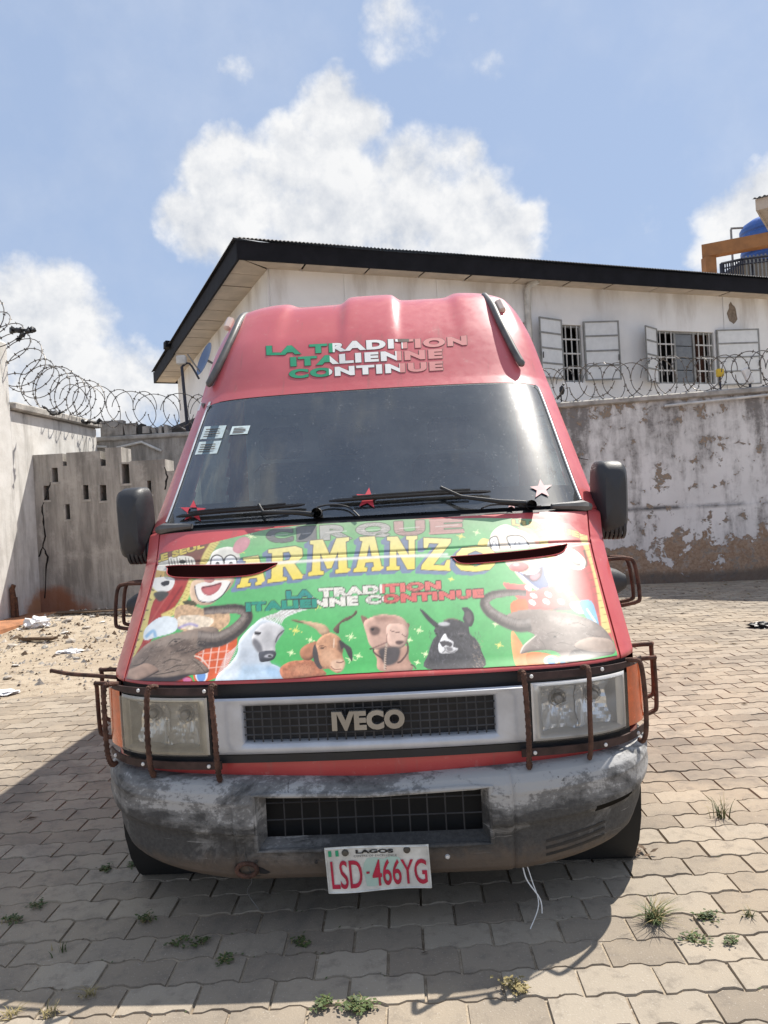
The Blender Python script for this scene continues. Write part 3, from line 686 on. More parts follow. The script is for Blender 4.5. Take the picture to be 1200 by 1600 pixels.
b = MB(); b.add([qd(u, v, z) for z in (-.1, zz - .12) for u, v in ((.8, .8), (3.0, .8), (3.0, 2.3), (.8, 2.3))], [(0,1,2,3),(7,6,5,4),(0,4,5,1),(1,5,6,2),(2,6,7,3),(3,7,4,0)]); b.build('wall', MAT['facade'], nh)

# ------------------------------------------------------------------ coiled razor wire
def coil(path, rad, pitch, wobble, both, tr=.0085, barb=.16, name='razor_wire', seed=1):
    rd = random.Random(seed); P = [np.array(p, float) for p in path]; b = MB()
    seg = [np.linalg.norm(P[i+1] - P[i]) for i in range(len(P) - 1)]; tot = sum(seg)
    def pos(s):
        for i, l in enumerate(seg):
            if s <= l or i == len(seg) - 1: return P[i] + (P[i+1] - P[i]) * (s / l), (P[i+1] - P[i]) / l
            s -= l
    for sgn in ((1, -1) if both else (1,)):
        pts = []; turns = tot / pitch; n = int(turns * 26); ph0 = 0 if sgn == 1 else 2.6
        for k in range(n + 1):
            s = tot * k / n; c, t = pos(s); up = np.array((0, 0, 1.)); sd_ = np.cross(t, up); sd_ /= np.linalg.norm(sd_); up = np.cross(sd_, t)
            q = ph0 + sgn * 2 * math.pi * turns * k / n; r = rad * (1 + wobble * math.sin(k * .045 + sgn) + wobble * .6 * math.sin(k * .131))
            pts.append(c + up * r * math.sin(q) + sd_ * r * math.cos(q) + t * pitch * .18 * math.sin(q * .5))
        b.tube(pts, tr, 5)
        acc = 0
        for k in range(1, n):
            acc += np.linalg.norm(pts[k] - pts[k-1])
            if acc > barb:
                acc = 0; t = pts[k] - pts[k-1]; t /= np.linalg.norm(t); a = np.cross(t, (rd.random(), rd.random(), rd.random())); a /= np.linalg.norm(a); c = pts[k]
                b.add([c + a * .034, c + t * .017, c - a * .034, c - t * .017], [(0, 1, 2, 3)]); a2 = np.cross(t, a); b.add([c + a2 * .030, c + t * .017, c - a2 * .030, c - t * .017], [(0, 1, 2, 3)])
    return b.build(name, MAT['razor'])
def rings(path, rad, step, ang, seed, tr=.0075, barb=.15):
    rd = random.Random(seed); P = [np.array(p, float) for p in path]; b = MB(); seg = [np.linalg.norm(P[i+1] - P[i]) for i in range(len(P) - 1)]; tot = sum(seg); k = 0; s = 0
    while s < tot:
        q = s; i = 0
        while i < len(seg) - 1 and q > seg[i]: q -= seg[i]; i += 1
        t = (P[i+1] - P[i]) / seg[i]; c = P[i] + t * q; up = np.array((0, 0, 1.)); sd_ = np.cross(t, up); sd_ /= np.linalg.norm(sd_)
        a = (ang if k % 2 else -ang) + rd.gauss(0, .18); w = t * math.sin(a) + sd_ * math.cos(a); r = rad * rd.uniform(.88, 1.1); lift = rad + rd.gauss(0, .02)
        pts = []
        for j in range(30):
            th = 2 * math.pi * j / 30; pts.append(c + w * r * math.cos(th) + up * (lift - rad + r * math.sin(th)) + t * (step * (j / 30 - .5)))
        b.tube(pts, tr, 5); acc = 0
        for j in range(1, 30):
            acc += np.linalg.norm(pts[j] - pts[j-1])
            if acc > barb:
                acc = 0; tt = pts[j] - pts[j-1]; tt /= np.linalg.norm(tt); aa_ = np.cross(tt, (rd.random(), rd.random(), rd.random())); aa_ /= np.linalg.norm(aa_); cc = pts[j]
                b.add([cc + aa_ * .032, cc + tt * .016, cc - aa_ * .032, cc - tt * .016], [(0, 1, 2, 3)])
        s += step * rd.uniform(.8, 1.2); k += 1
    return b.build('razor_wire', MAT['razor'])
def RWp(x, y, z): return np.array(RW.matrix_basis @ Vector((x, y, z)))
wo = rings([RWp(-6.8, .12, 3.37), RWp(-2, .12, 3.40), RWp(0, .12, 3.38), RWp(4.5, .12, 3.44)], .31, .21, 1.0, 3)
tag(wo, 'coiled razor wire along the top of the peeling white wall', 'razor wire')
pth = [LWp(10.4, .15, 4.62), LWp(11.0, .15, 4.58), LWp(11.6, .12, 4.15), LWp(12.4, .1, 3.82), LWp(13.7, .05, 3.74)]
wo = coil(pth, .38, .23, .10, False, seed=5, tr=.0075); tag(wo, 'loose razor wire coil sagging from the tall block of the limewashed wall', 'razor wire')
pth = [LWp(13.5, .1, 3.72), np.array((-4.6, 14.1, 3.62)), np.array((-3.2, 14.0, 3.45)), np.array((-1.2, 13.9, 3.4))]
wo = rings(pth, .34, .26, 1.0, 6); tag(wo, 'stretched razor wire coil along the top of the rear block wall', 'razor wire')
# plastic rags and a perched bird on the wires
def rag(pts, w, name, label, cat, seed):
    rd = random.Random(seed); b = MB(); P = smoothpath(pts, 5); k = len(P)
    rr = [w * (.35 + .9 * rd.random()) * (1 if 0 < i < k - 1 else .25) for i in range(k)]; b.tube([p + np.array((0, rd.uniform(-.03, .03), rd.uniform(-.02, .02))) for p in P], rr, 6); return b
rg = rag([at(16, 514, 11.0), at(30, 516, 11.0), at(44, 515, 11.05), at(55, 517, 11.05)], .05, '', '', '', 1); rg2 = rag([at(44, 518, 11.0), at(35, 524, 11.0), at(26, 532, 11.0)], .035, '', '', '', 2); rg.add(rg2.v, rg2.f)
tag(rg.build('plastic_rag', MAT['rag'], None, True), 'torn black plastic rag snagged high on the sagging razor coil', 'rag')
rg = rag([at(65, 634, 11.6), at(78, 643, 11.6), at(90, 646, 11.7), at(100, 642, 11.7)], .035, '', '', '', 4); tag(rg.build('plastic_rag', MAT['rag'], None, True), 'black plastic strip lying on the limewashed wall coping', 'rag')
rg = rag([at(127, 657, 12.8), at(140, 660, 12.8), at(159, 657, 12.9)], .035, '', '', '', 5); tag(rg.build('plastic_rag', MAT['rag'], None, True), 'black plastic strip at the far end of the limewashed wall', 'rag')
bp = RWp(-1.98, .1, 3.1)
b = MB(); b.tube([bp + (0, 0, .0), bp + (.0, 0, .14)], .012, 5); b.lathe([(0, -.07), (.03, -.05), (.048, 0), (.04, .06), (.0, .10)], 10, 'z', tuple(bp + (.02, 0, .2))); b.lathe([(0, -.03), (.028, 0), (0, .03)], 8, 'z', tuple(bp + (.05, 0, .31))); b.tube([bp + (.01, 0, .16), bp + (-.07, 0, .06)], [.022, .012], 5)
tag(b.build('perched_bird', MAT['rag'], None, True), 'small dark bird perched on the wall top among the wire', 'bird')
fp = RWp(.55, .1, 3.1); b0 = empty('yellow_marker_lamp', tuple(fp)); tag(b0, 'small yellow box on a thin peg on the wall top', 'lamp')
b = MB(); b.tube([(0, 0, -.02), (0, 0, .22)], .015, 6); b.build('peg', MAT['navy'], b0); b = MB(); b.bbox(-.05, .06, -.04, .04, .22, .35, .012); b.build('box', MAT['yellow'], b0)
fp = RWp(1.0, .1, 3.1); b0 = empty('floodlight', tuple(fp)); tag(b0, 'small white floodlight tilted on the wall top', 'floodlight')
b = MB(); b.tube([(0, 0, -.02), (0, 0, .1)], .02, 6); b.build('stem', MAT['navy'], b0); b = MB(); b.bbox(-.06, .06, -.035, .035, -.13, .13, .015, M=Matrix.Translation((-.03, 0, .2)) @ Matrix.Rotation(R(-22), 4, 'Y')); b.build('housing', MAT['lampwhite'], b0)
# rusty pipe stub standing on the step at the left wall
sp = at(22, 962, 10.9); b = MB(); z0 = .165
b.tube([(sp[0], sp[1], z0), (sp[0] + .0, sp[1], z0 + .32), (sp[0] - .01, sp[1], z0 + .42), (sp[0] + .02, sp[1], z0 + .48)], [.045, .045, .04, .035], 8); b.tube([(sp[0] + .055, sp[1], z0), (sp[0] + .045, sp[1], z0 + .3)], .02, 6)
tag(b.build('pipe_stub', MAT['rust'], None, True), 'short rusty pipe stub standing on the stained step', 'pipe')
# ------------------------------------------------------------------ van materials
def m_red(name='faded_red_paint'):
    t = NT(name); v = t.vec('Object'); s = t.sep(v)
    a = t.noise(v, 1.6, 6, .6); b = t.noise(v, 18, 8, .7); c = t.noise(v, 140, 3, .6)
    col = t.mix(t.ramp(a, .3, .7), (.45, .052, .046), (.53, .075, .070))
    up = t.n('ShaderNodeNewGeometry'); nz = t.sep(up.outputs['Normal'])[2]
    col = t.mix(t.math('MULTIPLY', t.ramp(s[2], .75, 2.1, .0, .5), t.ramp(a, .2, .75, .6, 1)), col, (.62, .165, .205))   # faded paint, with sunlit pink put into the colour towards the roof
    col = t.mix(t.ramp(b, .60, .74, 0, .35), col, (.55, .33, .29)); col = t.mix(t.ramp(c, .70, .76, 0, .4), col, (.20, .05, .045))
    run = t.noise(t.vec('Object', (14, 3, .9)), 1.5, 6, .65); col = t.mix(t.ramp(run, .58, .74, 0, .4), col, (.27, .12, .10)); scr = t.noise(t.vec('Object', (9, 9, 50), (3, 1, 2)), 2.2, 5, .7, 1.0); col = t.mix(t.ramp(scr, .72, .76, 0, .55), col, (.62, .50, .47))
    return t.done(t.bsdf(col, t.ramp(b, .3, .7, .34, .5), 0, t.bump(t.noise(v, 3.5, 4, .5), .12, .02), coat=.45, coat_rough=.14))
def m_bumper():
    t = NT('scuffed_grey_bumper'); v = t.vec('Object'); s = t.sep(v)
    a = t.noise(t.vec('Object', (.8, 1, 1.5)), 3.4, 9, .68, .7); b = t.noise(v, 11, 8, .7, .5); f = t.noise(v, 70, 5, .7)
    sc = t.noise(t.vec('Object', (3, 3, 55), (1, 2, 3)), 1.6, 5, .7, .6); sc2 = t.noise(t.vec('Object', (20, 9, 12), (4, 2, 1)), 1.7, 4, .7, 1.2)
    col = t.mix(t.ramp(f, .3, .7), (.050, .049, .049), (.080, .079, .077))
    w = t.math('ADD', t.math('ADD', t.math('MULTIPLY', a, .85), t.math('MULTIPLY', b, .3)), t.ramp(s[2], .25, .50, -.12, .06))  # worn scuffs, paler towards the top where the lit flange is painted in
    col = t.mix(t.ramp(w, .50, .60, 0, .8), col, (.20, .197, .192)); col = t.mix(t.ramp(t.math('ADD', w, t.math('MULTIPLY', f, .25)), .72, .80, 0, .85), col, (.42, .415, .405))
    col = t.mix(t.math('MULTIPLY', t.ramp(sc, .62, .67), t.ramp(a, .4, .6, .15, .8)), col, (.34, .335, .325)); col = t.mix(t.ramp(sc2, .66, .70, 0, .7), col, (.035, .033, .032))
    dirt = t.math('ADD', t.math('MULTIPLY', b, .5), t.ramp(s[2], .17, .40, .36, -.1)); col = t.mix(t.ramp(dirt, .34, .60, 0, .75), col, (.150, .112, .082))
    return t.done(t.bsdf(col, t.ramp(w, .4, .75, .72, .55), 0, t.bump(t.math('ADD', f, sc), .15, .008), spec=.3))
def m_glass():
    t = NT('dusty_windscreen'); v = t.vec('Object')
    sp = t.voro(v, 62); sp2 = t.voro(v, 130); d = t.noise(v, 3, 8, .7); f = t.noise(v, 220, 2, .5)
    dust = t.math('MULTIPLY', t.ramp(sp, .10, .22, 1, 0), t.ramp(t.noise(v, 26, 3, .6), .45, .58, 0, 1)); dust = t.math('MAXIMUM', dust, t.math('MULTIPLY', t.ramp(sp2, .10, .24, 1, 0), .30))
    film = t.ramp(d, .3, .8, .02, .09); film = t.math('MAXIMUM', film, t.math('MULTIPLY', dust, .38))
    tr = t.n('ShaderNodeBsdfTransparent'); tr.inputs[0].default_value = (.62, .72, .70, 1)
    gl = t.n('ShaderNodeBsdfGlossy'); gl.inputs['Roughness'].default_value = .03; gl.inputs['Color'].default_value = (.9, .95, 1, 1)
    fr_ = t.n('ShaderNodeFresnel'); fr_.inputs['IOR'].default_value = 1.62
    m1 = t.n('ShaderNodeMixShader'); t.link(t.math('ADD', fr_.outputs[0], .035, clamp=True), m1.inputs[0]); t.link(tr.outputs[0], m1.inputs[1]); t.link(gl.outputs[0], m1.inputs[2])
    g2 = t.n('ShaderNodeBsdfGlossy'); g2.inputs['Roughness'].default_value = .24; g2.inputs['Color'].default_value = (.75, .75, .75, 1)
    df = t.n('ShaderNodeBsdfDiffuse'); df.inputs['Color'].default_value = (.50, .49, .46, 1)
    m2 = t.n('ShaderNodeMixShader'); m2.inputs[0].default_value = .5; t.link(df.outputs[0], m2.inputs[1]); t.link(g2.outputs[0], m2.inputs[2])
    m3 = t.n('ShaderNodeMixShader'); t.link(film, m3.inputs[0]); t.link(m1.outputs[0], m3.inputs[1]); t.link(m2.outputs[0], m3.inputs[2])
    m4 = t.n('ShaderNodeMixShader'); m4.inputs[0].default_value = .055; g3 = t.n('ShaderNodeBsdfGlossy'); g3.inputs['Roughness'].default_value = .25; t.link(m3.outputs[0], m4.inputs[1]); t.link(g3.outputs[0], m4.inputs[2])
    return t.done(m4.outputs[0])
def m_lens(name, tint, haze):
    t = NT(name); v = t.vec('Object'); tr = t.n('ShaderNodeBsdfTransparent'); tr.inputs[0].default_value = (*tint, 1)
    gl = t.n('ShaderNodeBsdfGlossy'); gl.inputs['Roughness'].default_value = .06
    fr_ = t.n('ShaderNodeFresnel'); fr_.inputs['IOR'].default_value = 1.5
    m1 = t.n('ShaderNodeMixShader'); t.link(fr_.outputs[0], m1.inputs[0]); t.link(tr.outputs[0], m1.inputs[1]); t.link(gl.outputs[0], m1.inputs[2])
    df = t.n('ShaderNodeBsdfDiffuse'); df.inputs['Color'].default_value = (.55, .52, .45, 1)
    m3 = t.n('ShaderNodeMixShader'); t.link(t.ramp(t.noise(v, 7, 6, .65), .25, .75, haze * .6, haze * 1.4), m3.inputs[0]); t.link(m1.outputs[0], m3.inputs[1]); t.link(df.outputs[0], m3.inputs[2])
    return t.done(m3.outputs[0])
def m_vcol(name, rough=.42, coat=.2):
    t = NT(name); v = t.vec('Object'); c = t.attr('ink').outputs['Color']
    b = t.noise(v, 20, 8, .7); c = t.mix(t.ramp(b, .62, .75, 0, .22), c, (.55, .50, .45)); c = t.mix(t.ramp(t.noise(v, 150, 3, .6), .70, .78, 0, .3), c, (.62, .6, .56))
    return t.done(t.bsdf(c, rough, 0, coat=coat, coat_rough=.25))
VM = dict(red=m_red(), bumper=m_bumper(), glass=m_glass(), black=simple('black_trim', (.016, .016, .018), .55, var=.25, scale=14, bump=.1, bscale=150),
    ceramic=simple('black_glass_band', (.010, .010, .012), .30, var=.2), silver=simple('silver_grille_paint', (.50, .52, .56), .38, .35, var=.1, scale=9),
    lattice=simple('grille_lattice', (.05, .05, .053), .6, var=.3), rubber=simple('rubber_tyre', (.025, .024, .023), .85, var=.3, scale=20, bump=.3, bscale=90),
    steel=simple('wheel_steel', (.30, .30, .31), .5, .6, var=.2), guard=simple('rusty_rebar', (.105, .052, .036), .75, .35, var=.5, scale=26, bump=.6, bscale=150),
    gstrip=simple('brown_flat_bar', (.055, .032, .028), .65, .3, var=.4, scale=22), chrome=simple('lamp_reflector', (.93, .93, .93), .16, .55, var=.03),
    bezel=simple('lamp_bezel', (.72, .72, .72), .35, .3, var=.08), bezelL=simple('dull_lamp_bezel', (.55, .52, .46), .5, .1, var=.15, scale=14), orange=simple('amber_lens', (.62, .10, .012), .22, var=.2, scale=20, coat=.5), lens=m_lens('clear_lens', (.94, .95, .95), .05), lensd=m_lens('hazy_lens', (.95, .93, .87), .20),
    ink=m_vcol('printed_hood_film'), mirror=simple('mirror_housing', (.028, .029, .033), .5, var=.15, scale=10, bump=.1, bscale=120),
    rail=simple('grey_rubber_rail', (.10, .098, .095), .5, var=.3, scale=10), white=simple('white_vinyl', (.78, .77, .74), .5, var=.05), green=simple('green_vinyl', (.02, .30, .15), .5, var=.1),
    pink=simple('faded_pink_vinyl', (.62, .235, .22), .5, var=.06), outline=simple('dark_outline_vinyl', (.10, .075, .06), .6, var=.2), star=simple('red_star_vinyl', (.55, .045, .065), .5, var=.1), starpale=simple('bleached_star_vinyl', (.50, .24, .25), .5, var=.15),
    plate=simple('plate_white', (.64, .64, .60), .5, var=.2, scale=16), platered=simple('plate_red_ink', (.42, .015, .05), .5, var=.2, scale=30), platemap=simple('plate_pale_green_map', (.44, .60, .53), .5, var=.1), bolt=simple('dull_bolt', (.09, .085, .075), .5, .6, var=.2), badge=simple('badge_alloy', (.34, .33, .31), .38, .7, var=.15),
    seat=simple('seat_cloth', (.10, .11, .13), .9, var=.2, scale=12), dash=simple('dash_plastic', (.022, .022, .024), .75, var=.2), trim=simple('door_trim', (.32, .34, .31), .8, var=.1), paper=simple('paper_sticker', (.55, .64, .64), .6, var=.12, scale=40), clearlamp=simple('pale_marker_lens', (.62, .50, .44), .25, var=.1), underbody=simple('underbody', (.018, .017, .016), .9, var=.3), cloth=simple('sky_toned_bulkhead_cloth', (.30, .34, .40), .95))

# ------------------------------------------------------------------ van shell as one swept surface S(x, s)
VX, VY, YAW = -.095, 2.50, R(2.3)
van = empty('parked_van', (VX, VY, 0), -YAW)
tag(van, 'red high roof van with painted circus hood and steel lamp guards parked on pavers', 'van')
VMx = Matrix.Translation((VX, VY, 0)) @ Matrix.Rotation(-YAW, 4, 'Z'); VR = np.array(VMx.to_3x3()); VO = np.array((VX, VY, 0))
#      s:   0     1     2     3     4     5     6      7     8     9     10    11    12
K_y  = [.075, .065, .058, .062, .115, .550, .715, .740, 1.400, 1.440, 1.70, 1.98, 2.16]
K_z  = [.500, .600, .800, .845, .890, 1.243, 1.383, 1.402, 2.068, 2.114, 2.442, 2.679, 2.739]
K_W  = [.985, .990, .990, .988, .990, 1.015, 1.045, 1.045, .985, .978, .920, .862, .842]
K_d1 = [.07, .07, .07, .07, .07, .07, .07, .09, .10, .10, .06, .05, .05]
K_d2 = [.20, .20, .20, .19, .16, .14, .14, .14, .13, .13, .10, .07, .06]
K_dz = [0, 0, 0, 0, .01, .02, .02, .02, .02, .02, .03, .045, .07]
def pchip(k):
    n = len(k); d = [k[i+1] - k[i] for i in range(n - 1)]; m = [d[0]]
    for i in range(1, n - 1): m.append(0 if d[i-1] * d[i] <= 0 else 2 * d[i-1] * d[i] / (d[i-1] + d[i]))
    m.append(d[-1]); xs, ys = [], []
    for i in range(n - 1):
        for j in range(40):
            t = j / 40; xs.append(i + t); ys.append((2*t**3-3*t**2+1)*k[i] + (t**3-2*t**2+t)*m[i] + (-2*t**3+3*t**2)*k[i+1] + (t**3-t**2)*m[i+1])
    xs.append(n - 1); ys.append(k[-1]); return np.array(xs), np.array(ys)
TB = {n: pchip(k) for n, k in dict(y=K_y, z=K_z, W=K_W, a=K_d1, b=K_d2, c=K_dz).items()}
# the nose and roof edges stay crisp where panels change direction
def T(n, s): return np.interp(s, *TB[n])
def S(x, s):
    x = np.asarray(x, float); s = np.asarray(s, float); W = T('W', s); t = np.abs(x) / W; t = np.minimum(t, 1.0)
    y = T('y', s) + T('a', s) * t ** 2 + T('b', s) * t ** 9; z = T('z', s) - T('c', s) * t ** 8
    return np.stack([x + 0 * s, y, z], -1)
def Sn(x, s):
    e = 1e-3; a = S(np.asarray(x) + e, s) - S(np.asarray(x) - e, s); b = S(x, np.minimum(np.asarray(s) + e, 12)) - S(x, np.maximum(np.asarray(s) - e, 0)); n = np.cross(a, b); return n / (np.linalg.norm(n, axis=-1, keepdims=True) + 1e-12)
def Soff(x, s, o): return S(x, s) + Sn(x, s) * np.asarray(o)[..., None]
def vproj(P): return proj(np.asarray(P) @ VR.T + VO)
def inv(px_, py_, s0=6.5, x0=None):
    x = ((px_ - 580) / 420 if x0 is None else x0); s = s0
    for _ in range(14):
        p = vproj(S(x, s)); e = 2e-3; px1 = vproj(S(x + e, s)); ps1 = vproj(S(x, s + e)); J = np.stack([(px1 - p) / e, (ps1 - p) / e], -1); d = np.linalg.lstsq(J, np.array((px_, py_)) - p, rcond=None)[0]
        x = float(np.clip(x + np.clip(d[0], -.2, .2), -1.0, 1.0)); s = float(np.clip(s + np.clip(d[1], -.6, .6), 0.01, 11.99))
    return x, s
def panel(name, fn, nu, nv, mat, parent, skirt=.014, keep=None, ang=35, build=True):
    U, V = np.meshgrid(np.linspace(0, 1, nu + 1), np.linspace(0, 1, nv + 1)); P = fn(U, V)
    du = np.gradient(P, axis=1); dv = np.gradient(P, axis=0); Nn = np.cross(du, dv); Nn /= np.linalg.norm(Nn, axis=-1, keepdims=True) + 1e-12
    if np.mean(Nn[..., 1]) > 0.02 or (abs(np.mean(Nn[..., 1])) <= .02 and np.mean(Nn[..., 0] * P[..., 0]) < 0): Nn = -Nn
    b = MB(); w = nu + 1; b.v = [tuple(p) for p in P.reshape(-1, 3)]
    for j in range(nv):
        for i in range(nu):
            if keep is None or keep((i + .5) / nu, (j + .5) / nv): b.f.append((j*w+i, j*w+i+1, (j+1)*w+i+1, (j+1)*w+i))
    b.m = [0] * len(b.f)
    if skirt:
        ring = [(0, i) for i in range(nu)] + [(j, nu) for j in range(nv)] + [(nv, nu - i) for i in range(nu)] + [(nv - j, 0) for j in range(nv)]
        A = [P[r] for r in ring]; B = [P[r] - Nn[r] * skirt for r in ring]; n = len(ring); b.add(A + B, [(i, (i+1) % n, n + (i+1) % n, n + i) for i in range(n)])
    return b.build(name, mat, parent, True, ang) if build else b
def xh(s): return T('W', s) - .075          # hood edge
def lerp(a, b, t): return a + (b - a) * t
# dark under-shell behind the shut lines
def under(U, V): s = lerp(.2, 6.9, V); x = lerp(-1, 1, U) * (T('W', s) - .012); return Soff(x, s, -.02)
panel('inner_nose', under, 60, 80, VM['black'], van, 0, keep=lambda u, v: not (.9 < lerp(.2, 6.9, v) < 2.1 and .55 < abs(lerp(-1, 1, u)) < .92))
# hood
CRS = 5.06
def hoodf(U, V):
    s = lerp(3.02, 6.0, V); x = lerp(-1, 1, U) * (xh(s) - .004); q = np.exp(-((s - CRS) / .018) ** 2); return Soff(x, s, -.005 * q)
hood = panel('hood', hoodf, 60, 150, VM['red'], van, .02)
# fenders
for sg in (-1, 1):
    def fen(U, V, sg=sg):
        s = lerp(2.95, 6.9, V); q = np.exp(-((s - 5.15) / .02) ** 2); x = sg * lerp(xh(s) + .004, T('W', s), U); return Soff(x, s, -.004 * q)
    panel('fender', fen, 8, 90, VM['red'], van, .014, ang=60)
# bonnet-to-bumper front panel
def frontp(U, V): s = lerp(.05, .74, V); x = lerp(-1, 1, U) * T('W', s); return Soff(x, s, .004)
panel('front_panel', frontp, 50, 8, VM['red'], van, .01, ang=60)
# ---- windscreen
def gx(s):
    s = np.asarray(s, float); v = (s - 7.0) / 1.0; base = lerp(.972, .900, v); r = .10
    t1 = np.clip((.07 - v) / .07, 0, 1); t2 = np.clip((v - .88) / .12, 0, 1)
    return base - .05 * (1 - np.sqrt(np.maximum(0, 1 - t1 ** 2))) - .075 * (1 - np.sqrt(np.maximum(0, 1 - t2 ** 2)))
def glassf(U, V): s = lerp(7.04, 7.97, V); x = lerp(-1, 1, U) * (gx(s) - .014); return Soff(x, s, .004)
ws = panel('windscreen', glassf, 50, 50, VM['glass'], van, 0)
def band(s0, s1, name, mat, off=-.004, inner=None, parent=ws, nv=14):
    def f(U, V): s = lerp(s0, s1, V); x = lerp(-1, 1, U) * (gx(s) - .010); return Soff(x, s, off)
    return panel(name, f, 50, nv, mat, parent, 0)
band(7.0, 7.25, 'printed_band', VM['ceramic']); band(7.955, 8.0, 'printed_band', VM['ceramic'], nv=10)
def dash_sag(U, V): s = lerp(7.185, lerp(7.20, 7.30, np.abs(lerp(-1, 1, U)) ** 2 * 0 + .25), V); x = lerp(-1, 1, U) * (gx(s) - .03); return Soff(x, s, -.03)
for sg in (-1, 1):
    def gas(U, V, sg=sg): s = lerp(7.0, 8.0, V); x = sg * lerp(gx(s) - .022, gx(s), U); return Soff(x, s, .001)
    panel('gasket', gas, 3, 50, VM['black'], ws, .01)
def gast(U, V): s = lerp(7.965, 8.02, V); x = lerp(-1, 1, U) * gx(np.minimum(s, 8.0)); return Soff(x, s, .003)
panel('gasket', gast, 40, 3, VM['black'], ws, .01)
for sg in (-1, 1):
    def pil(U, V, sg=sg): s = lerp(6.92, 8.06, V); x = sg * lerp(gx(np.clip(s, 7, 8)) + .003, T('W', s), U); return Soff(x, s, .004)
    panel('pillar', pil, 10, 60, VM['red'], van, .012, ang=60)
    b = MB(); P = [Soff(sg * (gx(s) - .012), s, .010) for s in np.linspace(7.12, 7.95, 20)]; b.tube(P, .0045, 6); b.build('drip_moulding', VM['silver'], van, True)
def cowl(U, V): s = lerp(6.03, 6.99, V); x = lerp(-1, 1, U) * (xh(s) + .0); return Soff(x, s, -.006)
panel('cowl', cowl, 40, 4, VM['black'], van, 0)
for sg in (-1, 1):
    b = MB(); P = [Soff(sg * q, 6.75, .012) for q in np.linspace(.80, .985, 6)]; b.tube(P, [.012, .016, .018, .022, .028, .018], 8); b.build('cowl_cap', VM['rail'], van, True)
# ---- roof front with pressed ribs
def rib(x, s):
    a = np.abs(x); v = np.clip((s - 9.35) / 2.2, 0, 1); c = .155 + .0 * v
    e = 1 / (1 + np.exp((a - c) / .012)); o = 1 / (1 + np.exp(-(a - (.52 - .03 * v)) / .016))
    return .040 * e * v + .030 * o * v
def rooff(U, V): s = lerp(8.03, 12.0, V); x = lerp(-1, 1, U) * T('W', s); return Soff(x, s, .004 + rib(x, s) * (np.abs(x) < .78) + rib(.78, s) * (np.abs(x) >= .78) * np.clip((T('W', s) - np.abs(x)) / .06, 0, 1) )
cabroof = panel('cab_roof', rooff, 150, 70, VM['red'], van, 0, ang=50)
YR = 5.55
# roof behind and body sides
def mainroof(U, V):
    s = 12.0; x = lerp(-1, 1, U) * T('W', s); p = Soff(x, s + 0 * x, .004 + rib(x, 12.0 + 0 * x) * (np.abs(x) < .78)); q = p.copy(); q[..., 1] = lerp(p[..., 1], YR, V); q[..., 2] += -.01 * V * 0 + np.sin(V * 3.14) * .012; return q
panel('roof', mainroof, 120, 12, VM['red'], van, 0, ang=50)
WHY, WHR = .74, .345
for sg in (-1, 1):
    b = MB(); ns, ny = 96, 110; ss = np.linspace(0, 12, ns + 1); E0 = S(sg * T('W', ss), ss)
    for k in range(ns + 1):
        for j in range(ny + 1):
            t = (j / ny) ** 1.15; y = lerp(E0[k, 1], YR, t); b.v.append((E0[k, 0], y, E0[k, 2]))
    for k in range(ns):
        for j in range(ny):
            q = [k*(ny+1)+j, k*(ny+1)+j+1, (k+1)*(ny+1)+j+1, (k+1)*(ny+1)+j]; c = np.mean([b.v[i] for i in q], axis=0)
            if math.hypot(c[1] - WHY, c[2] - .34) < .44: continue
            if 1.55 + .70 * (c[2] - 1.45) < c[1] < 2.35 and 1.46 < c[2] < 2.02: continue
            b.f.append(tuple(q)); b.m.append(0)
    # sill below
    n0 = len(b.v); ys = np.linspace(1.22, YR, 40)
    b.add([(sg * .985, y, z) for z in (.30, .502) for y in ys], [(i, i + 1, 40 + i + 1, 40 + i) for i in range(39) if not (3.75 < ys[i] < 4.65)])
    b.build('side_panel', VM['red'], van, True, 40)
    b = MB(); xg = lambda z: sg * (np.interp(z, [1.4, 2.05], [1.04, .985]) - .006)
    b.add([(xg(1.44), 1.5, 1.44), (xg(1.44), 2.37, 1.44), (xg(2.03), 2.37, 2.03), (xg(2.03), 1.92, 2.03)], [(0, 1, 2, 3)]); b.build('door_window', VM['glass'], van)
    b = MB(); b.tube([(sg * .985, WHY + .44 * math.cos(q), .34 + .44 * math.sin(q)) for q in np.linspace(.45, 2.7, 22)], .016, 8); b.build('wheel_arch', VM['black'], van, True)
    b = MB(); b.lathe([(.44, 0), (.44, .30)], 24, 'x', (sg * .985 - (.30 if sg > 0 else 0), WHY, .34)); b.build('wheel_housing', VM['underbody'], van, True)
b = MB(); b.add([(-1.0, YR, .3), (1.0, YR, .3), (1.045, YR, 1.4), (.85, YR, 2.66), (-.85, YR, 2.66), (-1.045, YR, 1.4)], [(0, 1, 2, 3, 4, 5)]); b.build('rear_doors', VM['red'], van)
b = MB(); b.box(-.62, .62, .30, YR - .1, .26, .44); b.box(-.8, .8, 1.5, YR - .1, .36, .46); b.box(-.75, .75, .12, .22, .22, .5); b.build('chassis', VM['underbody'], van)
b = MB(); b.box(-.78, .78, WHY - .06, WHY + .06, .28, .38); b.box(-.8, .8, 4.14, 4.26, .28, .40); b.build('axle', VM['underbody'], van)
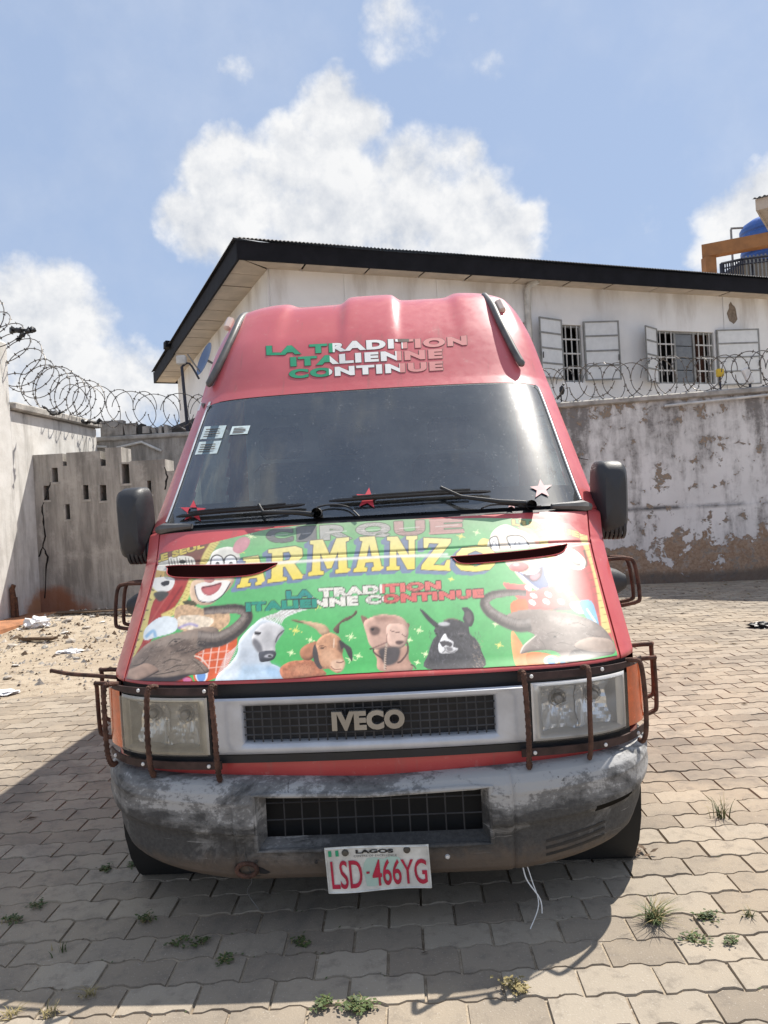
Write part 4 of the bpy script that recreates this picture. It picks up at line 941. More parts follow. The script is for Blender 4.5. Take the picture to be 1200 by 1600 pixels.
# ---- cab interior
b = MB(); b.box(-.9, .9, 2.42, 2.46, .5, 2.5); b.box(-.92, .92, .75, 2.3, .50, .54); b.build('bulkhead', VM['cloth'], van)  # cloth colour lightened to stand in for the windscreen's bluish sky tone
b = MB(); b.bbox(-.90, .90, .90, 1.32, .95, 1.43, .05); b.bbox(-.88, .88, .84, 1.02, 1.30, 1.425, .03); b.bbox(.25, .75, 1.0, 1.34, 1.30, 1.50, .06); b.build('dashboard', VM['dash'], van, True)
for x0, x1 in ((.18, .72), (-.82, -.04)):
    st = MB(); st.bbox(x0, x1, 1.55, 2.05, .95, 1.10, .05); sb = st.build('seat', VM['seat'], van, True)
    st = MB(); st.bbox(x0 + .02, x1 - .02, -.07, .07, 0, .72, .05, M=Matrix.Translation((0, 2.05, 1.05)) @ Matrix.Rotation(R(-10), 4, 'X')); st.build('seat_back', VM['seat'], sb, True)
    for c in ([(x0 + x1) / 2] if x0 > 0 else [x0 + .2, x1 - .2]):
        st = MB(); st.bbox(c - .14, c + .14, 2.12, 2.21, 1.79, 1.99, .04); st.build('headrest', VM['seat'], sb, True)
b = MB(); Mw = Matrix.Translation((.45, 1.40, 1.50)) @ Matrix.Rotation(R(38), 4, 'X')
b.tube([tuple(Mw @ Vector((.20 * math.cos(q), .20 * math.sin(q), 0))) for q in np.linspace(0, 6.283, 33)[:-1]], .017, 8, closed=True)
for q in (.3, 2.84, 4.71): b.tube([tuple(Mw @ Vector((0, 0, -.02))), tuple(Mw @ Vector((.2 * math.cos(q), .2 * math.sin(q), 0)))], .013, 6)
b.build('steering_wheel', VM['dash'], van, True)
b = MB(); b.box(-.945, -.93, 1.6, 2.3, 1.0, 1.45); b.build('door_trim', VM['trim'], van); b = MB(); b.box(.93, .945, 1.6, 2.3, 1.0, 1.45); b.build('door_trim', VM['trim'], van)
b = MB(); b.box(-.7, .7, 1.62, 2.42, 2.10, 2.13); b.build('headlining', VM['cloth'], van)
# ---- windscreen stickers
def on_ws(pts, name, mat, parent, s0=7.3, off=.007, faces=None):
    vs = []; 
    for p in pts: x, s = inv(p[0], p[1], s0); vs.append(Soff(x, s, off))
    b = MB(); b.add(vs, faces or [tuple(range(len(vs)))]); return b.build(name, mat, parent)
def star(cx, cy, r, rot, mat, hollow=.40, slant=-.055, sy=.85):
    o, i_, c = [], [], []
    for k in range(5):
        a = rot + k * 2 * math.pi / 5; o.append((cx + r * math.sin(a), cy - r * sy * math.cos(a))); a += math.pi / 5; i_.append((cx + r * .42 * math.sin(a), cy - r * sy * .42 * math.cos(a)))
        a -= math.pi / 5; c.append((cx + r * .40 * hollow * math.sin(a + .63), cy - r * .40 * hollow * sy * math.cos(a + .63)))
    pts = []; fs = []
    for k in range(5):
        b0 = len(pts); pts += [o[k], i_[k], i_[k - 1]]; fs.append((b0, b0 + 1, b0 + 2))
        if hollow < .5: continue
    if hollow > .5:
        b0 = len(pts); pts += i_; fs.append(tuple(range(b0, b0 + 5)))
    return on_ws(pts, 'star_sticker', mat, ws, 7.15, .009, fs)
star(303, 801, 21, .05, VM['star'], .3); star(575, 781, 20, .1, VM['star'], .9); star(845, 766, 18, -.1, VM['starpale'], .9); star(800, 790, 9, .2, VM['starpale'], .9)
def card(x0, y0, x1, y1, lines=True, mat='paper'):
    q = lambda x, y: (x - (y - y0) * .36, y - .055 * (x - x0))
    o = on_ws([q(x0, y0), q(x1, y0), q(x1, y1), q(x0, y1)], 'paper_sticker', VM[mat], ws, 7.6, .0075)
    if lines:
        for k in range(4):
            yy = y0 + (y1 - y0) * (.22 + .18 * k); on_ws([q(x0 + 4, yy), q(lerp(x0, x1, random.uniform(.55, .9)), yy), q(lerp(x0, x1, .8), yy + 1.2), q(x0 + 4, yy + 1.2)], 'print_line', VM['outline'], ws, 7.6, .0085)
    return o
card(321, 668, 355, 688); card(313, 692, 347, 712); card(364, 668, 392, 681)
card(314, 630, 331, 643, False, 'white'); on_ws([(316, 632), (322, 631), (319, 640)], 'print_line', VM['outline'], ws, 7.8, .0085); on_ws([(324, 637), (329, 634), (325, 642)], 'print_line', VM['outline'], ws, 7.8, .0085)
# ---- wipers
def Q(px_, py_, off, s0=7.1): x, s = inv(px_, py_, s0); return Soff(x, s, off)
for arm, blade, piv in (([(492, 812), (468, 812), (415, 811), (408, 799)], [(280, 812), (330, 806), (410, 800), (478, 793)], (497, 806)), ([(820, 795), (780, 795), (720, 787), (688, 772)], [(515, 788), (600, 782), (690, 776), (766, 773)], (828, 795))):
    b = MB(); b.tube([Q(*p, .03 + .012 * (k > 0), 7.06) for k, p in enumerate(arm)], [.012, .010, .008, .007], 8); b.lathe([(0, .03), (.02, .028), (.022, 0), (.022, -.04)], 12, 'y', tuple(Q(*piv, .02, 7.02))); wp = b.build('wiper', VM['black'], van, True)
    b = MB(); P = [Q(*p, .020, 7.1) for p in blade]; P = smoothpath(P, 4); b.tube(P, [.004] + [.009] * (len(P) - 2) + [.004], 6); b.tube([p + np.array((0, -.018, .012)) for p in P[2:-2]], .005, 6); b.build('blade', VM['black'], wp, True)
for pts in ([(490, 805), (497, 797), (520, 793), (545, 797), (562, 812)], [(752, 800), (765, 794), (790, 793), (815, 797), (845, 797)]):
    b = MB(); b.tube(smoothpath([Q(*p, .018, 7.05) for p in pts], 5), .004, 6); b.build('washer_hose', VM['black'], van, True)
# ---- roof rails and marker lamps
for pts in ([(331, 608), (345, 580), (366, 535), (380, 505), (391, 491)], [(813, 577), (800, 553), (780, 512), (767, 484), (754, 468)]):
    b = MB(); P = smoothpath([Q(*p, .028, 9.5 + k * .5) for k, p in enumerate(pts)], 5); n = len(P); b.tube(P, [.010] + [.021] * (n - 2) + [.012], 10); b.build('roof_rail', VM['rail'], van, True)
for px_, py_ in ((363, 512), (779, 486)):
    x, s = inv(px_, py_, 10.6); p = Soff(x, s, .03); b = MB(); b.bbox(-.022, .022, -.02, .02, -.05, .05, .01, M=Matrix.Translation(tuple(p)) @ Matrix.Rotation(R(-14 if px_ > 600 else 14), 4, 'Y') @ Matrix.Rotation(R(-35), 4, 'X')); b.build('marker_lamp', VM['clearlamp'], van, True)
# ---- lettering above the windscreen
def text_mesh(body, offset=0.0, space=1.0, shear=0.0):
    cu = bpy.data.curves.new('t', 'FONT'); cu.body = body; cu.offset = offset; cu.space_character = space; cu.resolution_u = 4; cu.shear = shear
    o = bpy.data.objects.new('t', cu); COL.objects.link(o); dg = bpy.context.evaluated_depsgraph_get(); dg.update()
    me = bpy.data.meshes.new_from_object(o.evaluated_get(dg)); bpy.data.objects.remove(o); bpy.data.curves.remove(cu); return me
def text_bm(body, offset, space, boxpts, ref=None):
    me = text_mesh(body, offset, space); bm = bmesh.new(); bm.from_mesh(me); bpy.data.meshes.remove(me); bmesh.ops.triangulate(bm, faces=bm.faces)
    V = np.array([v.co[:2] for v in bm.verts]); lo, hi = (V.min(0), V.max(0)) if ref is None else ref
    for v in bm.verts: v.co.x = (v.co.x - lo[0]) / (hi[0] - lo[0]); v.co.y = (v.co.y - lo[1]) / (hi[1] - lo[1]); v.co.z = 0
    return bm, (lo, hi)
def roof_text(body, x0, x1, yb0, yb1, h, cuts):
    fat, ref = text_bm(body, .062, 1.2, None); 
    bmo, _ = text_bm(body, .084, 1.2, None, ref)
    for bm, off, base in ((bmo, .0056, True), (fat, .0066, False)):
        if not base:
            for c in cuts: bmesh.ops.bisect_plane(bm, geom=bm.verts[:] + bm.edges[:] + bm.faces[:], plane_co=(c, 0, 0), plane_no=(1, 0, .0))
        cols = []
        for f in bm.faces: cx = f.calc_center_median().x; cols.append(0 if base else sum(cx > c for c in cuts))
        vs = []
        for v in bm.verts:
            px_ = lerp(x0, x1, v.co.x) - .05 * h * (v.co.y - .5); py_ = lerp(yb0, yb1, v.co.x) - h * v.co.y
            x, s = inv(px_, py_, 9.6); vs.append(Soff(x, s, off + rib(x, s)))
        bm.verts.index_update(); b = MB(); b.add(vs, [tuple(v.index for v in f.verts) for f in bm.faces]); b.m = cols
        b.build('roof_lettering', [VM['outline']] if base else [VM['green'], VM['white'], VM['pink']], van); bm.free()
roof_text('LA TRADITION', 417, 729, 557.5, 541, 14.5, (.33, .68)); roof_text('ITALIENNE', 454, 691, 574, 561, 14.5, (.26, .70)); roof_text('CONTINUE', 452, 692, 593, 580, 14.5, (.26, .72))
# ---- grille
gr = empty('grille'); gr.parent = van
def fz(z): return np.interp(z, K_z[:4], [0, 1, 2, 3])
def gface(x, z, o): return Soff(x, fz(z), o)
def ringpanel(xo0, xo1, zo0, zo1, xi0, xi1, zi0, zi1, off, depth, rad=.012):
    b = MB(); n = 24; o, o2, i_, i2 = [], [], [], []
    def rect(x0, x1, z0, z1):
        P = [(lerp(x0, x1, k / n), z0) for k in range(n)] + [(x1, lerp(z0, z1, k / 6)) for k in range(6)] + [(lerp(x1, x0, k / n), z1) for k in range(n)] + [(x0, lerp(z1, z0, k / 6)) for k in range(6)]; return P
    A = rect(xo0, xo1, zo0, zo1); A2 = rect(xo0 + rad, xo1 - rad, zo0 + rad, zo1 - rad); B = rect(xi0 - rad, xi1 + rad, zi0 - rad, zi1 + rad); B2 = rect(xi0, xi1, zi0, zi1); m = len(A)
    L_ = [[gface(x, z, off - .010) for x, z in A], [gface(x, z, off) for x, z in A2], [gface(x, z, off) for x, z in B], [gface(x, z, off - .012) for x, z in B2], [gface(x, z, off - depth) for x, z in B2]]
    vs = sum(L_, []); fs = [(k*m+i, k*m+(i+1) % m, (k+1)*m+(i+1) % m, (k+1)*m+i) for k in range(len(L_) - 1) for i in range(m)]
    return b.add(vs, fs)
ringpanel(-.548, .548, .602, .797, -.437, .437, .645, .757, .022, .05).build('grille_surround', VM['silver'], gr, True, 50)
b = MB(); n = 30
for j in range(2): b.v += [tuple(gface(lerp(-.45, .45, k / n), (.635, .767)[j], -.035)) for k in range(n + 1)]
b.f = [(k, k + 1, n + 1 + k + 1, n + 1 + k) for k in range(n)]; b.m = [0] * n; b.build('grille_backing', VM['black'], gr)
b = MB()
for k in range(1, 27): x = lerp(-.437, .437, k / 27); b.tube([gface(x, .645, .004), gface(x, .757, .004)], .0028, 4, cap=False)
for k in range(1, 5): z = lerp(.645, .757, k / 5); b.tube([gface(x, z, .004) for x in np.linspace(-.437, .437, 20)], .0028, 4, cap=False)
b.build('lattice', VM['lattice'], gr)
bm, _ = text_bm('IVECO', .06, 1.08, None); ext = bmesh.ops.extrude_face_region(bm, geom=bm.faces[:]); 
for e in ext['geom']:
    if isinstance(e, bmesh.types.BMVert): e.co.z = 1.0
bm.verts.index_update(); b = MB(); b.add([gface(lerp(-.125, .125, v.co.x), lerp(.676, .731, v.co.y), .010 + .016 * v.co.z) for v in bm.verts], [tuple(v.index for v in f.verts) for f in bm.faces]); bm.free(); b.build('badge', VM['badge'], gr)
b = MB(); n = 40
for z in (.576, .599): b.v += [tuple(gface(lerp(-.93, .93, k / n), z, .012)) for k in range(n + 1)]
b.f = [(k, k + 1, n + 2 + k, n + 1 + k) for k in range(n)]; b.m = [0] * n; b.build('lower_trim', VM['black'], gr)
# ---- headlights and indicators
for sg in (-1, 1):
    good = sg > 0; hl = empty('headlight'); hl.parent = van
    X = (lambda a, b_: (sg * a, sg * b_) if sg > 0 else (sg * b_, sg * a))
    xo = X(.562, .905); xi = X(.597, .868); dz = .012
    ringpanel(xo[0], xo[1], .604, .803, xi[0], xi[1], .632, .776, .026, .10).build('bezel', VM['bezel' if good else 'bezelL'], hl, True, 50)
    xb = X(.552, .916); n = 12; ringpanel(xb[0], xb[1], .592, .815, xo[0] + .002, xo[1] - .002, .606, .801, .014, .03, .004).build('seal', VM['black'], hl, True)
    # two bowls with pressed flutes and a shielded bulb
    for cx, x0_, x1_ in ((.800, .735, .868), (.668, .597, .733)):
        b = MB(); nx_, nz_ = 22, 14; c = gface(sg * cx, .712, 0)
        for j in range(nz_ + 1):
            for i in range(nx_ + 1):
                x = lerp(x0_, x1_, i / nx_); z = lerp(.633, .775, j / nz_); r = math.hypot((x - cx) / .068, (z - .712) / .075); th = math.atan2(z - .712, x - cx)
                d = .058 * max(0, 1 - r * r * .62) + .012 + .0035 * math.sin(th * 9) * min(1, r * 1.5); p = gface(sg * x, z, -d); b.v.append(tuple(p))
        b.f = [(j*(nx_+1)+i, j*(nx_+1)+i+1, (j+1)*(nx_+1)+i+1, (j+1)*(nx_+1)+i) for j in range(nz_) for i in range(nx_)]; b.m = [0] * len(b.f)
        b.build('reflector', VM['chrome'], hl)
        b = MB(); b.lathe([(0, -.010), (.013, -.008), (.019, .004), (.015, .03)], 14, 'y', (c[0], c[1] + .038, c[2] + .006)); b.lathe([(.026, .012), (.030, .02), (.032, .03)], 14, 'y', (c[0], c[1] + .030, c[2] + .006)); b.build('bulb', VM['steel'], hl, True)
    b = MB(); n = 14
    for z in (.636, .776): b.v += [tuple(gface(lerp(xi[0] - .004, xi[1] + .004, k / n), z, -.088)) for k in range(n + 1)]
    b.f = [(k, k + 1, n + 2 + k, n + 1 + k) for k in range(n)]; b.m = [0] * n; b.build('lamp_back', VM['bezelL'], hl)
    b = MB()
    for z in np.linspace(.606, .801, 7): b.v += [tuple(gface(lerp(xo[0] + .003, xo[1] - .003, k / n), z, .031)) for k in range(n + 1)]
    b.f = [(j*(n+1)+k, j*(n+1)+k+1, (j+1)*(n+1)+k+1, (j+1)*(n+1)+k) for k in range(n) for j in range(6)]; b.m = [0] * len(b.f); b.build('lens', VM['lens' if good else 'lensd'], hl, True)
    b = MB(); n = 16
    ys = []
    for j, z in enumerate(np.linspace(.600, .812, 12)):
        for k in range(n + 1):
            t = k / n
            if t < .55: p = gface(sg * lerp(.915, .988, t / .55), z, .020 + .012 * math.sin(t * 3))
            else: p = np.array((sg * (.996 + .014 * math.sin((t - .55) * 5)), S(.99, 1.5)[1] + (t - .55) * .42, z + .0))
            b.v.append(tuple(p))
    b.f = [(j*(n+1)+k, j*(n+1)+k+1, (j+1)*(n+1)+k+1, (j+1)*(n+1)+k) for k in range(n) for j in range(11)]; b.m = [0] * len(b.f); b.build('indicator_lamp', VM['orange'], van, True, 60)
    # welded lamp guard: flat bars, upright rods, wrap-around loops
    gd = empty('lamp_guard'); gd.parent = van
    def gp(x, z, o): return gface(sg * min(x, .975), z, o) + np.array((sg * max(0, x - .975), 0, 0))
    for z0, z1, dzz in ((.812, .836, .010), (.566, .590, 0)):
        b = MB(); xs = np.linspace(.515, .97, 16); vs = []
        for o in (.034, .040):
            for z in (z0, z1): vs += [gp(x, z + dzz * (x - .5), o) for x in xs]
        k = 16; fs = []
        for i in range(15): fs += [(i, i+1, k+i+1, k+i), (2*k+i, 2*k+i+1, 3*k+i+1, 3*k+i), (i, i+1, 2*k+i+1, 2*k+i), (k+i, k+i+1, 3*k+i+1, 3*k+i)]
        b.add(vs, fs); fb = b.build('flat_bar', VM['gstrip'], gd)
        for x in (.56, .80, .93): b = MB(); b.lathe([(0, -.004), (.006, -.003), (.007, 0), (.007, .004)], 8, 'y', tuple(gp(x, (z0 + z1) / 2 + dzz * (x - .5), .042))); b.build('screw', VM['bezel'], fb)
    for x, zb in ((.525, .548), (.738, .560), (.905, .566)):
        b = MB(); jt = random.uniform(-.012, .012); P = smoothpath([gp(x, .842, .03), gp(x, .846, .060), gp(x + jt * .3, .825, .082), gp(x + jt, .70, .086), gp(x + jt, .60, .084), gp(x + jt, zb, .072), gp(x + jt + .01, zb - .006, .05)], 5)
        b.tube(P, .0088, 8); 
        if sg < 0 or x < .6:   # deformed-bar ribs
            for p_, q_ in zip(P[6:-4:1], P[7:-3:1]): b.tube([p_, p_ + (q_ - p_) * .35], .0108, 6, cap=True)
        b.build('guard_rod', VM['guard'], gd, True)
    for dzz, dx, dy in ((.0, .072, .05), (.03, .098, .16)):
        b = MB(); y0 = S(.97, 2)[1]; P = [(sg * .965, y0 - .03 + dy, .815 + dzz), (sg * (1.0 + dx * .8), y0 - .04 + dy, .822 + dzz), (sg * (.99 + dx), y0 - .03 + dy, .805 + dzz), (sg * (1.0 + dx), y0 - .0 + dy, .64 + dzz), (sg * (.99 + dx), y0 + .01 + dy, .61 + dzz), (sg * (.98 + dx * .6), y0 + .01 + dy, .598 + dzz), (sg * .975, y0 + .02 + dy, .60 + dzz)]
        b.tube(smoothpath(P, 4), .0085, 8); b.build('guard_loop', VM['guard'], gd, True)
    if sg < 0:
        b = MB(); b.tube(smoothpath([(-.96, .36, .825), (-1.10, .40, .832), (-1.22, .43, .838), (-1.31, .45, .852)], 4), .0085, 8); b.build('guard_rod', VM['guard'], gd, True)
    # side repeater on the fender with its own guard
    y0, z0 = .74, 1.065; b = MB(); b.lathe([(.0, .06), (.02, .055), (.035, .02), (.045, -.02), (.05, -.04)], 16, 'x', (0, 0, 0), M=Matrix.Translation((sg * 1.035, y0, z0)) @ Matrix.Diagonal((sg, 1.3, 1.5, 1))); rp = b.build('side_lamp', VM['mirror'], van, True)
    b = MB(); b.bbox(-.018, .018, .035, .10, -.045, .045, .012, M=Matrix.Translation((sg * 1.065, y0, z0))); b.build('amber_lens', VM['orange'], rp, True)
    sgd = empty('side_lamp_guard'); sgd.parent = van
    for dzz in (0, .0):
        pass
    for yy in (-.03, .06):
        b = MB(); P = [(sg * 1.01, y0 + yy, z0 + .10), (sg * 1.09, y0 + yy, z0 + .10), (sg * 1.125, y0 + yy, z0 + .075), (sg * 1.14, y0 + yy, z0 - .06), (sg * 1.12, y0 + yy, z0 - .09), (sg * 1.01, y0 + yy, z0 - .105)]; b.tube(smoothpath(P, 4), .0085, 8); b.build('guard_loop', VM['guard'], sgd, True)
# ---- mirrors
for sg in (-1, 1):
    b = MB(); n = 28; Mx = Matrix.Translation((sg * 1.12 - .012, .98, 1.43)) @ Matrix.Rotation(R(8 * sg), 4, 'Z') @ Matrix.Rotation(R(2 * sg), 4, 'Y')
    def sect(hw, hz, y, cz=0):
        out = []
        for k in range(n):
            q = 2 * math.pi * k / n; c, s_ = math.cos(q), math.sin(q); e = .42; out.append(tuple(Mx @ Vector((hw * math.copysign(abs(c) ** e, c), y, cz + hz * math.copysign(abs(s_) ** e, s_)))))
        return out
    L_ = [sect(.010, .03, -.075), sect(.048, .12, -.070), sect(.066, .158, -.045), sect(.072, .172, .0), sect(.072, .174, .06), sect(.067, .170, .065)]
    vs = sum(L_, []); fs = [(k*n+i, k*n+(i+1) % n, (k+1)*n+(i+1) % n, (k+1)*n+i) for k in range(len(L_) - 1) for i in range(n)] + [tuple(range(n))]
    b.add(vs, fs); mr_ = b.build('mirror', VM['mirror'], van, True, 40)
    b = MB(); b.add(sect(.062, .160, .06), [tuple(range(n))]); b.build('mirror_glass', VM['chrome'], mr_)
    b = MB()
    for k in range(9):
        t = k / 8; r = .062 - .010 * abs(t - .2); c = Vector((sg * lerp(1.155, 1.0, t), .985, 1.295 + .0 * t)); b.lathe([(r * .86, -.008), (r, -.006), (r, .006), (r * .86, .010)], 16, 'x', tuple(c))
    b.build('mirror_arm', VM['mirror'], mr_, True)
# ---- bumper
half = smoothpath([(0, 0), (.25, .0), (.50, .006), (.70, .035), (.86, .105), (.955, .215), (.995, .32), (1.005, .40), (1.008, .44)], 8)
hx = np.array([p[0] for p in half]); hy = np.array([p[1] for p in half]); arc = np.concatenate([[0], np.cumsum(np.hypot(np.diff(hx), np.diff(hy)))]); AL = arc[-1]
def bpath(a):
    s_ = np.sign(a) if a != 0 else 1; t = min(abs(a), AL); x, y = np.interp(t, arc, hx), np.interp(t, arc, hy); x1, y1 = np.interp(min(t + .01, AL), arc, hx), np.interp(min(t + .01, AL), arc, hy); x0, y0 = np.interp(max(t - .01, 0), arc, hx), np.interp(max(t - .01, 0), arc, hy)
    tx, ty = (x1 - x0), (y1 - y0)
    if t < .011: tx, ty = 1, 0
    l = math.hypot(tx, ty); return np.array((s_ * x, y, 0)), np.array((s_ * ty / l, -tx / l, 0))
VZ = [0, .06, .16, .30, .42, .48, .515, .60, .70, .78, .82, .90, .965, 1.0]
OO = [-.035, -.018, -.008, -.002, .004, .012, .022, .026, .024, .024, .026, .018, -.004, -.04]
def bpt(a, v, o=0):
    p, n_ = bpath(a); t = abs(a) / AL; zb = .180 + .075 * min(1, max(0, t - .36) / .40) ** 1.3 + .13 * max(0, t - .76) / .24; zt = .508 + .045 * t
    crease = .0
    oo = np.interp(v, VZ, OO) + o - .008 * math.exp(-((abs(a) - .475) / .007) ** 2) + .008 * math.exp(-((abs(p[0]) - .455) / .02) ** 2) * (v > .4)
    q = p + n_ * oo; q[2] = lerp(zb, zt, v); return q
aa = sorted(set([round(x, 4) for x in list(np.linspace(-AL, AL, 131))] + [-.40, .40, -.475, .475, -.468, .468, -.482, .482]))
vv = sorted(set(list(np.linspace(0, 1, 29)) + VZ))
v0 = min(vv, key=lambda v: abs(lerp(.2, .528, v) - .305)); v1 = min(vv, key=lambda v: abs(lerp(.2, .528, v) - .497))
slot = lambda a, v: .76 < a < .90 and .46 < v < .54
b = MB(); w = len(vv); b.v = [tuple(bpt(a, v)) for a in aa for v in vv]
for i in range(len(aa) - 1):
    for j in range(len(vv) - 1):
        am_, vm_ = (aa[i] + aa[i+1]) / 2, (vv[j] + vv[j+1]) / 2
        if abs(am_) < .40 and v0 < vm_ < v1: continue
        if slot(am_, vm_): continue
        b.f.append((i*w+j, i*w+j+1, (i+1)*w+j+1, (i+1)*w+j)); b.m.append(0)
# top ledge back to the body
t0 = len(b.v)
for a in aa: p, n_ = bpath(a); b.v.append(tuple(bpt(a, 1.0) - n_ * .10))
for i in range(len(aa) - 1): b.f.append((i*w+w-1, t0+i, t0+i+1, (i+1)*w+w-1)); b.m.append(0)
bump_ = b.build('bumper', VM['bumper'], van, True, 45)
# intake recess
b = MB(); za, zb_ = lerp(.2, .528, v0), lerp(.2, .528, v1); fa = bpt(.39, v0); n = 16
o1 = [bpt(x, v0) for x in np.linspace(-.40, .40, n)] + [bpt(x, v1) for x in np.linspace(.40, -.40, n)]
i1 = [np.array((x, .05, za + .012)) for x in np.linspace(-.372, .372, n)] + [np.array((x, .05, zb_ - .004)) for x in np.linspace(.372, -.372, n)]; m = len(o1)
b.add(o1 + i1, [(i, (i+1) % m, m + (i+1) % m, m + i) for i in range(m)]); b.build('intake_surround', VM['bumper'], bump_, True, 25); b = MB(); b.tube([p + np.array((0, -.001, 0)) for p in o1], .009, 8, closed=True); b.build('intake_rim', VM['bumper'], bump_, True)
b = MB(); b.box(-.38, .38, .16, .17, za - .03, zb_ + .03); b.build('intake_backing', MAT['dark'], bump_)
b = MB()
for k in range(1, 12): x = lerp(-.372, .372, k / 12); b.tube([(x, .052, za + .0), (x, .052, zb_)], .0026, 4, cap=False)
for k in range(1, 3): z = lerp(za + .010, zb_ - .004, k / 3); b.tube([(-.38, .052, z), (.38, .052, z)], .0026, 4, cap=False)
b.build('lattice', VM['lattice'], bump_)
b = MB(); b.add([bpt(a, v, -.035) for a, v in ((.73, .42), (.93, .42), (.93, .58), (.73, .58))], [(0, 1, 2, 3)]); b.build('fog_slot', MAT['dark'], bump_)
for k in range(3):
    b = MB(); v = .10 + k * .075; P = [bpt(a, v + .035 * (a - .55) / .25, .002) for a in np.linspace(.58, .80, 8)]; Q_ = [bpt(a, v + .03 + .035 * (a - .55) / .25, .002) for a in np.linspace(.58, .80, 8)]; b.add(P + Q_, [(i, i + 1, 9 + i, 8 + i) for i in range(7)]); b.build('louvre', VM['black'], bump_)
c = bpt(-.44, .10); b = MB(); b.tube([c + np.array((.035 * math.cos(q), -.012 + .0 * q, .012 + .022 * math.sin(q))) for q in np.linspace(0, 6.28, 17)[:-1]], .008, 8, closed=True); b.build('tow_eye', VM['guard'], bump_, True)
b = MB(); P = [bpt(a, v, .0012) for a, v in ((-.485, .15), (-.47, .19), (-.43, .19), (-.39, .15), (-.36, .09), (-.40, .045), (-.46, .05))]; b.add(P, [tuple(range(7))]); b.build('tow_eye_recess', VM['black'], bump_)
for a, v, m_ in ((.245, .20, 'bezel'), (-.405, .22, 'black'), (-.20, .20, 'black')):
    b = MB(); c = bpt(a, v, .002); b.lathe([(0, -.006), (.006, -.005), (.009 if m_ == 'bezel' else .005, 0)], 12, 'y', tuple(c)); b.build('screw', VM[m_], bump_, True)
b = MB(); c = bpt(.50, .02); b.tube(smoothpath([c + np.array(q) for q in ((0, .03, .03), (.01, .0, -.04), (.05, -.02, -.10), (.055, -.02, -.15))], 5), .0022, 5); b.tube(smoothpath([c + np.array(q) for q in ((.01, .03, .02), (.03, 0, -.05), (.045, -.02, -.12), (.01, -.04, -.19))], 5), .0018, 5); b.build('dangling_wire', VM['white'], van, True)
b = MB(); c = bpt(-.45, .02); b.tube(smoothpath([c + np.array(q) for q in ((0, -.02, .22), (.005, -.03, .10), (.02, -.01, 0), (.0, 0, -.05), (.035, 0, -.11))], 5), .0018, 5); b.build('dangling_wire', VM['stick'] if 'stick' in VM else VM['rail'], van, True)
# ---- number plate
pl = empty('number_plate', (0, 0, 0)); pl.parent = van
PW_, PH_ = .345, .155; plm = Matrix.Translation((.013, -.052, .245)) @ Matrix.Rotation(R(-1.6), 4, 'Y') @ Matrix.Rotation(R(6), 4, 'X')
def plp(u, v, o): # bent sheet
    x = (u - .5) * PW_; z = (v - .5) * PH_ + .006 * math.sin(u * 5 + .6) * (v > .5); y = -.004 * math.sin(u * 7) - .010 * max(0, .25 - v) - .012 * max(0, u - .85) - o; return tuple(plm @ Vector((x, y, z)))
b = MB(); nu_, nv_ = 24, 12
for o in (0, -.0015): b.v += [plp(i / nu_, j / nv_, o) for j in range(nv_ + 1) for i in range(nu_ + 1)]
N_ = (nu_ + 1) * (nv_ + 1)
for j in range(nv_):
    for i in range(nu_): q = (j*(nu_+1)+i, j*(nu_+1)+i+1, (j+1)*(nu_+1)+i+1, (j+1)*(nu_+1)+i); b.f += [q, tuple(N_ + k for k in q)]; b.m += [0, 0]
b.build('plate_sheet', VM['plate'], pl, True)
b = MB(); rim = [(u, .015) for u in np.linspace(.01, .99, 20)] + [(.99, v) for v in np.linspace(.015, .97, 8)] + [(u, .97) for u in np.linspace(.99, .01, 20)] + [(.01, v) for v in np.linspace(.97, .015, 8)]; b.tube([plp(u, v, .0015) for u, v in rim[::1]], .0022, 5, closed=True); b.build('plate_rim', VM['plate'], pl, True)
def plate_text(body, u0, u1, v0_, v1_, mat, off, sp=1.0):
    bm, _ = text_bm(body, off, sp, None); bm.verts.index_update(); b = MB(); b.add([plp(lerp(u0, u1, v.co.x), lerp(v0_, v1_, v.co.y), .0032) for v in bm.verts], [tuple(v.index for v in f.verts) for f in bm.faces]); bm.free(); return b.build('plate_lettering', mat, pl)
mp = [(.38, .12), (.37, .3), (.35, .45), (.37, .62), (.40, .72), (.48, .74), (.55, .70), (.63, .76), (.70, .74), (.74, .66), (.75, .5), (.72, .36), (.66, .24), (.60, .16), (.52, .14), (.45, .10)]
b = MB(); b.add([plp(u, v, .0012) for u, v in mp] + [plp(.55 + (u - .55) * .5, .45 + (v - .45) * .5, .0012) for u, v in mp] + [plp(.55, .45, .0012)], [(i, (i + 1) % 16, 16 + (i + 1) % 16, 16 + i) for i in range(16)] + [(16 + i, 16 + (i + 1) % 16, 32) for i in range(16)]); b.build('plate_map', VM['platemap'], pl)
plate_text('LSD', .045, .345, .10, .70, VM['platered'], .012); plate_text('-', .385, .415, .40, .45, VM['platered'], .02); plate_text('466YG', .44, .965, .10, .70, VM['platered'], .012)
plate_text('LAGOS', .30, .66, .84, .93, VM['black'], .05); plate_text('CENTRE OF EXCELLENCE', .28, .69, .765, .81, VM['rail'], .0)
for u0, u1, m_ in ((.035, .065, 'green'), (.105, .135, 'green')):
    b = MB(); b.add([plp(u0, .80, .0024), plp(u1, .80, .0024), plp(u1, .93, .0024), plp(u0, .93, .0024)], [(0, 1, 2, 3)]); b.build('plate_flag', VM[m_], pl)
for u, v in ((.20, .87), (.79, .90)):
    b = MB(); c = plp(u, v, .003); b.lathe([(0, -.006), (.009, -.005), (.012, .001)], 12, 'y', c); b.build('bolt', VM['bolt'], pl, True)
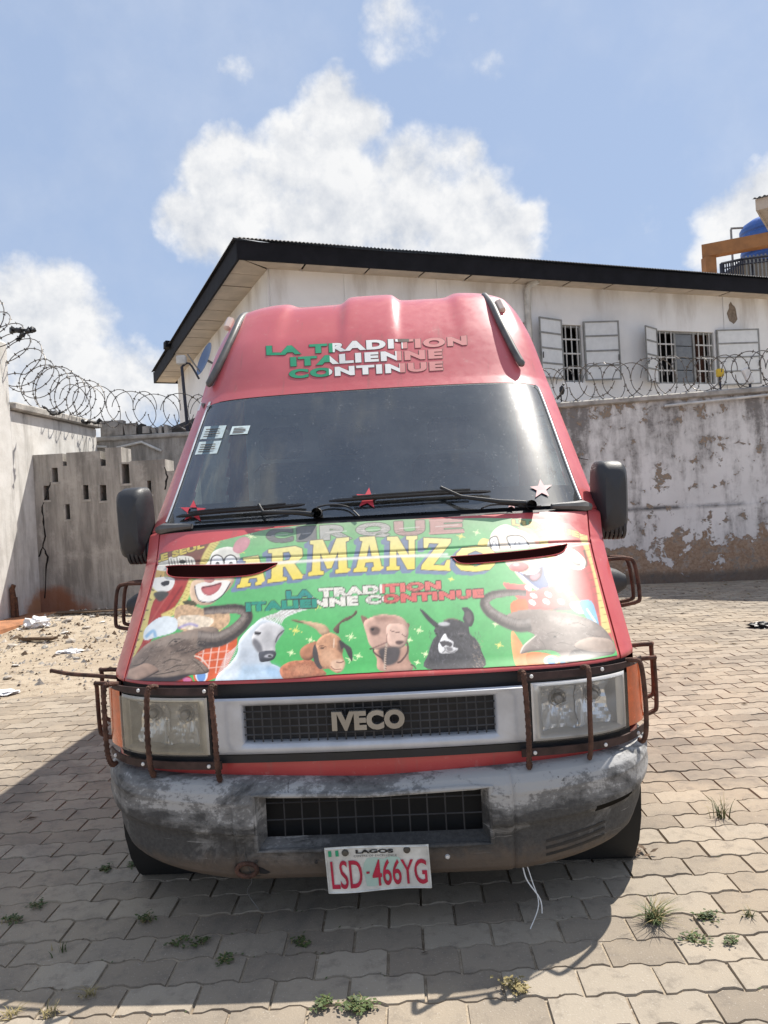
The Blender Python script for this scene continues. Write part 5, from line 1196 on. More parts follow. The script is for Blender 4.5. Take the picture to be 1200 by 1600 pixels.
# ---- wheels
def wheel(x, y, steer):
    wh = empty('wheel', (x, y, WHR)); wh.parent = van; wh.rotation_euler = (0, 0, steer); sgx = 1 if x > 0 else -1
    hw = .105; pr = [(.205, -hw + .02), (.25, -hw), (.31, -hw + .004), (.335, -hw + .022), (WHR, -hw + .045), (WHR, hw - .045), (.335, hw - .022), (.31, hw - .004), (.25, hw), (.205, hw - .02)]
    b = MB(); b.lathe(pr, 48, 'x'); ty = b.build('tyre', VM['rubber'], wh, True)
    b = MB()
    for k in range(44):
        q = 2 * math.pi * k / 44
        for c_, wd in ((-.062, .034), (-.012, .034), (.040, .034)):
            sk = .05 * (1 if c_ > 0 else -1); vs = []
            for r in (WHR - .004, WHR + .006):
                for dx, dq in ((0, 0), (wd, sk), (wd, sk + .09), (0, .09)): vs.append((c_ + dx - .005, r * math.cos(q + dq), r * math.sin(q + dq)))
            b.add(vs, [(0,1,2,3),(7,6,5,4),(0,4,5,1),(1,5,6,2),(2,6,7,3),(3,7,4,0)])
    b.build('tread', VM['rubber'], wh)
    b = MB(); b.lathe([(.21, -hw + .02), (.20, -.02), (.17, sgx * .0), (.12, sgx * .03), (.06, sgx * .06), (0, sgx * .065)], 32, 'x'); b.lathe([(.21, hw - .02), (.20, .0)], 32, 'x'); b.build('rim', VM['steel'], wh, True)
wheel(.865, WHY, R(-7)); wheel(-.865, WHY, R(-7)); wheel(.86, 4.2, 0); wheel(-.86, 4.2, 0)
# ---- hood scoops: dark slots along the crease
ventm = simple('vent_dark', (.010, .003, .003), 1.0, spec=0.0)
for up_, lw_ in (([(260, 886), (280, 884.5), (350, 884), (434, 881)], [(262, 889), (275, 903), (385, 901), (432, 884)]), ([(704, 871), (760, 867), (830, 860), (886, 851)], [(708, 874), (735, 882), (862, 869), (885, 855)])):
    n = 30; A = smoothpath(up_, 10)[:31]; B = smoothpath(lw_, 10)[:31]; b = MB(); w = len(A); rows = 5; XS = {}
    for j in range(rows):
        for i in range(w): p = A[i] + (B[i] - A[i]) * j / (rows - 1); XS[i, j] = inv(p[0], p[1], 5.0); b.v.append(tuple(Soff(*XS[i, j], .0045)))
    for j in range(rows - 1):
        for i in range(w - 1): b.f.append((j*w+i, j*w+i+1, (j+1)*w+i+1, (j+1)*w+i)); b.m.append(0)
    sl = b.build('vent_slot', ventm, hood, True)
    b = MB(); b.tube([Soff(*XS[i, 0], .0045) for i in range(w)], .0024, 6); b.tube([Soff(*XS[i, rows - 1], .0045) for i in range(w)], .0024, 6); b.build('vent_lip', VM['red'], hood, True)
# ------------------------------------------------------------------ printed circus film on the hood (flat print, drawn procedurally)
AX0, AY0, AX1, AY1, KR = 176, 798, 1004, 1092, 1.7
AW, AH = int((AX1 - AX0) * KR), int((AY1 - AY0) * KR)
art = np.zeros((AH, AW, 3)); GX, GY = np.meshgrid((np.arange(AW) + .5) / KR + AX0, (np.arange(AH) + .5) / KR + AY0)
def fnoise(cell, seed, octv=4):
    r_ = np.random.default_rng(seed); out = np.zeros((AH, AW)); amp = 1; tot = 0
    for o in range(octv):
        c = cell / 2 ** o * KR; h, w = int(AH / c) + 3, int(AW / c) + 3; g_ = r_.random((h, w)); yy = np.arange(AH) / c; xx = np.arange(AW) / c
        y0, x0 = yy.astype(int), xx.astype(int); fy, fx = (yy - y0)[:, None], (xx - x0)[None]; fy = fy * fy * (3 - 2 * fy); fx = fx * fx * (3 - 2 * fx)
        out += amp * ((g_[y0][:, x0] * (1 - fx) + g_[y0][:, x0 + 1] * fx) * (1 - fy) + (g_[y0 + 1][:, x0] * (1 - fx) + g_[y0 + 1][:, x0 + 1] * fx) * fy); tot += amp; amp *= .55
    return out / tot
NZ1, NZ2, NZ3 = fnoise(30, 1), fnoise(9, 2), fnoise(4, 3, 2)
def lin(c): return np.array([((v / 255 + .055) / 1.055) ** 2.4 if v > 10 else v / 255 / 12.92 for v in c])
def Z5(p): return [(180 + x / 2.857, 800 + y / 2.857) for x, y in p]
def Z6(p): return [(560 + x / 2.609, 790 + y / 2.609) for x, y in p]
def ZA(p): return [(330 + x / 5.217, 930 + y / 5.217) for x, y in p]
def ZB(p): return [(550 + x / 5.4545, 930 + y / 5.4545) for x, y in p]
def ZC(p): return [(185 + x / 5.581, 840 + y / 5.581) for x, y in p]
def ZD(p): return [(740 + x / 4.8, 800 + y / 4.8) for x, y in p]
def sm(p, n=4): return [tuple(q) for q in smoothpath(p, n, True)]
def sub(pts, pad=3):
    P = np.array(pts); x0, x1 = int(max(0, (P[:, 0].min() - AX0 - pad) * KR)), int(min(AW, (P[:, 0].max() - AX0 + pad) * KR + 1)); y0, y1 = int(max(0, (P[:, 1].min() - AY0 - pad) * KR)), int(min(AH, (P[:, 1].max() - AY0 + pad) * KR + 1)); return slice(y0, max(y1, y0 + 1)), slice(x0, max(x1, x0 + 1))
def inside(loops, sl, dx=0, dy=0):
    gx_, gy_ = GX[sl] + dx, GY[sl] + dy; m = np.zeros(gx_.shape, bool)
    for L_ in loops:
        P = np.array(L_); Q_ = np.roll(P, -1, 0)
        for (xa, ya), (xb, yb) in zip(P, Q_):
            if ya == yb: continue
            c = ((ya > gy_) != (yb > gy_)); m ^= c & (gx_ < (xb - xa) * (gy_ - ya) / (yb - ya) + xa)
    return m
def mask(loops, sl):
    d = .25 / KR; return sum(inside(loops, sl, a, b_).astype(float) for a in (-d, d) for b_ in (-d, d)) / 4
def blur(m, r):
    k = max(1, int(r * KR)); 
    for ax in (0, 1):
        for _ in range(2):
            p = np.pad(m, [(k, k) if a == ax else (0, 0) for a in (0, 1)], mode='edge'); c = np.cumsum(p, axis=ax); c = np.concatenate([np.zeros_like(np.take(c, [0], ax)), c], ax)
            n = m.shape[ax]; m = (np.take(c, range(2 * k + 1, 2 * k + 1 + n), ax) - np.take(c, range(0, n), ax)) / (2 * k + 1)
    return m
def blend(sl, m, col): art[sl] = art[sl] * (1 - m[..., None]) + (col if np.ndim(col) > 1 else np.array(col)) * m[..., None]
def fill(pts, c, tex=.0, nz=None, soft=0, edge=0.0, grad=None, light=0.0, alpha=1.0, smooth=True, extra=()):
    L_ = [sm(pts) if smooth else list(pts)] + [sm(e) for e in extra]; sl = sub(L_[0], 4 + soft * 2); m = mask(L_, sl); base = np.ones(m.shape + (3,)) * lin(c)
    if soft: m = blur(m, soft)
    if grad is not None:
        c2, (gx0, gy0), (gx1, gy1) = grad; d = np.array((gx1 - gx0, gy1 - gy0)); t = np.clip(((GX[sl] - gx0) * d[0] + (GY[sl] - gy0) * d[1]) / (d @ d), 0, 1); base = base * (1 - t[..., None]) + lin(c2) * t[..., None]
    if tex: base = base * (1 + tex * ((NZ2 if nz is None else nz)[sl] - .5) * 2)[..., None]
    if edge or light:
        inn = blur(m, 3.5); k = np.clip((inn - .5) * 2, 0, 1); base = base * (1 - edge * (1 - k))[..., None]
        if light:
            sh = np.roll(np.roll(inn, 3, 0), 3, 1) - np.roll(np.roll(inn, -3, 0), -3, 1); base = base * (1 - light * sh)[..., None]
    blend(sl, m * alpha, base); return sl, m
def ell(cx, cy, rx, ry, rot=0, n=28): return [(cx + rx * math.cos(q) * math.cos(rot) - ry * math.sin(q) * math.sin(rot), cy + rx * math.cos(q) * math.sin(rot) + ry * math.sin(q) * math.cos(rot)) for q in np.linspace(0, 2 * math.pi, n + 1)[:-1]]
def stroke(pts, w, c, alpha=1.0, soft=0, taper=False, smooth=True):
    P = [np.array(p) for p in (smoothpath(pts, 5) if smooth else pts)]; k = len(P); A, B = [], []
    for i, p in enumerate(P):
        t = P[min(i+1, k-1)] - P[max(i-1, 0)]; t = t / (np.linalg.norm(t) + 1e-9); nn = np.array((-t[1], t[0])); ww = w * .5 * ((math.sin(math.pi * (i + .5) / k) ** .6) if taper else 1); A.append(tuple(p + nn * ww)); B.append(tuple(p - nn * ww))
    L_ = A + B[::-1]; sl = sub(L_, 3 + soft * 2); m = mask([L_], sl); m = blur(m, soft) if soft else m; blend(sl, m * alpha, lin(c))
def sparkle(cx, cy, r, c=(235, 250, 215), n=8, alpha=.9):
    for k in range(n):
        q = k * math.pi * 2 / n + .3; rr = r * (1 if k % 2 == 0 else .55); stroke([(cx, cy), (cx + rr * math.cos(q), cy + rr * .8 * math.sin(q))], 1.4, c, alpha, smooth=False, taper=True)
    fill(ell(cx, cy, 1.8, 1.6), c, alpha=alpha, soft=.6)
TCACHE = {}
def text_tris(body, off=.02, space=1.0):
    k = (body, off, space)
    if k not in TCACHE:
        bm, ref = text_bm(body, off, space, None); TCACHE[k] = [[(v.co.x, v.co.y) for v in f.verts] for f in bm.faces]; bm.free()
    return TCACHE[k]
def text_mask(tris, mp):
    allp = [mp(*p) for t in tris for p in t]; sl = sub(allp, 6); m = np.zeros(GX[sl].shape)
    d = .25 / KR; 
    for t in tris:
        q = [mp(*p) for p in t]; s2 = sub(q, 1); r0, c0 = s2[0].start - sl[0].start, s2[1].start - sl[1].start; mm = mask([q], s2); v = m[r0:r0 + mm.shape[0], c0:c0 + mm.shape[1]]; np.maximum(v, mm, out=v)
    return sl, np.clip(m * 1.0, 0, 1)
def dil(m, r):
    k = max(1, int(round(r * KR))); o = m.copy()
    for dy in range(-k, k + 1):
        for dx in range(-k, k + 1):
            if dx * dx + dy * dy <= k * k + .5: o = np.maximum(o, np.roll(np.roll(m, dy, 0), dx, 1))
    return o
def boxmap(x0, x1, y0, y1, h, arch=0, lean=.05): return lambda u, v: (x0 + (x1 - x0) * u - lean * h * (v - .5) , y0 + (y1 - y0) * u - h * v - arch * 4 * u * (1 - u))
# green ground
art[:] = lin((120, 192, 130)); g_ = np.clip((GY - 820) / 230, 0, 1)[..., None]; art[:] = art * 1.0 * (1 - g_) + lin((74, 176, 92)) * g_
art *= (1 + .35 * (NZ1 - .5))[..., None]
ctr = np.exp(-((GX - 585) / 150) ** 2 - ((GY - 905) / 40) ** 2)[..., None]; art[:] = art * (1 - .35 * ctr) + lin((150, 205, 160)) * .35 * ctr
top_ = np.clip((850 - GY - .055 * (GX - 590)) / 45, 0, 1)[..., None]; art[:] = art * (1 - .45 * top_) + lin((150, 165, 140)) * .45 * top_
for (x, y, r) in [(352,838,9),(392,838,10),(430,830,6),(375,862,9),(345,985,7),(462,985,12),(485,1000,8),(510,1010,14),(548,995,10),(560,1025,8),(655,985,9),(690,1010,7),(640,1000,6),(665,1022,8),(760,945,9),(780,1008,8),(775,975,7),(742,925,6),(720,838,8),(745,832,7),(705,905,6),(495,948,8),(455,1020,8),(548,1030,10),(472,1045,7),(652,1035,6)]:
    sparkle(x, y, r * .9, (232, 246, 190) if (int(x) % 3) else (240, 226, 120))
# ---- left: curtain, tiger, clown
fill(Z5([(150,170),(450,100),(400,240),(120,262)]), (120, 62, 48), .3, smooth=False); fill(Z5([(120,262),(350,262),(330,320),(240,470),(110,640),(60,700)]), (176, 64, 56), .25, smooth=False)
stroke(Z5([(300,330),(220,450),(140,560)]), 3, (110, 36, 34), .6, 1); stroke(Z5([(270,320),(190,440),(120,560)]), 2, (215, 120, 105), .5, 1)
stroke(Z5([(470,100),(410,190),(392,240)]), 11, (226, 208, 120), .95, .6); stroke(Z5([(345,300),(290,420),(210,470)]), 10, (232, 212, 130), .95, .6)
for k in range(14): t = k / 13; stroke(Z5([(470 - 78*t - 14, 100 + 140*t), (470 - 78*t + 18, 100 + 140*t + 16)]), 1.0, (150, 110, 50), .6, smooth=False)
for k in range(12): t = k / 11; stroke(Z5([(345 - 100*t - 16, 300 + 165*t), (345 - 100*t + 20, 300 + 165*t + 14)]), 1.0, (150, 110, 50), .6, smooth=False)
fill(Z5([(140,255),(250,262),(235,330),(170,400),(130,560),(60,680),(15,705),(30,640),(80,450)]), (226, 206, 128), .2, edge=.1); fill(Z5([(160,260),(230,270),(160,330)]), (196, 150, 80), .2, soft=1, alpha=.7)
for a, b_ in (((150,330),(175,350)),((140,370),(165,395)),((120,420),(150,440)),((100,470),(135,480)),((90,520),(125,530)),((75,560),(110,570)),((55,610),(95,600)),((45,640),(85,630)),((35,672),(70,660)),((165,290),(190,330)),((205,280),(190,320)),((215,300),(200,350))):
    stroke(Z5([a, ((a[0]+b_[0])/2, (a[1]+b_[1])/2 + 6), b_]), 2.4, (52, 44, 24), .9, taper=True)
fill(Z5([(180,240),(250,200),(340,200),(355,240),(300,260),(200,262)]), (240, 236, 222), .12); fill(Z5([(165,300),(220,290),(265,300),(250,345),(205,358),(170,340)]), (244, 240, 232), .1); fill(Z5([(205,315),(240,305),(238,325),(212,330)]), (48, 44, 44), .2)
for k in range(9): x = 235 + k * 13; stroke(Z5([(x, 200 + (k % 3) * 5), (x + 8, 240)]), 1.8, (70, 66, 54), .8, taper=True)
fill(Z5(ell(300, 222, 15, 9)), (38, 40, 34)); fill(Z5([(170,365),(210,352),(240,365),(200,400)]), (88, 84, 76), .3, soft=1)
# clown face, left
fill(Z5([(420,215),(440,175),(500,155),(545,170),(560,215),(560,262),(400,262)]), (226, 224, 214), .12, light=.5); fill(Z5([(525,170),(540,130),(575,110),(602,125),(590,160),(555,185)]), (214, 150, 160), .1, edge=.15)
for cx in (455, 515):
    fill(Z5([(cx-30,240),(cx-24,205),(cx,192),(cx+24,205),(cx+30,240)]), (246, 246, 244)); stroke(Z5([(cx-30,242),(cx-24,205),(cx,192),(cx+24,205),(cx+30,242)]), 2.0, (44, 40, 44)); fill(Z5(ell(cx + 2, 232, 9, 10)), (40, 40, 46))
fill(Z5([(345,310),(420,290),(525,290),(520,330),(470,380),(420,415),(365,410),(335,380)]), (222, 190, 160), .25, light=.6); fill(Z5([(355,330),(400,312),(480,305),(515,315),(480,370),(430,402),(380,398),(362,370)]), (240, 234, 226), .1)
stroke(Z5([(355,330),(362,370),(380,398),(430,402),(480,370),(515,315)]), 1.6, (54, 44, 60)); fill(Z5([(385,335),(430,326),(475,315),(460,350),(425,372),(395,365)]), (196, 110, 110), .15, edge=.2); stroke(Z5([(388,338),(430,330),(472,318)]), 1.4, (60, 30, 40)); fill(Z5(ell(420, 302, 24, 14)), (206, 140, 130), .1, light=.5)
fill(Z5([(300,400),(345,395),(365,415),(330,425)]), (90, 84, 60), .3)
# ruff, plaid suit
fill(Z5([(270,430),(330,415),(420,440),(500,440),(505,500),(420,540),(280,520)]), (206, 170, 134), .4, nz=NZ3); fill(Z5([(280,470),(360,460),(440,480),(400,520),(300,520)]), (232, 214, 190), .3, nz=NZ3)
fill(Z5([(135,520),(200,470),(270,475),(270,530),(180,560),(130,570)]), (232, 238, 240), .12); stroke(Z5([(135,560),(170,530),(180,560)]), 5, (130, 180, 220), .8, 1); stroke(Z5([(280,520),(330,500),(370,510)]), 4, (110, 110, 200), .6, 1)
fill(Z5([(370,600),(430,560),(545,560),(500,690),(450,740),(360,760),(350,680)]), (214, 96, 52), .25)
for k in range(4): x = 400 + k * 34; stroke(Z5([(x, 580), (x - 20, 720)]), 1.8, (245, 214, 200), .75); stroke(Z5([(370, 600 + k * 34), (510, 585 + k * 34)]), 1.8, (245, 200, 180), .65)
fill(Z5(ell(385, 725, 28, 36)), (220, 228, 236)); fill(Z5(ell(384, 732, 20, 26)), (110, 150, 205)); fill(Z5([(230,750),(290,730),(340,740),(340,790),(260,800),(225,790)]), (176, 52, 44), .3); fill(Z5([(300,740),(340,745),(320,775)]), (206, 110, 150), .2)
# ---- elephants
def tubeart(cl, w0, w1, c, dark, lite):
    P = smoothpath(cl, 8); k = len(P); A, B, C1 = [], [], []
    for i, p in enumerate(P):
        t = P[min(i+1, k-1)] - P[max(i-1, 0)]; t = t / np.linalg.norm(t); nn = np.array((-t[1], t[0])); w = lerp(w0, w1, i / (k - 1)) / 2; A.append(p + nn * w); B.append(p - nn * w); C1.append((p, nn, w))
    fill([tuple(q) for q in A + B[::-1]], c, .3, nz=NZ3, smooth=False)
    sgn = 1 if np.mean([q[1] for q in A]) > np.mean([q[1] for q in B]) else -1
    fill([tuple(p + nn * w * sgn) for p, nn, w in C1] + [tuple(p + nn * w * sgn * .25) for p, nn, w in C1[::-1]], dark, .3, nz=NZ3, soft=1.6, alpha=.8, smooth=False)
    fill([tuple(p - nn * w * sgn * .75) for p, nn, w in C1] + [tuple(p - nn * w * sgn * .2) for p, nn, w in C1[::-1]], lite, .2, soft=1.6, alpha=.55, smooth=False)
    rd = random.Random(3)
    for i in range(1, k - 1):
        p, nn, w = C1[i]; a, b_ = sorted((rd.uniform(-1, 1), rd.uniform(-1, 1))); stroke([tuple(p + nn * w * a), tuple(p + nn * w * b_ + np.array((rd.uniform(-1, 1), rd.uniform(-1, 1))))], .7, dark, .5, smooth=False)
def hairs(box, n, c, ln, ang, alpha=.5, seed=1, w=.8):
    rd = random.Random(seed)
    for _ in range(n):
        x, y = rd.uniform(box[0], box[2]), rd.uniform(box[1], box[3]); a = ang + rd.gauss(0, .4); L_ = ln * rd.uniform(.5, 1.3); stroke([(x, y), (x + L_ * math.cos(a), y + L_ * math.sin(a))], w, c, alpha, smooth=False, taper=True)
G1, G2, G3 = (140, 122, 108), (66, 55, 50), (184, 168, 154)
fill(ZC([(5,1260),(40,1140),(150,1020),(260,920),(420,855),(600,810),(760,780),(870,800),(860,940),(750,975),(660,1030),(720,1080),(790,1150),(760,1185),(600,1205),(500,1235),(420,1290),(410,1340),(240,1320),(60,1290)]), G1, .35, light=1.0, edge=.2)
fill(ZC([(60,1280),(240,1215),(420,1215),(620,1190),(560,1235),(430,1290),(400,1340),(150,1310)]), (52, 44, 44), .3, soft=1.2)
tubeart(ZC([(690,880),(850,890),(990,830),(1090,740),(1120,670),(1050,625),(900,625),(745,640)]), 26, 11, (118, 105, 96), (52, 46, 44), (170, 158, 148))
fill(ZC([(440,950),(540,890),(600,900),(660,960),(620,1040),(500,1010)]), (96, 80, 70), .35, soft=3, alpha=.7); fill(ZC([(300,960),(420,880),(560,840),(700,830),(640,870),(440,920)]), G3, .25, soft=4, alpha=.6); fill(ZC([(180,1040),(320,960),(400,1000),(300,1080)]), (112, 96, 84), .3, soft=3, alpha=.7)
for f in ([(430,935),(490,885),(560,890)], [(440,950),(500,930),(560,900)], [(450,1000),(540,985),(600,960)], [(120,1118),(200,1100),(270,1030)], [(560,1010),(640,990),(720,960)], [(380,1100),(460,1060),(560,1080)], [(400,1170),(500,1120),(620,1110)], [(300,1200),(420,1180),(560,1150)], [(640,1060),(700,1110),(760,1180)]): stroke(ZC(f), 1.5, (46, 38, 34), .8, taper=True)
hairs((215, 1000, 320, 1050), 130, (60, 50, 44), 6, -.5, .5, 3); hairs((215, 1000, 320, 1050), 90, (190, 172, 156), 5, -.5, .45, 4); fill(ZC(ell(500, 905, 14, 9)), (20, 14, 12))
fill(ZC([(10,1255),(60,1165),(150,1130),(250,1095),(355,1160),(240,1222),(110,1278)]), (168, 140, 122), .25, light=.9, edge=.15); stroke(ZC([(110,1278),(240,1222),(355,1162)]), 2.0, (58, 46, 42), .8); stroke(ZC([(655,1030),(720,1050),(790,1130)]), 2.4, (236, 216, 200), .9, taper=True)
# right: clown + curtain
fill(Z6([(780,60),(900,70),(960,180),(1010,420),(1040,560),(990,540),(930,430),(830,300),(770,180)]), (206, 92, 92), .2, smooth=False); fill(Z6([(830,260),(930,420),(985,520),(1010,440),(950,200),(880,130)]), (196, 84, 80), .25, smooth=False); stroke(Z6([(880,170),(940,300),(975,440)]), 4, (150, 50, 50), .5, 2)
stroke(Z6([(735,100),(790,230),(860,360),(910,420)]), 12, (232, 206, 120), .95, .8); stroke(Z6([(900,90),(950,200),(985,330),(1012,520)]), 13, (226, 208, 132), .95, .8)
for k in range(15): t = k / 14; stroke(Z6([(735 + 165*t - 22, 110 + 310*t), (735 + 165*t + 16, 110 + 310*t - 12)]), 1.0, (150, 110, 50), .55, smooth=False); stroke(Z6([(905 + 105*t - 18, 100 + 410*t), (905 + 105*t + 20, 100 + 410*t - 10)]), 1.1, (120, 96, 50), .6, smooth=False)
fill(ZD([(60,200),(110,205),(150,240),(60,285),(30,250)]), (244, 222, 130), .15); fill(ZD([(125,185),(165,125),(240,92),(330,128),(430,165),(485,225),(440,262),(125,296)]), (248, 234, 214), .1, light=.6); fill(ZD([(330,110),(420,130),(490,200),(480,260),(430,180)]), (240, 176, 150), .15, soft=1)
for P_ in ([(135,285),(120,212),(146,186),(178,192),(196,275)], [(282,272),(250,202),(268,180),(350,180),(392,212),(424,266)]):
    fill(ZD(P_), (252, 252, 250)); stroke(ZD(P_), 2.0, (60, 56, 60)); c_ = np.mean(P_, 0); stroke(ZD([(c_[0]-20, c_[1]+30), (c_[0]-4, c_[1]-12), (c_[0]+22, c_[1]+28)]), 1.4, (110, 104, 110), .8)
fill(ZD([(240,370),(420,350),(580,350),(620,440),(610,540),(560,580),(420,560),(340,490),(300,440)]), (248, 208, 182), .15, light=.6); fill(ZD([(540,360),(600,370),(625,470),(600,560),(560,500)]), (240, 186, 150), .15, soft=1)
fill(ZD([(300,438),(420,462),(520,388),(548,470),(580,562),(520,600),(450,572),(360,485)]), (244, 240, 236)); fill(ZD([(330,450),(425,470),(515,400),(535,470),(566,555),(518,585),(455,556),(375,485)]), (104, 120, 160), .15, light=.6); fill(ZD([(370,466),(450,462),(512,412),(506,490),(448,524),(405,500)]), (88, 70, 90)); fill(ZD([(385,462),(450,448),(500,430),(470,460),(415,472)]), (250, 246, 240)); fill(ZD([(425,482),(470,460),(498,470),(470,505),(440,506)]), (232, 140, 150), .1, soft=.5); fill(ZD(ell(340, 412, 74, 38)), (236, 124, 124), .08, light=1.2); fill(ZD(ell(320, 395, 24, 10)), (252, 214, 208), soft=1)
fill(ZD([(220,530),(300,540),(390,545),(440,590),(620,555),(700,640),(735,720),(620,735),(540,735),(380,722),(330,650),(260,590)]), (232, 112, 106), .15, light=.6)
for x, y in ((640,580),(450,628),(545,672),(440,678),(655,672),(560,618),(410,570)): fill(ZD(ell(x, y, 30, 17, .5)), (252, 240, 232))
fill(ZD([(590,735),(650,705),(725,712),(725,740)]), (110, 96, 96), .2, soft=1)
fill(Z6([(620,400),(680,380),(690,440),(640,470)]), (214, 120, 70), .2); fill(Z6([(625,510),(665,560),(690,600),(800,610),(850,640),(760,660),(660,668),(630,610)]), (236, 156, 92), .25, light=.5); fill(Z6([(690,600),(780,605),(800,640),(700,655)]), (226, 130, 60), .2)
fill(Z6(ell(785, 632, 30, 22)), (238, 226, 190)); fill(Z6(ell(787, 632, 20, 15)), (90, 150, 205)); fill(Z6([(820,620),(848,615),(845,640),(825,645)]), (50, 120, 150))
fill(Z6([(860,400),(930,390),(960,430),(900,440)]), (246, 246, 240), .1); fill(Z6([(900,395),(950,390),(975,460),(980,500),(940,470)]), (120, 180, 216), .15); stroke(Z6([(930,420),(950,450),(970,480)]), 3, (240, 246, 250), .8)
fill(Z6([(800,170),(880,180),(930,230),(910,260),(860,250),(810,200)]), (244, 238, 226), .15); stroke(Z6([(850,195),(880,235),(905,240)]), 4, (100, 84, 76), .9); stroke(Z6([(920,180),(930,230),(925,250)]), 3, (80, 70, 50), .8)
# elephant, right
fill(ZD([(220,800),(360,735),(560,735),(800,780),(950,850),(1040,960),(1060,1055),(950,1085),(800,1115),(690,1125),(640,1060),(560,1035),(440,1045),(350,1062),(380,1000),(460,930),(380,885)]), (138, 124, 116), .3, light=1.0, edge=.15)
tubeart(ZD([(430,840),(330,850),(200,800),(110,735),(85,670),(150,622),(280,605),(395,608)]), 22, 9, (120, 110, 104), (64, 57, 56), (172, 162, 156))
fill(ZD([(700,1120),(760,1030),(960,1075),(800,1112)]), (74, 66, 66), .3, soft=1); fill(ZD([(460,930),(560,900),(640,960),(560,1020),(470,1000)]), (118, 104, 98), .3, soft=3, alpha=.7); fill(ZD([(560,780),(760,800),(900,860),(760,860),(600,830)]), (196, 182, 172), .2, soft=4, alpha=.6)
for f in ([(540,920),(600,900),(680,930)], [(700,850),(780,830),(860,870)], [(600,1000),(660,980),(740,1000)], [(840,910),(900,930),(950,935)], [(470,940),(520,980),(540,1030)]): stroke(ZD(f), 1.4, (78, 66, 62), .75, taper=True)
hairs((830, 960, 930, 1020), 130, (90, 80, 76), 6, .4, .45, 5); hairs((830, 960, 930, 1020), 90, (206, 194, 184), 5, .4, .4, 6); fill(ZD(ell(610, 935, 12, 7)), (30, 24, 22)); stroke(ZD([(350,1060),(380,1000),(470,925)]), 2.4, (238, 222, 208), .9, taper=True)
fill(ZD([(755,1005),(830,950),(940,940),(1035,965),(1058,1052),(900,1050)]), (166, 146, 132), .2, light=.9); stroke(ZD([(755,1005),(780,1025),(900,1052),(1050,1055)]), 1.8, (80, 68, 66), .7)
# ---- horse
fill(ZA([(-5,790),(30,700),(60,640),(150,560),(212,470),(228,370),(300,280),(350,235),(410,190),(480,205),(560,240),(597,285),(560,345),(525,400),(520,450),(480,545),(560,590),(597,672),(480,695),(300,720),(100,755)]), (206, 212, 218), .14, light=.8)
fill(ZA([(20,760),(120,640),(260,560),(420,560),(560,600),(590,670),(300,720)]), (168, 194, 216), .25, soft=5, alpha=.75); fill(ZA([(60,700),(160,590),(240,560),(200,680)]), (222, 228, 232), .15, soft=4, alpha=.8); fill(ZA([(450,580),(560,600),(590,665),(480,670)]), (148, 178, 206), .2, soft=3, alpha=.7); fill(ZA([(220,480),(300,430),(380,470),(390,540),(280,560)]), (182, 190, 200), .2, soft=4, alpha=.7)
for k in range(10): t = k / 9; stroke(ZA([(225 - 60*t, 400 + 190*t), (170 - 70*t, 450 + 160*t), (110 - 60*t, 490 + 150*t)]), 1.5, (238, 236, 232), .7, taper=True)
fill(ZA([(345,310),(420,232),(520,228),(592,285),(547,352),(526,392),(522,450),(530,474),(506,524),(440,543),(396,538),(386,472),(352,425),(332,380)]), (206, 203, 203), .16, light=.8); fill(ZA([(333,385),(352,425),(386,470),(420,450),(400,390),(350,350)]), (104, 102, 106), .35, soft=1.6, alpha=.9); fill(ZA([(430,300),(500,300),(500,400),(450,440),(420,380)]), (150, 148, 150), .3, soft=3, alpha=.5)
fill(ZA([(388,470),(430,455),(500,450),(531,473),(507,524),(440,543),(397,538)]), (74, 74, 80), .35, light=.8); fill(ZA([(430,500),(470,480),(505,490),(480,510)]), (190, 188, 192), .2, soft=1, alpha=.8); fill(ZA(ell(478, 497, 17, 8, .1)), (30, 28, 32)); fill(ZA([(350,300),(380,296),(408,305),(390,325),(360,322)]), (58, 54, 56), .2); stroke(ZA([(525,385),(545,330),(595,285)]), 2.2, (70, 68, 72), .85)
for k in range(26):
    t = k / 25; stroke(ZA([(400 + 170*t, 190 + 50*t), (480 + 120*t, 165 + 20*t + 6*math.sin(k*2)), (600 + 90*t, 125 + 18*math.sin(k*1.3)), (700 + 110*((k*7) % 10)/10, 100 + 26*math.sin(k*2.1))]), 1.5, (240, 238, 234) if k % 3 else (186, 180, 172), .85, taper=True)
# ---- goat
fill(ZA([(560,600),(640,542),(740,530),(790,515),(860,560),(905,602),(940,640),(905,657),(740,672),(598,688)]), (176, 112, 82), .3, nz=NZ3, light=.9); fill(ZA([(640,600),(760,560),(840,600),(780,650)]), (206, 146, 112), .2, soft=3, alpha=.6)
fill(ZA([(862,378),(780,400),(725,450),(735,510),(782,532),(832,510),(866,430)]), (178, 122, 90), .25, light=1.0, edge=.2); fill(ZA([(650,200),(720,205),(830,220),(930,245),(968,312),(900,325),(850,275),(760,232)]), (206, 172, 138), .2, light=1.0, edge=.2); fill(ZA([(650,200),(700,203),(760,228),(700,222)]), (110, 84, 66), .2, soft=1)
fill(ZA([(1004,262),(1080,192),(1150,160),(1180,120),(1187,150),(1122,202),(1052,235),(1040,310),(1000,295)]), (98, 78, 66), .25, light=.8)
fill(ZA([(860,380),(920,322),(990,310),(1050,350),(1076,420),(1070,490),(1090,550),(1072,610),(1030,636),(980,612),(955,598),(905,602),(845,560),(850,460)]), (196, 146, 112), .25, nz=NZ3, light=.9); fill(ZA([(1040,360),(1075,420),(1065,470),(1030,440)]), (92, 66, 52), .3, soft=1.5, alpha=.8); fill(ZA([(900,460),(980,450),(1020,520),(960,560),(910,540)]), (222, 176, 142), .2, soft=3, alpha=.6); fill(ZA([(980,540),(1060,520),(1088,560),(1065,610),(1020,620),(980,590)]), (224, 188, 160), .2, soft=1.5, alpha=.8)
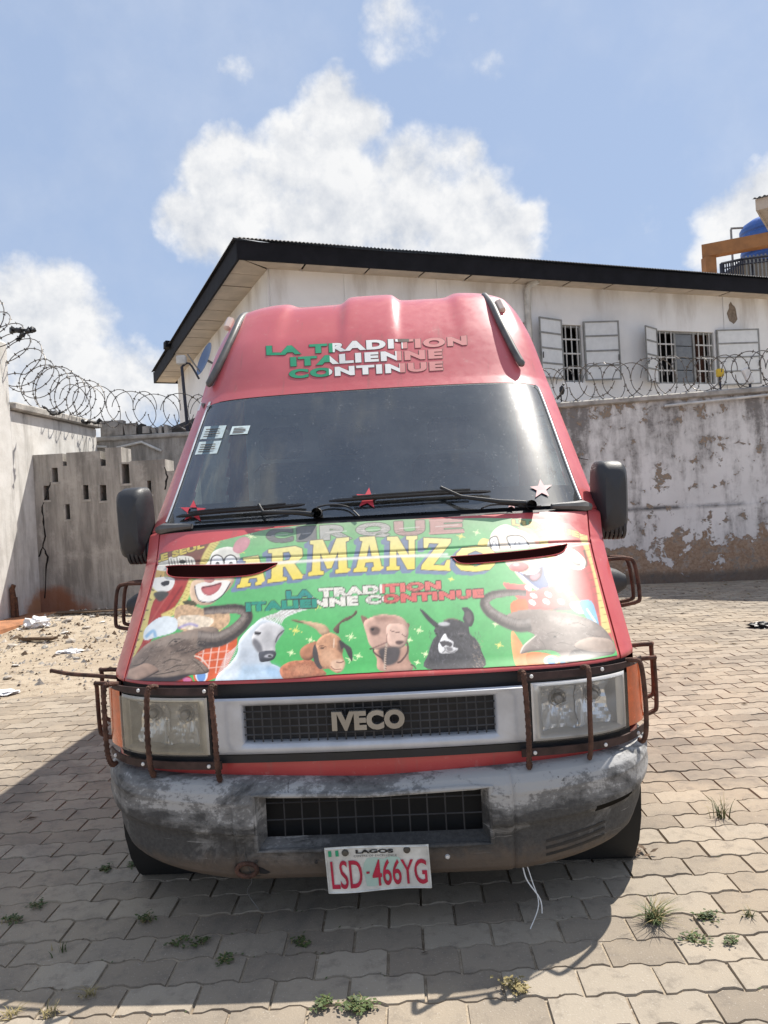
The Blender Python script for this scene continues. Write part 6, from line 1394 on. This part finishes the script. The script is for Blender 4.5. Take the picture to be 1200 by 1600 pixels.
fill(ZA([(1045,365),(1100,400),(1146,440),(1150,540),(1120,500),(1085,430),(1060,440)]), (66, 58, 58), .3); fill(ZA([(850,402),(870,470),(882,540),(906,592),(880,600),(842,550),(826,470),(834,420)]), (78, 70, 68), .2); fill(ZA(ell(905, 430, 17, 8)), (60, 40, 30)); stroke(ZA([(875,420),(905,412),(940,425)]), 1.3, (100, 66, 50), .9); stroke(ZA([(1002,350),(1000,400),(1000,430)]), 1.8, (240, 212, 186), .8); stroke(ZA([(1020,545),(1050,550),(1080,540)]), 1.6, (104, 66, 54), .9); stroke(ZA([(975,578),(1005,604),(1060,602)]), 1.4, (120, 76, 60), .9); hairs((455, 1030, 510, 1055), 70, (130, 80, 56), 3, 1.4, .5, 7)
# ---- camel
fill(ZB([(240,645),(212,540),(185,470),(300,425),(470,435),(482,540),(512,640)]), (188, 146, 126), .2, light=.9); fill(ZB([(76,175),(135,200),(130,270),(98,250)]), (140, 104, 90), .2); fill(ZB([(440,240),(492,245),(472,295),(445,285)]), (130, 98, 86), .2)
fill(ZB([(100,235),(160,190),(260,165),(400,178),(470,240),(482,330),(462,400),(420,450),(300,452),(205,462),(150,420),(122,330)]), (198, 160, 142), .2, light=.9); fill(ZB([(180,180),(280,170),(390,185),(330,220),(220,215)]), (168, 128, 112), .3, nz=NZ3, soft=2, alpha=.8)
fill(ZB([(150,280),(190,262),(240,285),(230,330),(180,345),(155,320)]), (84, 62, 56), .3, soft=1.4, alpha=.9); fill(ZB(ell(175, 290, 16, 10)), (24, 18, 18)); fill(ZB([(290,300),(310,250),(380,240),(450,262),(478,320),(468,400),(425,448),(350,445),(305,400)]), (216, 180, 162), .18, light=1.0, edge=.15); stroke(ZB([(325,300),(360,312),(405,318)]), 1.6, (96, 66, 60), .9); stroke(ZB([(425,330),(450,350),(468,345)]), 1.6, (96, 66, 60), .8); fill(ZB([(370,395),(405,385),(445,395),(415,420),(380,418)]), (96, 70, 66), .2, soft=.6); stroke(ZB([(300,330),(296,390),(330,440),(420,450)]), 1.4, (110, 78, 68), .7)
fill(ZB([(225,470),(320,440),(410,455),(390,560),(320,600),(270,580)]), (78, 70, 70), .25, soft=1.2); stroke(ZB([(295,400),(285,500),(278,635)]), 3.2, (190, 168, 150), .95); 
for k in range(10): stroke(ZB([(280, 440 + k*20), (296, 450 + k*20)]), 1.2, (70, 56, 52), .9, smooth=False)
stroke(ZB([(470,400),(475,480),(420,560),(385,575)]), 3.0, (92, 64, 56), .95); stroke(ZB([(150,460),(180,455),(190,490),(265,545)]), 2.6, (70, 54, 50), .95); stroke(ZB([(500,590),(530,605),(545,630)]), 2.4, (80, 60, 54), .9); stroke(ZB([(180,450),(300,400)]), 2.0, (120, 84, 76), .8, smooth=False)
# ---- llama
fill(ZB([(642,628),(650,500),(688,385),(722,340),(700,310),(715,270),(770,230),(850,202),(930,218),(990,260),(1006,330),(1062,380),(1102,470),(1110,622)]), (60, 58, 62), .55, nz=NZ3, light=.7); fill(ZB([(579,125),(605,128),(680,198),(738,248),(716,278),(640,212)]), (62, 60, 64), .3, light=.8); fill(ZB([(935,110),(985,104),(1030,148),(1042,210),(1012,272),(972,245),(945,205),(957,150)]), (60, 57, 62), .3, light=.8); fill(ZB([(965,150),(1000,140),(1020,190),(1000,240),(980,220)]), (96, 86, 90), .2, soft=1)
fill(ZB([(700,560),(760,470),(900,480),(1000,520),(1050,600),(700,620)]), (44, 44, 50), .4, nz=NZ3, soft=3, alpha=.7); hairs((668, 985, 752, 1042), 160, (104, 102, 108), 5, 1.3, .5, 9); hairs((668, 985, 752, 1042), 90, (30, 28, 32), 5, 1.3, .6, 10); hairs((738, 1000, 753, 1042), 40, (170, 150, 130), 4, .6, .6, 11)
fill(ZB([(735,240),(790,228),(835,245),(800,262),(750,256)]), (206, 204, 206), .3, soft=.8, alpha=.9); stroke(ZB([(780,215),(850,200),(910,215)]), 2.2, (120, 96, 88), .8); fill(ZB([(790,328),(820,370),(866,400),(862,440),(905,455),(870,490),(812,496),(752,492),(735,440),(748,395)]), (224, 222, 222), .15, light=.8); fill(ZB([(748,398),(800,388),(852,408),(842,440),(800,428),(772,442)]), (66, 62, 66), .3); fill(ZB([(800,440),(850,445),(860,470),(820,480)]), (120, 116, 118), .2, soft=.6); stroke(ZB([(790,440),(792,470),(770,490)]), 1.3, (80, 76, 80)); stroke(ZB([(798,470),(840,492),(890,470)]), 1.3, (110, 106, 110)); fill(ZB(ell(720, 330, 12, 9)), (20, 18, 20)); fill(ZB(ell(930, 350, 15, 10)), (22, 20, 22)); stroke(ZB([(905,330),(940,322),(975,340)]), 1.2, (120, 110, 112), .7)
# ---- lettering
def word(body, mp, fillc, out=None, ow=1.5, off=.03, sp=1.0, shadow=None, alpha=1.0, tris=None):
    sl, m = text_mask(tris or text_tris(body, off, sp), mp)
    if shadow:
        acc = np.zeros_like(m)
        for k in range(1, int(shadow[2] * KR) + 1): acc = np.maximum(acc, np.roll(np.roll(dil(m, ow), int(k * shadow[1] / shadow[2]), 0), int(k * shadow[0] / shadow[2]), 1))
        blend(sl, acc * alpha, lin(shadow[3]))
    if out: blend(sl, dil(m, ow) * alpha, lin(out))
    if callable(fillc): blend(sl, m * alpha, fillc(sl))
    else: blend(sl, m * alpha, lin(fillc))
def flag3(x0, x1, a, b_, c=((40, 160, 110), (238, 234, 226), (226, 130, 120))):
    def f(sl):
        t = (GX[sl] - x0) / (x1 - x0); o = np.zeros(t.shape + (3,)); o[:] = lin(c[1]); o[t < a] = lin(c[0]); o[t > b_] = lin(c[2]); return o
    return f
for ch, x0, x1 in zip('CIRQUE', (416, 464, 500, 556, 616, 672), (458, 494, 550, 610, 664, 724)):
    yb = lambda x: 849 - .055 * (x - 416); big = {'C': (116, 118, 124), 'I': (120, 122, 128), 'R': (190, 190, 186), 'Q': (196, 192, 188), 'U': (198, 160, 156), 'E': (200, 150, 146)}[ch]
    word(ch, boxmap(x0, x1, yb(x0), yb(x1), 23), big, (58, 58, 60), 1.4, .055, alpha=.9)
    for yy in (.06, .94):          # slab serif feet
        if ch not in 'CQ': cx0 = x0 - 2; stroke([(cx0, yb(x0) - 23 * yy), (x1 + 2 if ch != 'I' else x1 + 2, yb(x1) - 23 * yy)], 2.6 if ch in 'E' else 0.01 + (2.6 if ch in 'I' else 0), big, .9, smooth=False)
    stroke([(x0 + 8, yb(x0) - 12), (x1 - 8, yb(x1) - 12)], 1.1, (236, 232, 226), .6, smooth=False)
GL = {'A': ([(0,0),(.02,.10),(.10,.12),(.30,.88),(.22,.90),(.20,1),(.70,1),(.92,.12),(1,.10),(1,0),(.60,0),(.60,.10),(.68,.12),(.65,.26),(.40,.26),(.36,.12),(.46,.10),(.44,0)], [(.43,.40),(.61,.40),(.52,.78)]),
 'R': ([(0,0),(0,.10),(.10,.12),(.12,.88),(.02,.90),(.02,1),(.72,1),(.90,.90),(.92,.66),(.78,.52),(.70,.48),(.90,.12),(1,.10),(1,0),(.66,0),(.46,.42),(.40,.42),(.40,.12),(.50,.10),(.50,0)], [(.40,.60),(.56,.60),(.62,.72),(.56,.86),(.40,.86)]),
 'M': ([(0,0),(0,.10),(.08,.12),(.12,.88),(.04,.90),(.04,1),(.34,1),(.50,.55),(.66,1),(.96,1),(.96,.90),(.88,.88),(.92,.12),(1,.10),(1,0),(.64,0),(.64,.10),(.71,.12),(.70,.62),(.54,.16),(.44,.16),(.28,.62),(.28,.12),(.36,.10),(.36,0)],),
 'N': ([(0,0),(0,.10),(.10,.12),(.12,.88),(.02,.90),(.02,1),(.36,1),(.72,.42),(.72,.88),(.64,.90),(.64,1),(1,1),(1,.90),(.92,.88),(.92,0),(.68,0),(.32,.60),(.32,.12),(.42,.10),(.42,0)],),
 'Z': ([(0,0),(.02,.14),(.58,.84),(.26,.84),(.20,.68),(.08,.68),(.08,1),(.98,1),(.96,.88),(.40,.16),(.76,.16),(.84,.34),(.96,.34),(.96,0)],),
 'O': ([(.5,1),(.16,.94),(.02,.72),(.0,.28),(.14,.06),(.5,0),(.86,.06),(1,.28),(.98,.72),(.84,.94)], [(.5,.82),(.68,.70),(.70,.30),(.5,.18),(.32,.30),(.30,.70)])}
def glyph(ch, x0, x1, yb0, yb1, h, c1, c2, out, lean=.0):
    mp = boxmap(x0, x1, yb0, yb1, h, 0, lean); L_ = [[mp(*p) for p in lp] for lp in GL[ch]]; sl = sub(L_[0], 14); m = mask(L_, sl); sh = np.zeros_like(m); d = dil(m, 1.3)
    for k in range(1, int(10 * KR)): sh = np.maximum(sh, np.roll(np.roll(d, int(k * .62), 0), -int(k * .9), 1))
    t = np.clip((GY[sl] - (min(yb0, yb1) - h)) / h, 0, 1)[..., None]; blend(sl, sh * .92, lin((122, 132, 168)) * (1 - .25 * (NZ2[sl] - .5))[..., None]); blend(sl, d * .95, lin(out)); blend(sl, m, lin(c1) * (1 - t) + lin(c2) * t)
    if ch in 'MN' : pass
spec = [('A', 370, 418, 919, 912, 46), ('R', 418, 478, 911, 903, 52), ('M', 482, 548, 900, 894, 55), ('A', 552, 600, 894, 891, 54), ('N', 604, 652, 891, 889, 52), ('Z', 658, 706, 890, 892, 50), ('O', 712, 774, 894, 892, 40)]
for ch, x0, x1, a, b_, h in spec: glyph(ch, x0, x1, a, b_, h, (240, 230, 160), (236, 214, 96), (96, 88, 74))
stroke([(236, 886), (400, 880), (590, 870), (760, 868), (940, 847)], 2.2, (236, 232, 226), .8, .6); stroke([(420, 881), (600, 870), (700, 866)], 3.6, (244, 242, 238), .7, .8)
word('LA TRADITION', boxmap(447, 689, 937, 921, 14, 0), flag3(447, 689, .17, .62, ((58, 150, 140), (232, 228, 216), (222, 120, 112))), (66, 56, 50), 1.0, .075, 1.15)
word('ITALIENNE CONTINUE', boxmap(384, 756, 956, 934, 14.5, 0), flag3(384, 756, .30, .58, ((52, 150, 130), (232, 228, 216), (214, 104, 98))), (66, 56, 50), 1.0, .075, 1.15)
word('LE SEUL', boxmap(240, 319, 881, 856, 11, 0), (228, 204, 90), (80, 56, 34), .9, .06, 1.1); word("L'UNIQUE", boxmap(800, 905, 822, 842, 11, 2), (226, 206, 110), (120, 80, 50), .9, .06, 1.06)
# sun fade towards the windscreen, fine scuffs
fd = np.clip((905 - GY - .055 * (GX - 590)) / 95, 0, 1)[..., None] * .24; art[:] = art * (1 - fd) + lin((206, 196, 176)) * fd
art *= (.93 + .14 * NZ3)[..., None]; art[:] = np.clip(art, 0, 1) * .84
# film mesh on the hood, its outline trimmed like the photo's
lo_edge = [(170,1086),(300,1082),(312,1078),(400,1066),(520,1054),(650,1047),(760,1043),(880,1036),(930,1030),(965,1024),(1010,1016)]
hi_edge = [(170,890),(232,868),(330,848),(420,826),(500,817),(640,811),(760,809),(850,811),(890,818),(908,834),(925,838),(1010,838)]
NUU, NVV = 720, 300
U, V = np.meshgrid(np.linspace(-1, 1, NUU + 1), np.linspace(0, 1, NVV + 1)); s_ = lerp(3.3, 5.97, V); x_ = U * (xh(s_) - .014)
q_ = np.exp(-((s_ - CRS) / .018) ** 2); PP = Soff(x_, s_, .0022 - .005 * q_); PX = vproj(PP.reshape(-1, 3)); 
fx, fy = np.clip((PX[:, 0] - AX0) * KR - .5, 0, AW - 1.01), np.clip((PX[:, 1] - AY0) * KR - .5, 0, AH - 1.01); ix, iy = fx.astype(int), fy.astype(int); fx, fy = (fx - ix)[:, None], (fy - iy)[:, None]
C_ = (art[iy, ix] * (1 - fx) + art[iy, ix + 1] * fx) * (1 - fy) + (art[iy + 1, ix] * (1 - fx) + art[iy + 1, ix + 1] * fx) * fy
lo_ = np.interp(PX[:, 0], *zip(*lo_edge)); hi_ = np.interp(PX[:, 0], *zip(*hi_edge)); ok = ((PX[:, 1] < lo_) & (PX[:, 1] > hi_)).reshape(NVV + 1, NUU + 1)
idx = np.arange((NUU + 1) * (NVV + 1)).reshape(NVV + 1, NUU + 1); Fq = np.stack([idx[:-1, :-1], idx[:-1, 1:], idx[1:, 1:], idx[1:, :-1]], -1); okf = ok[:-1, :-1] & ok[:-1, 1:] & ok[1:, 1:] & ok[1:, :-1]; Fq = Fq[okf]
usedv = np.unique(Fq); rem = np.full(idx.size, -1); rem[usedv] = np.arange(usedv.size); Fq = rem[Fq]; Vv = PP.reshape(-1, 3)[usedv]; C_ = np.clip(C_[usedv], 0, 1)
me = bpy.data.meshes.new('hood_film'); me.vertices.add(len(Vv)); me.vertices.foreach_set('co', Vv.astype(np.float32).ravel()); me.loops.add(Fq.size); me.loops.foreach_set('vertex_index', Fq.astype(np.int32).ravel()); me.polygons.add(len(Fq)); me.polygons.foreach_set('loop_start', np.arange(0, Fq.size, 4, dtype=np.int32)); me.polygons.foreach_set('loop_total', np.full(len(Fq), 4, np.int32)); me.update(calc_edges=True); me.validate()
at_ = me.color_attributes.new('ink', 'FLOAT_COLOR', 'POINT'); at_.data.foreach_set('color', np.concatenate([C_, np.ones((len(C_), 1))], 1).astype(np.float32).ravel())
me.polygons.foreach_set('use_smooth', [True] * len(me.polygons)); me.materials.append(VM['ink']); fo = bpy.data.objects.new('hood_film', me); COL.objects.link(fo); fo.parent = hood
tag(fo, 'printed circus scene with clowns and animals on green')
# ------------------------------------------------------------------ rubble, litter, weeds
def ground_z(x, y):
    return max(gh(x, y), 0.0 if (x > (-2.4 if y > 6.8 else -2.4 - (6.8 - y) * 2.2)) else -1)
def stone(r, seed, flat=.6, mat='stone', jag=.35, sub_=1):
    rd = random.Random(seed); bm = bmesh.new(); bmesh.ops.create_icosphere(bm, subdivisions=sub_, radius=1)
    sx, sy, sz = 1, rd.uniform(.6, .95), flat * rd.uniform(.7, 1.2)
    for v in bm.verts: k = 1 + rd.uniform(-jag, jag) * .5; v.co = Vector((v.co.x * sx * k, v.co.y * sy * k, v.co.z * sz * k)) * r
    me = bpy.data.meshes.new('rubble_stone'); bm.to_mesh(me); bm.free(); me.materials.append(MAT[mat]); return me
stones = [stone(.5, k, (.45, .6, .35, .25)[k % 4], ('stone', 'concrete', 'stone', 'lime')[k % 4], sub_=1 + (k % 3 == 0)) for k in range(12)]
first = {}
spots = []
for (px_, py_, r) in [(65,945,.34),(40,1000,.16),(20,1010,.14),(85,950,.18),(105,968,.20),(120,960,.16),(135,985,.12),(100,990,.13),(110,1003,.18),(70,1012,.10),(90,975,.12),(150,952,.16),(140,940,.18),(58,972,.13),(155,1000,.12),(25,1040,.09),(60,1035,.08),(120,1030,.09),(90,1025,.08),(160,975,.15),(45,955,.12),(145,965,.10),(75,985,.10),(30,985,.12),(12,1060,.09),(118,947,.22),(95,938,.22)]:
    v = ray(px_, py_); 
    if v[2] >= 0: continue
    y = 1.40 / (-v[2] / v[1]); z = 0
    for _ in range(6): z = gh(v[0] / v[1] * y, y); y = (CAM_H - z) / (-v[2] / v[1])
    spots.append((v[0] / v[1] * y, min(y, 11.55), r))
random.seed(11)
SL = ['rubble stone on the dirt heap at the slotted wall foot']
for k, (x, y, r) in enumerate(spots):
    o = bpy.data.objects.new('rubble_stone', stones[k % 12]); COL.objects.link(o); o.scale = (r, r, r); o.rotation_euler = (random.uniform(-.3, .3), random.uniform(-.3, .3), random.uniform(0, 6))
    o.location = (x, y, gh(x, y) + r * .08); tag(o, 'pale rubble stone lying in the dirt below the slotted wall', 'stone', 'rubble stones below the slotted wall')
# chips and gravel nobody could count
b = MB()
for k in range(4800):
    x, y = random.uniform(-5.3, -1.6), random.uniform(5.2, 11.6)
    if random.random() > min(1, (y - 4.6) / 5) or x > -1.5 - .2 * random.random(): continue
    e = -2.2 if y > 6.8 else -2.2 - (6.8 - y) * 2.2
    if x > e + .5: continue
    r = random.uniform(.008, .026) * (2.4 if random.random() < .09 else 1); z = gh(x, y) + r * .2; a = random.uniform(0, 6); c, s = math.cos(a), math.sin(a); vs = []
    for i in range(5): q = i * 1.2566 + random.uniform(-.3, .3); rr = r * random.uniform(.7, 1.3); vs.append((x + rr * (c * math.cos(q) - .6 * s * math.sin(q)), y + rr * (s * math.cos(q) + .6 * c * math.sin(q)), z - r * .3))
    vs.append((x + r * .2, y, z + r * random.uniform(.3, .7))); b.add(vs, [(i, (i + 1) % 5, 5) for i in range(5)], random.choice((0, 0, 1, 2, 2)))
tag(b.build('gravel', [MAT['stone'], MAT['concrete'], MAT['stick']]), 'scattered gravel, mortar chips and leaf litter over the dirt', 'gravel', kind='stuff')
b = MB()
for k in range(900):        # fine litter over the paving, thicker by the wall
    x, y = random.uniform(-2.5, 7.5), 12.0 - abs(random.gauss(0, 1)) * 3.2
    if y < 1.9: continue
    if y > 12.0 - .185 * (x - 5.03): continue
    r = random.uniform(.006, .02); a = random.uniform(0, 6); c, s = math.cos(a), math.sin(a); L_ = r * random.uniform(1, 2.5)
    b.add([(x + c * L_, y + s * L_, .004), (x - s * r * .5, y + c * r * .5, .004 + r * .5), (x - c * L_, y - s * L_, .005), (x + s * r * .5, y - c * r * .5, .006)], [(0, 1, 2, 3)], random.choice((0, 1, 1, 2)))
tag(b.build('leaf_litter', [MAT['stone'], MAT['stick'], MAT['straw']]), 'dry leaf bits and grit scattered over the far paving', 'litter', kind='stuff')
def crumple(x, y, r, mat, label, name, seed, flat=.5, cat='litter'):
    rd = random.Random(seed); bm = bmesh.new(); bmesh.ops.create_icosphere(bm, subdivisions=3, radius=1)
    for v in bm.verts: k = 1 + rd.uniform(-.38, .3); v.co = Vector((v.co.x * k, v.co.y * k * .7, v.co.z * k * flat)) * r
    me = bpy.data.meshes.new(name); bm.to_mesh(me); bm.free(); me.materials.append(MAT[mat]); o = bpy.data.objects.new(name, me); COL.objects.link(o); o.location = (x, y, gh(x, y) + r * flat * .45); return tag(o, label, cat)
def gp_(px_, py_):
    v = ray(px_, py_); y = 5.
    for _ in range(8): z = max(0, gh(v[0] / v[1] * y, y)); y = (CAM_H - z) / (-v[2] / v[1])
    return v[0] / v[1] * y, y
crumple(*gp_(58, 977), .17, 'litter', 'crumpled white plastic bag at the foot of the limewashed wall', 'plastic_bag', 3)
crumple(*gp_(110, 1020), .13, 'litter', 'flattened pale plastic scrap in the dirt below the rubble', 'plastic_scrap', 4, .2)
crumple(*gp_(8, 1083), .12, 'litter', 'white scrap of packaging where the dirt meets the pavers', 'plastic_scrap', 5, .15)
crumple(*gp_(1190, 980), .13, 'rag', 'dark twisted rag lying on the sunlit paving by the wall', 'cloth_rag', 6, .35)
for k, (px_, py_, ln) in enumerate([(130, 952, 1.5), (150, 960, 1.2), (60, 1002, .5)]):   # broken planks
    x, y = gp_(px_, py_); b = MB(); b.box(-ln / 2, ln / 2, -.06, .06, 0, .03, jit=.012, M=Matrix.Translation((x, min(y, 11.5), gh(x, y) + .03)) @ Matrix.Rotation(random.uniform(-.3, .3), 4, 'Z'))
    tag(b.build('broken_plank', MAT['stick']), ('long dark broken plank along the foot of the slotted wall', 'dark plank lying just before the longer wall-foot plank', 'short dark plank lying by the crumpled white plastic bag')[k], 'plank', 'broken planks in the rubble')
# weeds
def tuft(px_, py_, n, h, spread, mat, label, name, seed, broad=False, grp=None):
    rd = random.Random(seed); x, y = gp_(px_, py_); t = empty(name, (x, y, 0)); tag(t, label, 'weed' if broad else 'grass', grp); b = MB(); b2 = MB()
    for k in range(n):
        a = rd.uniform(0, 6.283); L_ = h * rd.uniform(.45, 1.1); out = spread * rd.uniform(.2, 1.1); w = .0022 * rd.uniform(.7, 1.3); bx, by = rd.gauss(0, .012), rd.gauss(0, .010); d = np.array((math.cos(a), math.sin(a), 0)); nn = np.array((-d[1], d[0], 0))
        if broad:
            P = [np.array((bx, by, 0)), np.array((bx, by, 0)) + d * out * .5 + (0, 0, L_ * .5), np.array((bx, by, 0)) + d * out + (0, 0, L_ * .7)]
            b2.tube(P, .0012, 4)
            for q in range(5):
                c = P[1] + (P[2] - P[1]) * rd.random() + np.array((rd.gauss(0, .008), rd.gauss(0, .008), rd.gauss(0, .003))); r = rd.uniform(.005, .010); aa_ = rd.uniform(0, 6.28); u_ = np.array((math.cos(aa_), math.sin(aa_), rd.uniform(-.4, .5))) * r; v_ = np.array((-math.sin(aa_), math.cos(aa_), rd.uniform(-.3, .3))) * r * .55
                b.add([c - u_, c + v_, c + u_, c - v_], [(0, 1, 2, 3)])
        else:
            p = np.array((bx, by, 0)); seg = 5; V_ = []
            for q in range(seg + 1):
                u_ = q / seg; c = p + d * out * u_ ** 1.7 + np.array((0, 0, L_ * (u_ - .28 * u_ ** 3))); ww = w * (1 - u_) + .0002; V_ += [c - nn * ww, c + nn * ww]
            (b if rd.random() < .65 else b2).add(V_, [(2*q, 2*q+1, 2*q+3, 2*q+2) for q in range(seg)])
    if b.v: b.build('leaves' if broad else 'green_blades', MAT[mat], t)
    if b2.v: b2.build('stems' if broad else 'dry_blades', MAT['straw'], t)
    return t
tuft(1022, 1440, 110, .075, .115, 'weed', 'largest spiky grass tuft in a sunlit paver joint', 'grass_tuft', 1)
tuft(1125, 1278, 34, .12, .09, 'weed', 'tall thin grass tuft standing alone on the far sunlit pavers', 'grass_tuft', 2)
tuft(1104, 1436, 20, .025, .03, 'weed', 'low green leafy weed next to the largest grass tuft', 'leafy_weed', 3, True)
tuft(1085, 1470, 14, .018, .05, 'weed', 'sprawling weed creeping along a sunlit joint', 'leafy_weed', 4, True); tuft(1140, 1470, 8, .02, .02, 'weed', 'tiny weed sprig past the creeping joint weed', 'leafy_weed', 5, True)
tuft(1168, 1432, 18, .035, .04, 'weed', 'thin grass sprig growing from a joint by the low leafy weed', 'grass_tuft', 6)
tuft(560, 1575, 34, .022, .045, 'weed', 'bright green leafy weed at the edge of the van shadow', 'leafy_weed', 7, True); tuft(508, 1572, 16, .03, .018, 'weed', 'small upright weed next to the bright green weed', 'leafy_weed', 8, True)
tuft(806, 1548, 20, .035, .035, 'straw', 'dry brown weed on the lit pavers past the shadow edge', 'leafy_weed', 9, True)
for k, (px_, py_, n, h) in enumerate([(95, 1488, 24, .08), (225, 1440, 20, .05), (60, 1415, 16, .035), (355, 1500, 16, .03), (310, 1475, 18, .035), (275, 1475, 16, .035), (15, 1440, 22, .05), (470, 1475, 16, .03), (210, 1352, 30, .03), (165, 1360, 26, .03)]):
    tuft(px_, py_, int(n * .6), h * .6, .018, 'weed', 'small dark weed in a paver joint inside the van shadow', 'leafy_weed', 20 + k, k not in (0,), 'weeds in the shaded joints')
for k, (px_, py_) in enumerate([(10, 1590), (80, 1585), (140, 1555)]): tuft(px_, py_, 24, .03, .05, 'straw', 'straw coloured tuft on sunlit pavers at the shadow edge', 'grass_tuft', 40 + k, False, 'straw tufts by the shadow edge')
x, y = gp_(1000, 1336); b = MB(); rd = random.Random(4)
for k in range(14):
    c = np.array((x + rd.gauss(0, .035), y + rd.gauss(0, .015), .008 + rd.random() * .012)); a = rd.uniform(0, 6.28); r = rd.uniform(.015, .032); u_ = np.array((math.cos(a), math.sin(a), rd.uniform(-.2, .4))) * r; v_ = np.array((-math.sin(a), math.cos(a), rd.uniform(-.2, .3))) * r * .4; b.add([c - u_, c + v_, c + u_, c - v_], [(0, 1, 2, 3)])
tag(b.build('dead_leaves', MAT['stick']), 'clump of dead brown leaves beside the front wheel', 'leaves')
# weeds and grit along the joints
b = MB()
for (X, Y) in random.sample([s_ for s_ in slots if 1.9 < s_[1] < 6], 420):
    n = random.randint(2, 7); x0 = X - PW / 2; y0 = Y - PD / 2
    for q in range(n):
        x = x0 + random.uniform(0, PW) ; y = y0 + prof(x - x0) + random.gauss(0, .004); r = random.uniform(.003, .007); a = random.uniform(0, 6.28); u_ = np.array((math.cos(a), math.sin(a), .3)) * r; v_ = np.array((-math.sin(a), math.cos(a), random.uniform(-.2, .4))) * r * .5; c = np.array((x, y, .002))
        b.add([c - u_, c + v_, c + u_, c - v_], [(0, 1, 2, 3)], random.choice((0, 1, 1)))
tag(b.build('joint_weeds', [MAT['weed'], MAT['stick']]), 'specks of moss and grit along the paver joints', 'moss', kind='stuff')
